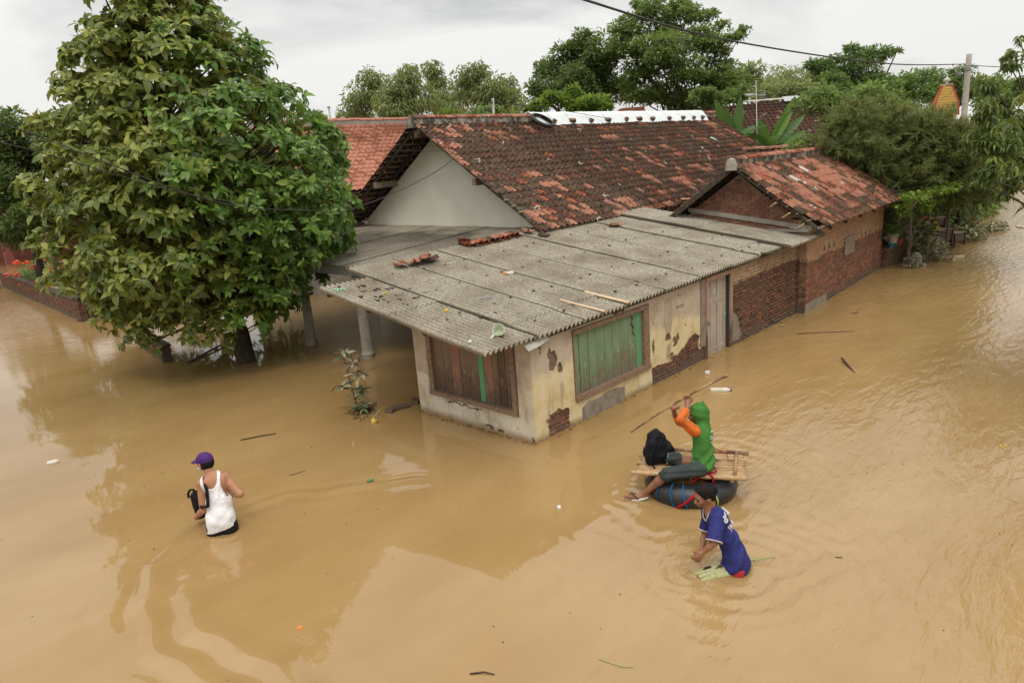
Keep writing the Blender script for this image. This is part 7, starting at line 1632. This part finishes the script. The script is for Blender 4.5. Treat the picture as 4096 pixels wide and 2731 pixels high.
stick('split_plank', 'shorter pale stick on the roof edge left of the longer plank', (1.46, .64, zr(1.46, .64) + .045), (1.54, -.16, zr(1.5, -.16) + .04), .055, .018, M['plank_pale'], 'plank')
# dipper
dp = thing('plastic_dipper', 'pale green plastic water dipper lying on the roof corner', 'dipper', (-.36, .22, zr(0, .22) + .10)); ax_ = Vector((-CAM.x * 0 - .62, -.62, .48)).normalized(); Rq = ax_.to_track_quat('Z', 'Y').to_matrix()
b = MB(); b.lathe([(.0, -.10), (.062, -.10), (.066, -.09), (.082, .03), (.088, .032), (.086, .036), (.079, .03), (.062, -.085), (.0, -.09)], 24, (0, 0, 0), Rq); b.build('cup', M['green_plastic'], dp, True)
hdv = Vector((-.55, .35, -.62)); hdv = (hdv - ax_ * hdv.dot(ax_)).normalized(); b = MB(); b.beam(ax_ * .02 + hdv * .082, ax_ * .01 + hdv * .21, .03, .014, up=tuple(ax_)); b.beam(ax_ * .01 + hdv * .205, -ax_ * .012 + hdv * .235, .034, .016, up=tuple(ax_)); b.build('handle', M['green_plastic'], dp)
bb_ = thing('baby_bottle', 'small clear bottle with orange cap on the corrugated roof', 'bottle', (2.0, 2.2, zr(2, 2.2) + .05)); Rq = Vector((.75, -.65, 0)).to_track_quat('Z', 'Y').to_matrix()
b = MB(); b.lathe([(0, -.08), (.030, -.08), (.034, -.07), (.034, .03), (.028, .05)], 14, (0, 0, 0), Rq); b.build('body', M['water_plastic'], bb_, True); b = MB(); b.lathe([(.03, -.082), (.032, -.085), (.03, -.12), (.015, -.135), (0, -.136)], 14, (0, 0, 0), Rq); b.build('cap', M['orange_plastic'], bb_, True)
b = MB(); b.lathe([(0, .03), (.018, .024), (.03, 0), (.018, -.024), (0, -.03)], 12); o = b.build('orange_ball', M['yellow_flower'], None, True); o.location = (-.21, 1.44, zr(0, 1.44) + .04); tagit(o, 'small yellow orange ball on the corrugated roof', 'ball')
b = MB()
for k in range(5): a = k * 1.25; b.tube([(0, 0, .0), (cos(a) * .07, sin(a) * .09, .02), (cos(a) * .12, sin(a) * .16, .0)], .009, 5)
o = b.build('green_plastic_scrap', simple('mint_plastic', (.3, .62, .35), None, 5, .5, 0)); o.location = (-.80, 3.33, zr(0, 3.33) + .035); tagit(o, 'mint green star shaped plastic scrap at the roof tip', 'scrap')
b = MB()
for k in range(7): b.tube([(random.uniform(-.16, .16), random.uniform(-.12, .12), random.uniform(0, .04)) for _ in range(5)], .003, 4)
o = b.build('wire_tangle', M['steel']); o.location = (.63, 1.52, zr(.6, 1.5) + .03); tagit(o, 'tangle of thin pale wire on the corrugated roof', 'wire')
b = MB(); b.beam((-.15, -.02, 0), (.15, .02, 0), .015, .01); o = b.build('white_rod', M['white_plastic']); o.location = (1.75, 3.45, zr(1.7, 3.45) + .035); tagit(o, 'thin white rod below the small tile heap', 'rod')
b = MB(); b.box((0, 0, 0), (.07, .03, .02)); o = b.build('yellow_chip', M['yellow_flower']); o.location = (-.35, 2.75, zr(0, 2.75) + .03); tagit(o, 'tiny yellow chip among the dark litter on the roof', 'scrap')
b = MB(); b.box((0, 0, 0), (.05, .04, .03), (.3, .2, .5)); o = b.build('white_scrap', M['white_plastic']); o.location = (-.82, .30, zr(0, .3) + .03); tagit(o, 'small white scrap at the front roof corner', 'scrap')
b = MB(); b.box((0, 0, 0), (.55, .12, .006)); o = b.build('pale_patch_sheet', M['white_plastic']); o.location = (9.35, .15, zr(9.3, .15) + .225); o.rotation_euler = (.15, 0, .2); tagit(o, 'narrow translucent strip on the far end of the corrugated roof', 'sheet')
# ------------------------------------------------------------------ things in the water
def bottle(label, loc, yaw, L=.22, r=.032, cap=True):
    t = thing('plastic_bottle', label, 'bottle', loc); Rq = Vector((cos(yaw), sin(yaw), .05)).to_track_quat('Z', 'Y').to_matrix(); b = MB(); b.lathe([(0, -L / 2), (r * .9, -L / 2), (r, -L / 2 + .01), (r * .95, -L * .2), (r, -L * .1), (r * .94, 0), (r, L * .12), (r, L * .25), (r * .4, L * .42), (r * .4, L * .46)], 14, (0, 0, 0), Rq); b.build('body', M['water_plastic'], t, True)
    if cap: b = MB(); b.lathe([(r * .46, L * .44), (r * .46, L * .5), (0, L * .505)], 12, (0, 0, 0), Rq); b.build('cap', M['cap_blue'], t, True)
bottle('floating clear bottle with blue cap behind the raised pole', (3.40, -1.10, .012), -1.15, .34, .045)
bottle('small crushed clear bottle floating alone at the far left', (-4.68, 5.78, .01), -.4, .16, .04, False)
b = MB(); b.box((0, 0, .02), (.13, .07, .05), (.1, .2, .3)); o = b.build('white_foam_cup', M['white_plastic']); o.location = (4.13, -.47, 0); tagit(o, 'small white foam piece floating in front of the door', 'scrap')
b = MB(); b.lathe([(0, .03), (.02, .02), (.028, .0), (.02, -.02)], 10); o = b.build('white_ball', M['white_plastic'], None, True); o.location = (-1.25, -1.46, .005); tagit(o, 'tiny white ball floating in open water left of the sandal', 'ball')
def twig(label, pts, r, mat='debris', name='floating_stick', cat='stick'):
    c = Vector(pts[0]); b = MB(); b.tube([Vector(p) - c for p in pts], [r * (1 - .4 * i / (len(pts) - 1)) for i in range(len(pts))], 5); o = b.build(name, M[mat], None, True); o.location = c; return tagit(o, label, cat)
twig('thin bent brown stick floating behind the wading person with the cap', [(-2.50, 4.05, .008), (-2.25, 3.93, .014), (-2.02, 3.80, .008)], .012)
twig('short black pole end sticking out of the channel on the right', [(5.95, -2.15, .05), (5.6, -2.4, .02), (5.3, -2.62, -.02)], .022)
twig('long thin reddish twig floating beside the brick wall', [(7.4, -.75, .006), (7.75, -1.2, .012), (8.1, -1.65, .006)], .009)
twig('short dark stick at the bottom edge of the water', [(-3.80, -2.64, .005), (-3.72, -2.72, .012), (-3.68, -2.80, .005)], .008)
twig('small dark twig right of the boy', [(-.45, -4.30, .004), (-.42, -4.36, .01)], .005)
twig('dark strip of bark floating right of the leafy plant', [(.1, 2.75, .006), (.02, 2.62, .008)], .014)
twig('pale grass blades floating below the boy', [(-3.02, -3.35, .004), (-2.98, -3.55, .008), (-2.93, -3.62, .004)], .004, 'stem')
twig('small dark twig behind the man', [(-2.72, 2.15, .004), (-2.6, 2.12, .008), (-2.5, 2.1, .004)], .005)
twig('curved black twig near the brick house wall', [(9.6, -1.1, .008), (9.75, -1.18, .012), (9.9, -1.12, .006)], .012)
b = MB()
for k in range(6): b.beam((0, 0, .005), (cos(k) * .07, sin(k) * .07, .012), .035, .004)
o = b.build('green_sprig', M['stem']); o.location = (7.93, -.22, .004); tagit(o, 'green leafy sprig floating near the brick wall foot', 'sprig')
b = MB()
for k in range(5): b.beam((0, 0, .0), (cos(k * 1.3) * .05, sin(k * 1.3) * .05, .01), .03, .004)
o = b.build('green_scrap', simple('dull_green_scrap', (.1, .2, .1), None, 5, .7, 0)); o.location = (-2.15, 1.05, .006); tagit(o, 'dull green scrap floating in front of the annex corner', 'scrap')
b = MB(); b.box((0, 0, .004), (.05, .035, .008)); o = b.build('orange_petal', M['orange_plastic']); o.location = (-4.37, -.97, 0); tagit(o, 'tiny orange red chip floating in the lower centre', 'scrap')
b = MB(); b.tube([(-.05, 0, .01), (0, .03, .012), (.06, .01, .01), (.03, -.03, .01), (-.05, 0, .01)], .006, 5); o = b.build('yellow_loop', M['yellow_flower']); o.location = (3.25, -5.04, 0); tagit(o, 'small yellow plastic loop floating at the right', 'scrap')
# specks of floating litter: nobody could count them
b = MB()
for k in range(200):
    x, y = random.uniform(-6.5, 6), random.uniform(-7, 6)
    if x > -.1 and y > -.1: continue
    s = random.uniform(.003, .009); b.box((x, y, .003), (s * random.uniform(1, 3), s, .004), (0, 0, random.uniform(0, 3)))
o = b.build('floating_specks', M['debris']); o['kind'] = 'stuff'
# drowned young tree in front of the porch
yp = thing('drowned_sapling', 'young mud coated sapling standing in the water by the porch column', 'plant', (-.66, 3.52, 0)); b = MB(); b.tube([(0, 0, -.4), (.0, .01, .2), (-.03, .05, .55), (-.06, .1, .92)], [.016, .014, .011, .006], 6)
br = [((0, .01, .22), Vector(Rh_) * .16 + Vector((0, 0, .42))), ((-.01, .03, .35), -Vector(Rh_) * .22 + Vector((0, 0, .50))), ((-.03, .05, .5), Vector(Rh_) * .2 + Vector((0, 0, .72))), ((-.05, .08, .7), Vector(Rh_) * .14 + Vector((0, 0, .98))), ((-.06, .1, .9), -Vector(Rh_) * .08 + Vector((0, 0, 1.08))), ((0, 0, .05), Vector(Rh_) * .1 + Vector((0, 0, .10)))]
for a, c in br: b.tube([a, Vector(a).lerp(c, .5) + Vector((0, 0, .03)), c], [.009, .007, .004], 5)
b.build('stem', M['bark_grey'], yp, True)
for (a, c) in br:
    hi_ = c.z > .68
    for k in range(16 if hi_ else 14):
        an_ = 2 * pi * k / 7 + random.uniform(0, .6); q = Vector(a).lerp(c, random.uniform(.35, 1.04)) + Vector((random.gauss(0, .02), random.gauss(0, .02), random.gauss(0, .02)))
        leaf_obj('leaf', 'leaf_mud' if hi_ and random.random() < .85 else 'leaf_mudgreen', yp, random.uniform(.17, .27), random.uniform(.06, .10), random.uniform(.04, .12), tuple(q), an_, random.uniform(-.3, .6), random.uniform(-.6, .6), random.uniform(.2, .9), n=6)
yf = thing('yellow_petiole', 'cut yellow papaya stalk with green stem floating by the sapling', 'stalk', (-.80, 2.86, 0)); b = MB(); b.tube([(-.02, -.09, .012), (-.01, -.02, .03), (.0, .03, .02)], [.055, .045, .02], 8); b.build('stalk_base', M['yellow'], yf, True); b = MB(); b.tube([(0, .04, .02), (.12, .08, .07), (.30, .10, .16)], [.012, .010, .006], 6); b.build('stem', M['stem'], yf, True)
for i, (x, y, r_, lab) in enumerate(((-.30, 3.02, .4, 'left submerged brick beside the sapling'), (-.12, 2.98, -.2, 'middle submerged brick beside the sapling'), (.20, 3.0, .7, 'right dark brick breaking the water by the annex wall'))):
    b = MB(); b.box((0, 0, 0), (.25, .13, .11)); o = b.build('sunken_brick', M['brickA'][i]); o.location = (x, y, .005); o.rotation_euler = (.15, .1, r_); tagit(o, lab, 'brick', 'bricks breaking the surface by the sapling')
# ------------------------------------------------------------------ low walls and planter on the left
def brick_wall_thing(name, label, a, c, h, th, mats=None, cap=True):
    a, c = Vector(a), Vector(c); d = c - a; l = d.length; rz = math.atan2(d.y, d.x); t = thing(name, label, 'wall', a, rz); b = MB(); b.bb(.012, l - .012, .012, th - .012, -.6, h); b.build('core', M['mortarA'], t)
    items = brick_items((0, 0, 0), (1, 0, 0), l, -.12, h, mats or M['brickA'], (0, -1, 0), 0, rough=1.5)
    items += brick_items((0, th, 0), (0, -1, 0), th, -.12, h, mats or M['brickA'], (-1, 0, 0), 0, rough=1.5)
    items += [(me, Matrix.Translation((l, 0, 0)) @ Matrix.Rotation(pi, 4, 'Z') @ Matrix.Translation((0, -th, 0)) @ M_) for me, M_ in brick_items((0, 0 + th, 0), (0, -1, 0), th, -.12, h, mats or M['brickA'], (-1, 0, 0), 0, rough=1.5)]
    scatter_pieces('brick', t, items, 300, 'brick')
    if cap:
        b = MB(); n_ = int(l / .3)
        for i in range(n_): b.box(((i + .5) * l / n_, th / 2, h + .02), (l / n_ - .01, th + .03, .045), (random.gauss(0, .02), random.gauss(0, .02), 0))
        b.build('coping', M['debris'], t)
    return t
brick_wall_thing('low_brick_wall', 'low dark wet brick wall end standing in the water under the big tree', (-.95, 12.9, 0), (-1.28, 10.45, 0), .36, .22)
pw = brick_wall_thing('planter_wall', 'long dark low brick wall of the flower planter on the far left', (-.05, 33.0, 0), (-.72, 18.6, 0), .62, .2)
pw2 = brick_wall_thing('planter_return', 'short red brick return wall at the near end of the flower planter', (-.72, 18.58, 0), (.9, 19.3, 0), .72, .2, M['brickA'])
b = MB(); b.tube([(-.55, 18.9, -.2), (-.55, 18.95, 1.0)], .05, 6); o = b.build('planter_post', M['bark']); tagit(o, 'dark post stump at the near end of the planter', 'post')
def shrub(name, label, base, blobs, mats, leaf, dens, cat='shrub', L=(1., .35, .4, .1), flowers=None, hang=.2):
    t = thing(name, label, cat, base); 
    for mi, mt in enumerate(mats):
        P, D, S, T = [], [], [], []
        for (x, y, z, rx, ry, rz_) in blobs:
            n_ = int(dens * rx * max(ry, rz_) * 100 / len(mats)); q = rand_dirs(n_) * (rng.uniform(.25, 1, (n_, 1)) ** .5) * np.array([rx, ry, rz_]); q[:, 2] = np.abs(q[:, 2]) if z < .1 else q[:, 2]; P.append(q + np.array([x, y, z])); d = rand_dirs(n_); d[:, 2] = d[:, 2] * .5 + .25 - hang; D.append(d); S.append(leaf * rng.uniform(.6, 1.3, n_)); T.append(np.clip(.3 + .35 * q[:, 2] / max(rz_, .01) + rng.normal(0, .15, n_), 0, 1))
        P = np.concatenate(P); o = mesh_obj('foliage', leaves_mesh('foliage', P, np.concatenate(D), np.concatenate(S), rng.normal(0, .5, len(P)), np.concatenate(T), leaf_template(*L), M[mt]), t)
    b = MB()
    for (x, y, z, rx, ry, rz_) in blobs:
        for k in range(3): limb(b, (x * .3, y * .3, -.3), (x + random.uniform(-.5, .5) * rx, y + random.uniform(-.5, .5) * ry, z + rz_ * .5), .012, .005, .2, 4)
    b.build('stem', M['bark_grey'], t)
    if flowers:
        for (fx, fy, fz, fm, r_) in flowers:
            b = MB()
            for k in range(7): d = rand_dirs(1)[0] * r_; b.lathe([(0, r_ * .5), (r_ * .5, .3 * r_), (r_ * .62, 0), (0, -r_ * .3)], 6, (fx + d[0], fy + d[1], fz + d[2] * .6))
            b.build('flower', M[fm], t)
    return t
fl = []
for (x, y, z) in ((-.1, 9.5, .7), (.6, 9.9, .9), (1.0, 8.6, .8), (.4, 7.4, .6), (.0, 7.2, .5), (-.2, 10.8, .65), (1.3, 11, 1.1), (.7, 11.6, 1.0), (.35, 8.3, .55), (1.5, 7.6, .9), (1.2, 6.6, .75), (.1, 5.9, .45), (.6, 12.8, 1.0), (-.25, 8.3, .4)): fl.append((x, y, z, 'red_flower', .12))
shrub('flowering_shrub', 'flowering shrub with bunches of red orange blooms in the far left planter', (.1, 20, 0), [(.5, 9.5, .35, .8, 2.6, .55), (.8, 7, .3, .8, 1.8, .5), (1.1, 11.5, .5, .7, 1.5, .6)], ['leaf_dark', 'leaf_mid'], .14, 9, flowers=fl)
shrub('muddy_planter_bush', 'flattened mud coated bush drooping over the planter wall', (.1, 20, 0), [(.15, 2.8, .35, .7, 2.4, .35), (.6, 1.2, .35, .6, 1.4, .3)], ['leaf_mud', 'leaf_mudgreen'], .17, 8)
for i, (x, y, h_, lab) in enumerate(((4.35, 43.4, 3.2, 'right pink column seen between the dark trunks'), (3.1, 47.0, 3.2, 'left pink column at the far left edge'))):
    b = MB(); b.box((0, 0, h_ / 2 - .3), (.42, .42, h_ + .6)); b.box((0, 0, h_), (.6, .6, .2)); o = b.build('pink_column', M['pink_paint']); o.location = (x, y, 0); tagit(o, lab, 'column', 'pink columns')
b = MB(); b.bb(1, 13, 50, 60, -.6, 3.6); b.bb(.5, 13.5, 42.8, 61, 3.4, 3.8); o = b.build('pink_house', M['pink_paint']); tagit(o, 'pink walled building in deep shade behind the far left trees', 'building')
b = MB(); b.box((0, 0, 0), (.9, .35, .12), (0, .1, .9)); o = b.build('fallen_slab', M['concrete']); o.location = (-.6, 32.2, .12); tagit(o, 'pale slab and debris at the far end of the planter wall', 'slab')
twig('long thin pole lying on the water behind the big tree trunk', [(-1.0, 9.8, .02), (.4, 10.8, .05), (2.4, 12.6, .05)], .03, 'bark_grey')
# ------------------------------------------------------------------ pergola, pots and shrubs at the right end
for i, (x, y, h_, lab) in enumerate(((15.95, -.55, 2.15, 'front grey bamboo post of the vine pergola'), (17.1, -.75, 2.2, 'second thin post of the vine pergola'), (18.3, -1.0, 2.3, 'third dark post of the vine pergola'), (16.9, .6, 2.2, 'rear post of the vine pergola in the shade'))):
    b = MB(); b.tube([(0, 0, -.5), (.02, .0, 1), (.04, .03, h_)], [.05, .045, .038], 8); o = b.build('pergola_post', M['bark_grey'], None, True); o.location = (x, y, 0); tagit(o, lab, 'post', 'pergola posts')
b = MB()
for a, c in (((15.8, -.6, 2.1), (18.6, -1.1, 2.2)), ((15.8, .6, 2.1), (18.6, .3, 2.2)), ((15.9, -.7, 2.15), (15.9, .8, 2.15)), ((17.1, -.9, 2.18), (17.1, .8, 2.18)), ((18.3, -1.1, 2.22), (18.3, .6, 2.22))): b.tube([a, c], .03, 6)
o = b.build('pergola_lattice', M['bark_grey']); tagit(o, 'bamboo lattice carrying the vine beside the brick house', 'pergola')
twig('crooked bare branch jutting from the brick house corner', [(15.75, -.20, 1.35), (15.72, -.5, 1.62), (16.0, -.7, 1.95)], .035, 'wood_grey')
lw = brick_wall_thing('garden_wall', 'low dark brick garden wall continuing from the brick house', (15.75, -.02, 0), (17.4, -.06, 0), .62, .2)
b = MB(); b.bb(16.5, 20.5, .5, 2.8, -.5, 1.9); o = b.build('garden_shed', M['wood_dark']); tagit(o, 'dark shed wall in deep shade behind the garden pots', 'shed')
def pot(label, loc, r, h_, mat, leafmat_, n_, ll, up_=1.0, lw_=.3):
    t = thing('potted_plant', label, 'potted plant', loc); b = MB(); b.lathe([(r * .7, 0), (r, h_), (r * 1.1, h_), (r * 1.1, h_ + .03), (r * .9, h_ + .03), (r * .85, h_ - .03), (0, h_ - .03)], 14); b.build('pot', M[mat], t, True)
    P = rng.normal(0, r * .5, (n_, 3)); P[:, 2] = h_ + rng.uniform(0, ll * 1.2, n_); D = rand_dirs(n_); D[:, 2] = np.abs(D[:, 2]) * up_; me = leaves_mesh('foliage', P, D, ll * rng.uniform(.5, 1.2, n_), rng.normal(0, .4, n_), np.clip(rng.normal(.45, .2, n_), 0, 1), leaf_template(1., lw_, .4, .1), M[leafmat_]); mesh_obj('foliage', me, t)
pot('white pot with leafy plant high beside the brick house corner', (15.9, -.12, .74), .15, .22, 'pot_white', 'leaf_mid', 60, .22)
pot('red pot with spiky plant on the garden wall', (16.35, -.15, .62), .13, .14, 'pot_red', 'leaf_mudgreen', 26, .42, .8, .08)
pot('teal pot with muddy leaves at the brick house corner', (15.85, -.1, .58), .08, .14, 'pot_teal', 'leaf_mud', 22, .2)
pot('second teal pot with muddy leaves on the garden wall', (16.15, -.12, .6), .07, .13, 'pot_teal', 'leaf_mud', 22, .2)
b = MB(); b.lathe([(0, .30), (.12, .28), (.2, .16), (.2, .02), (.14, -.1)], 14); o = b.build('grey_jar', M['concrete'], None, True); o.location = (16.9, -.5, 0); tagit(o, 'round grey jar half hidden in the shrubs at the garden wall', 'jar')
shrub('muddy_flower_bush', 'tall mud streaked bush with yellow and pink flowers beside the pergola post', (17.0, -.55, 0), [(0, 0, .95, .55, .45, .38), (.2, -.1, .45, .4, .4, .4)], ['leaf_mud', 'leaf_mudgreen', 'leaf_lime'], .17, 6, flowers=[(.1, -.1, 1.35, 'pink_flower', .05), (-.1, 0, 1.28, 'pink_flower', .05), (.3, -.2, 1.3, 'yellow_flower', .05), (.45, -.3, 1.15, 'yellow_flower', .05), (.5, -.35, 1.0, 'yellow_flower', .05)])
shrub('muddy_round_bush', 'rounded silt covered bush at the water edge right of the garden wall', (17.7, -.75, 0), [(0, 0, .05, .62, .55, .72), (-.4, .1, .0, .4, .4, .45)], ['leaf_mud', 'leaf_mud', 'leaf_mudgreen'], .15, 9, hang=.3)
shrub('small_muddy_bush', 'small drooping muddy plant at the foot of the garden wall', (16.1, -.62, 0), [(0, 0, .02, .35, .28, .3), (.25, -.05, .15, .2, .2, .3)], ['leaf_mudgreen', 'leaf_mud'], .14, 9)
shrub('far_muddy_bush', 'wide muddy bush behind the wooden crates along the street', (22.0, -.75, 0), [(0, 0, .0, .9, .6, .7), (1.0, 0, .0, .8, .5, .75), (1.4, .3, .5, .7, .5, .6)], ['leaf_mud', 'leaf_mudgreen', 'leaf_dark'], .17, 6)
shrub('outlying_muddy_bush', 'isolated small muddy bush farthest out in the water on the right', (25.2, -1.15, 0), [(0, 0, .0, .6, .4, .38), (-.7, .2, .0, .4, .35, .3)], ['leaf_mud', 'leaf_mudgreen'], .17, 8)
shrub('dark_flower_shrubs', 'dark shrubs with red blooms overhanging the street water', (24.5, .6, 0), [(0, 0, .6, 1.2, .8, .9), (2.5, .3, .7, 1.2, .8, .9), (5, .8, .6, 1.3, .8, .8), (-2, .2, .8, .9, .7, .9)], ['leaf_dark', 'leaf_mid'], .18, 5, flowers=[(-.5, -.7, 1.0, 'red_flower', .06), (1.2, -.6, 1.3, 'red_flower', .07), (.4, -.7, .8, 'red_flower', .06)])
shrub('lime_creeper', 'pale green creeper patch hanging over the far water edge', (29.5, .1, 0), [(0, 0, .35, 1.3, .6, .35)], ['leaf_lime'], .17, 6)
shrub('hanging_brown_foliage', 'dark brown foliage of the mango tree drooping to the water', (33, 1.5, 0), [(0, 0, .9, 1.5, .8, 1.0), (1.5, -.4, 1.2, 1.2, .8, 1.1)], ['leaf_dark'], .22, 5, hang=.9)
def crate(label, loc, sz, rz):
    t = thing('wooden_box', label, 'box', loc, rz); w_, d_, h_ = sz; b = MB(); b.bb(-w_ / 2, w_ / 2, -d_ / 2, d_ / 2, h_ - .03, h_); b.build('top_board', M['frame_wood'], t)
    for sx in (-1, 1):
        for sy in (-1, 1): b = MB(); b.bb(sx * w_ / 2 - .03, sx * w_ / 2 + .03, sy * d_ / 2 - .03, sy * d_ / 2 + .03, 0, h_ - .03); b.build('leg', M['wood_dark'], t)
    b = MB(); b.bb(-w_ / 2 + .02, w_ / 2 - .02, -d_ / 2 + .01, d_ / 2 - .01, h_ * .35, h_ - .032); b.build('box_side', M['wood_dark'], t)
crate('large dark wooden crate standing in the shade behind the flower bush', (19.6, -.45, .1), (.8, .5, .6), -.3); crate('smaller wooden box stacked above the large crate', (19.75, -.3, .71), (.5, .4, .36), -.3); crate('low wooden bench box beside the large crate', (20.4, -.75, .05), (.6, .4, .45), -.3)
for (lab, x, y, sx, sy, rz_, mt, nm) in (('pale floating sack at the foot of the small muddy plant', 16.55, -.80, .42, .2, .3, 'pot_white', 'floating_sack'), ('flat pale board floating beside the rounded muddy bush', 18.3, -1.38, .5, .16, -.5, 'plank_pale', 'floating_board'), ('small white bottle scrap beside the rounded muddy bush', 17.75, -1.35, .12, .08, .2, 'white_plastic', 'white_scrap'), ('bluish white sheet floating beyond the farthest muddy bush', 26.0, -1.75, .7, .12, .6, 'white_plastic', 'floating_sheet'), ('rusty brown drum lid in shade by the creeper', 27.5, .0, .5, .4, 0, 'tile_rust', 'drum_lid')):
    b = MB(); n_ = 10; P = [(sx / 2 * cos(a) * random.uniform(.8, 1), sy / 2 * sin(a) * random.uniform(.8, 1), .0) for a in np.linspace(0, 2 * pi, n_, endpoint=False)]; b.prism(P, (0, 0, .045)); o = b.build(nm, M[mt]); fix_normals(o.data); o.location = (x, y, .0); o.rotation_euler = (.05, .03, rz_); tagit(o, lab, 'debris')
bank('shade_undergrowth', 'dim undergrowth behind the pergola', [(16, 3.2), (18.5, 3.0), (22, 2.4)], 2.6, 'leaf_dark', .22, 5000, .5, 11)

shrub('pole_foot_bush', 'dark green bush around the foot of the utility pole', (21.9, .0, 0), [(0, 0, .5, .8, .7, 1.0), (.9, -.2, .8, .7, .6, 1.0), (-.8, .2, 1.2, .7, .6, .9), (.3, .1, 1.9, .8, .6, .8)], ['leaf_mid', 'leaf_dark'], .19, 6)
shrub('pergola_shade_bush', 'shaded green bush filling the gap under the vine pergola', (18.0, .3, 0), [(0, 0, .8, .9, .5, .9), (-1.2, -.1, .9, .6, .4, .8), (1.0, 0, 1.0, .8, .5, .9)], ['leaf_dark', 'leaf_mid'], .16, 6)

# foam flecks and scum gathered round the tube, the waders and the wall foot: too many to count
fo_ = MB()
def fleck(x, y):
    s_ = random.uniform(.003, .008); fo_.box((x, y, .006), (s_ * random.uniform(1, 2.2), s_, .005), (0, 0, random.uniform(0, 3)))
for (cx, cy, r0, r1, n_) in ((.02, -2.48, .54, .64, 60), (-1.2, -3.62, .16, .36, 40), (-1.5, -3.4, .1, .25, 20), (-4.0, 1.4, .19, .38, 34), (-3.4, .8, 0, .6, 14)):
    for k in range(n_):
        a = random.uniform(0, 2 * pi); r_ = random.uniform(r0, r1) if random.random() < .7 else random.uniform(r0, r1) * 1.2; fleck(cx + r_ * cos(a), cy + r_ * sin(a))
o = fo_.build('foam_flecks', simple('pale_foam', (.46, .33, .17), (.56, .43, .27), 9, .8, 0)); o['kind'] = 'stuff'
sc_ = MB()
for k in range(170):
    if random.random() < .6: x, y = random.uniform(0, 9), -abs(random.gauss(0, .05)) - .01
    else: x, y = -abs(random.gauss(0, .05)) - .01, random.uniform(0, 2.6)
    s_ = random.uniform(.006, .02); sc_.box((x, y, .004), (s_ * random.uniform(1, 3), s_ * .6, .006), (0, 0, random.uniform(0, 3)))
o = sc_.build('wall_foot_scum', M['debris']); o['kind'] = 'stuff'

dc = MB()
for k in range(46):
    a = random.uniform(0, 6.28); r_ = abs(random.gauss(0, .16)); x, y = -.55 + r_ * cos(a) * 1.6, 3.42 + r_ * sin(a)
    l_ = random.uniform(.05, .2); an_ = random.uniform(0, 3.14); dc.tube([(x - l_ / 2 * cos(an_), y - l_ / 2 * sin(an_), random.uniform(0, .02)), (x, y, random.uniform(.01, .05)), (x + l_ / 2 * cos(an_), y + l_ / 2 * sin(an_), random.uniform(0, .02))], random.uniform(.003, .008), 4)
o = dc.build('twig_litter', M['debris']); o['kind'] = 'stuff'
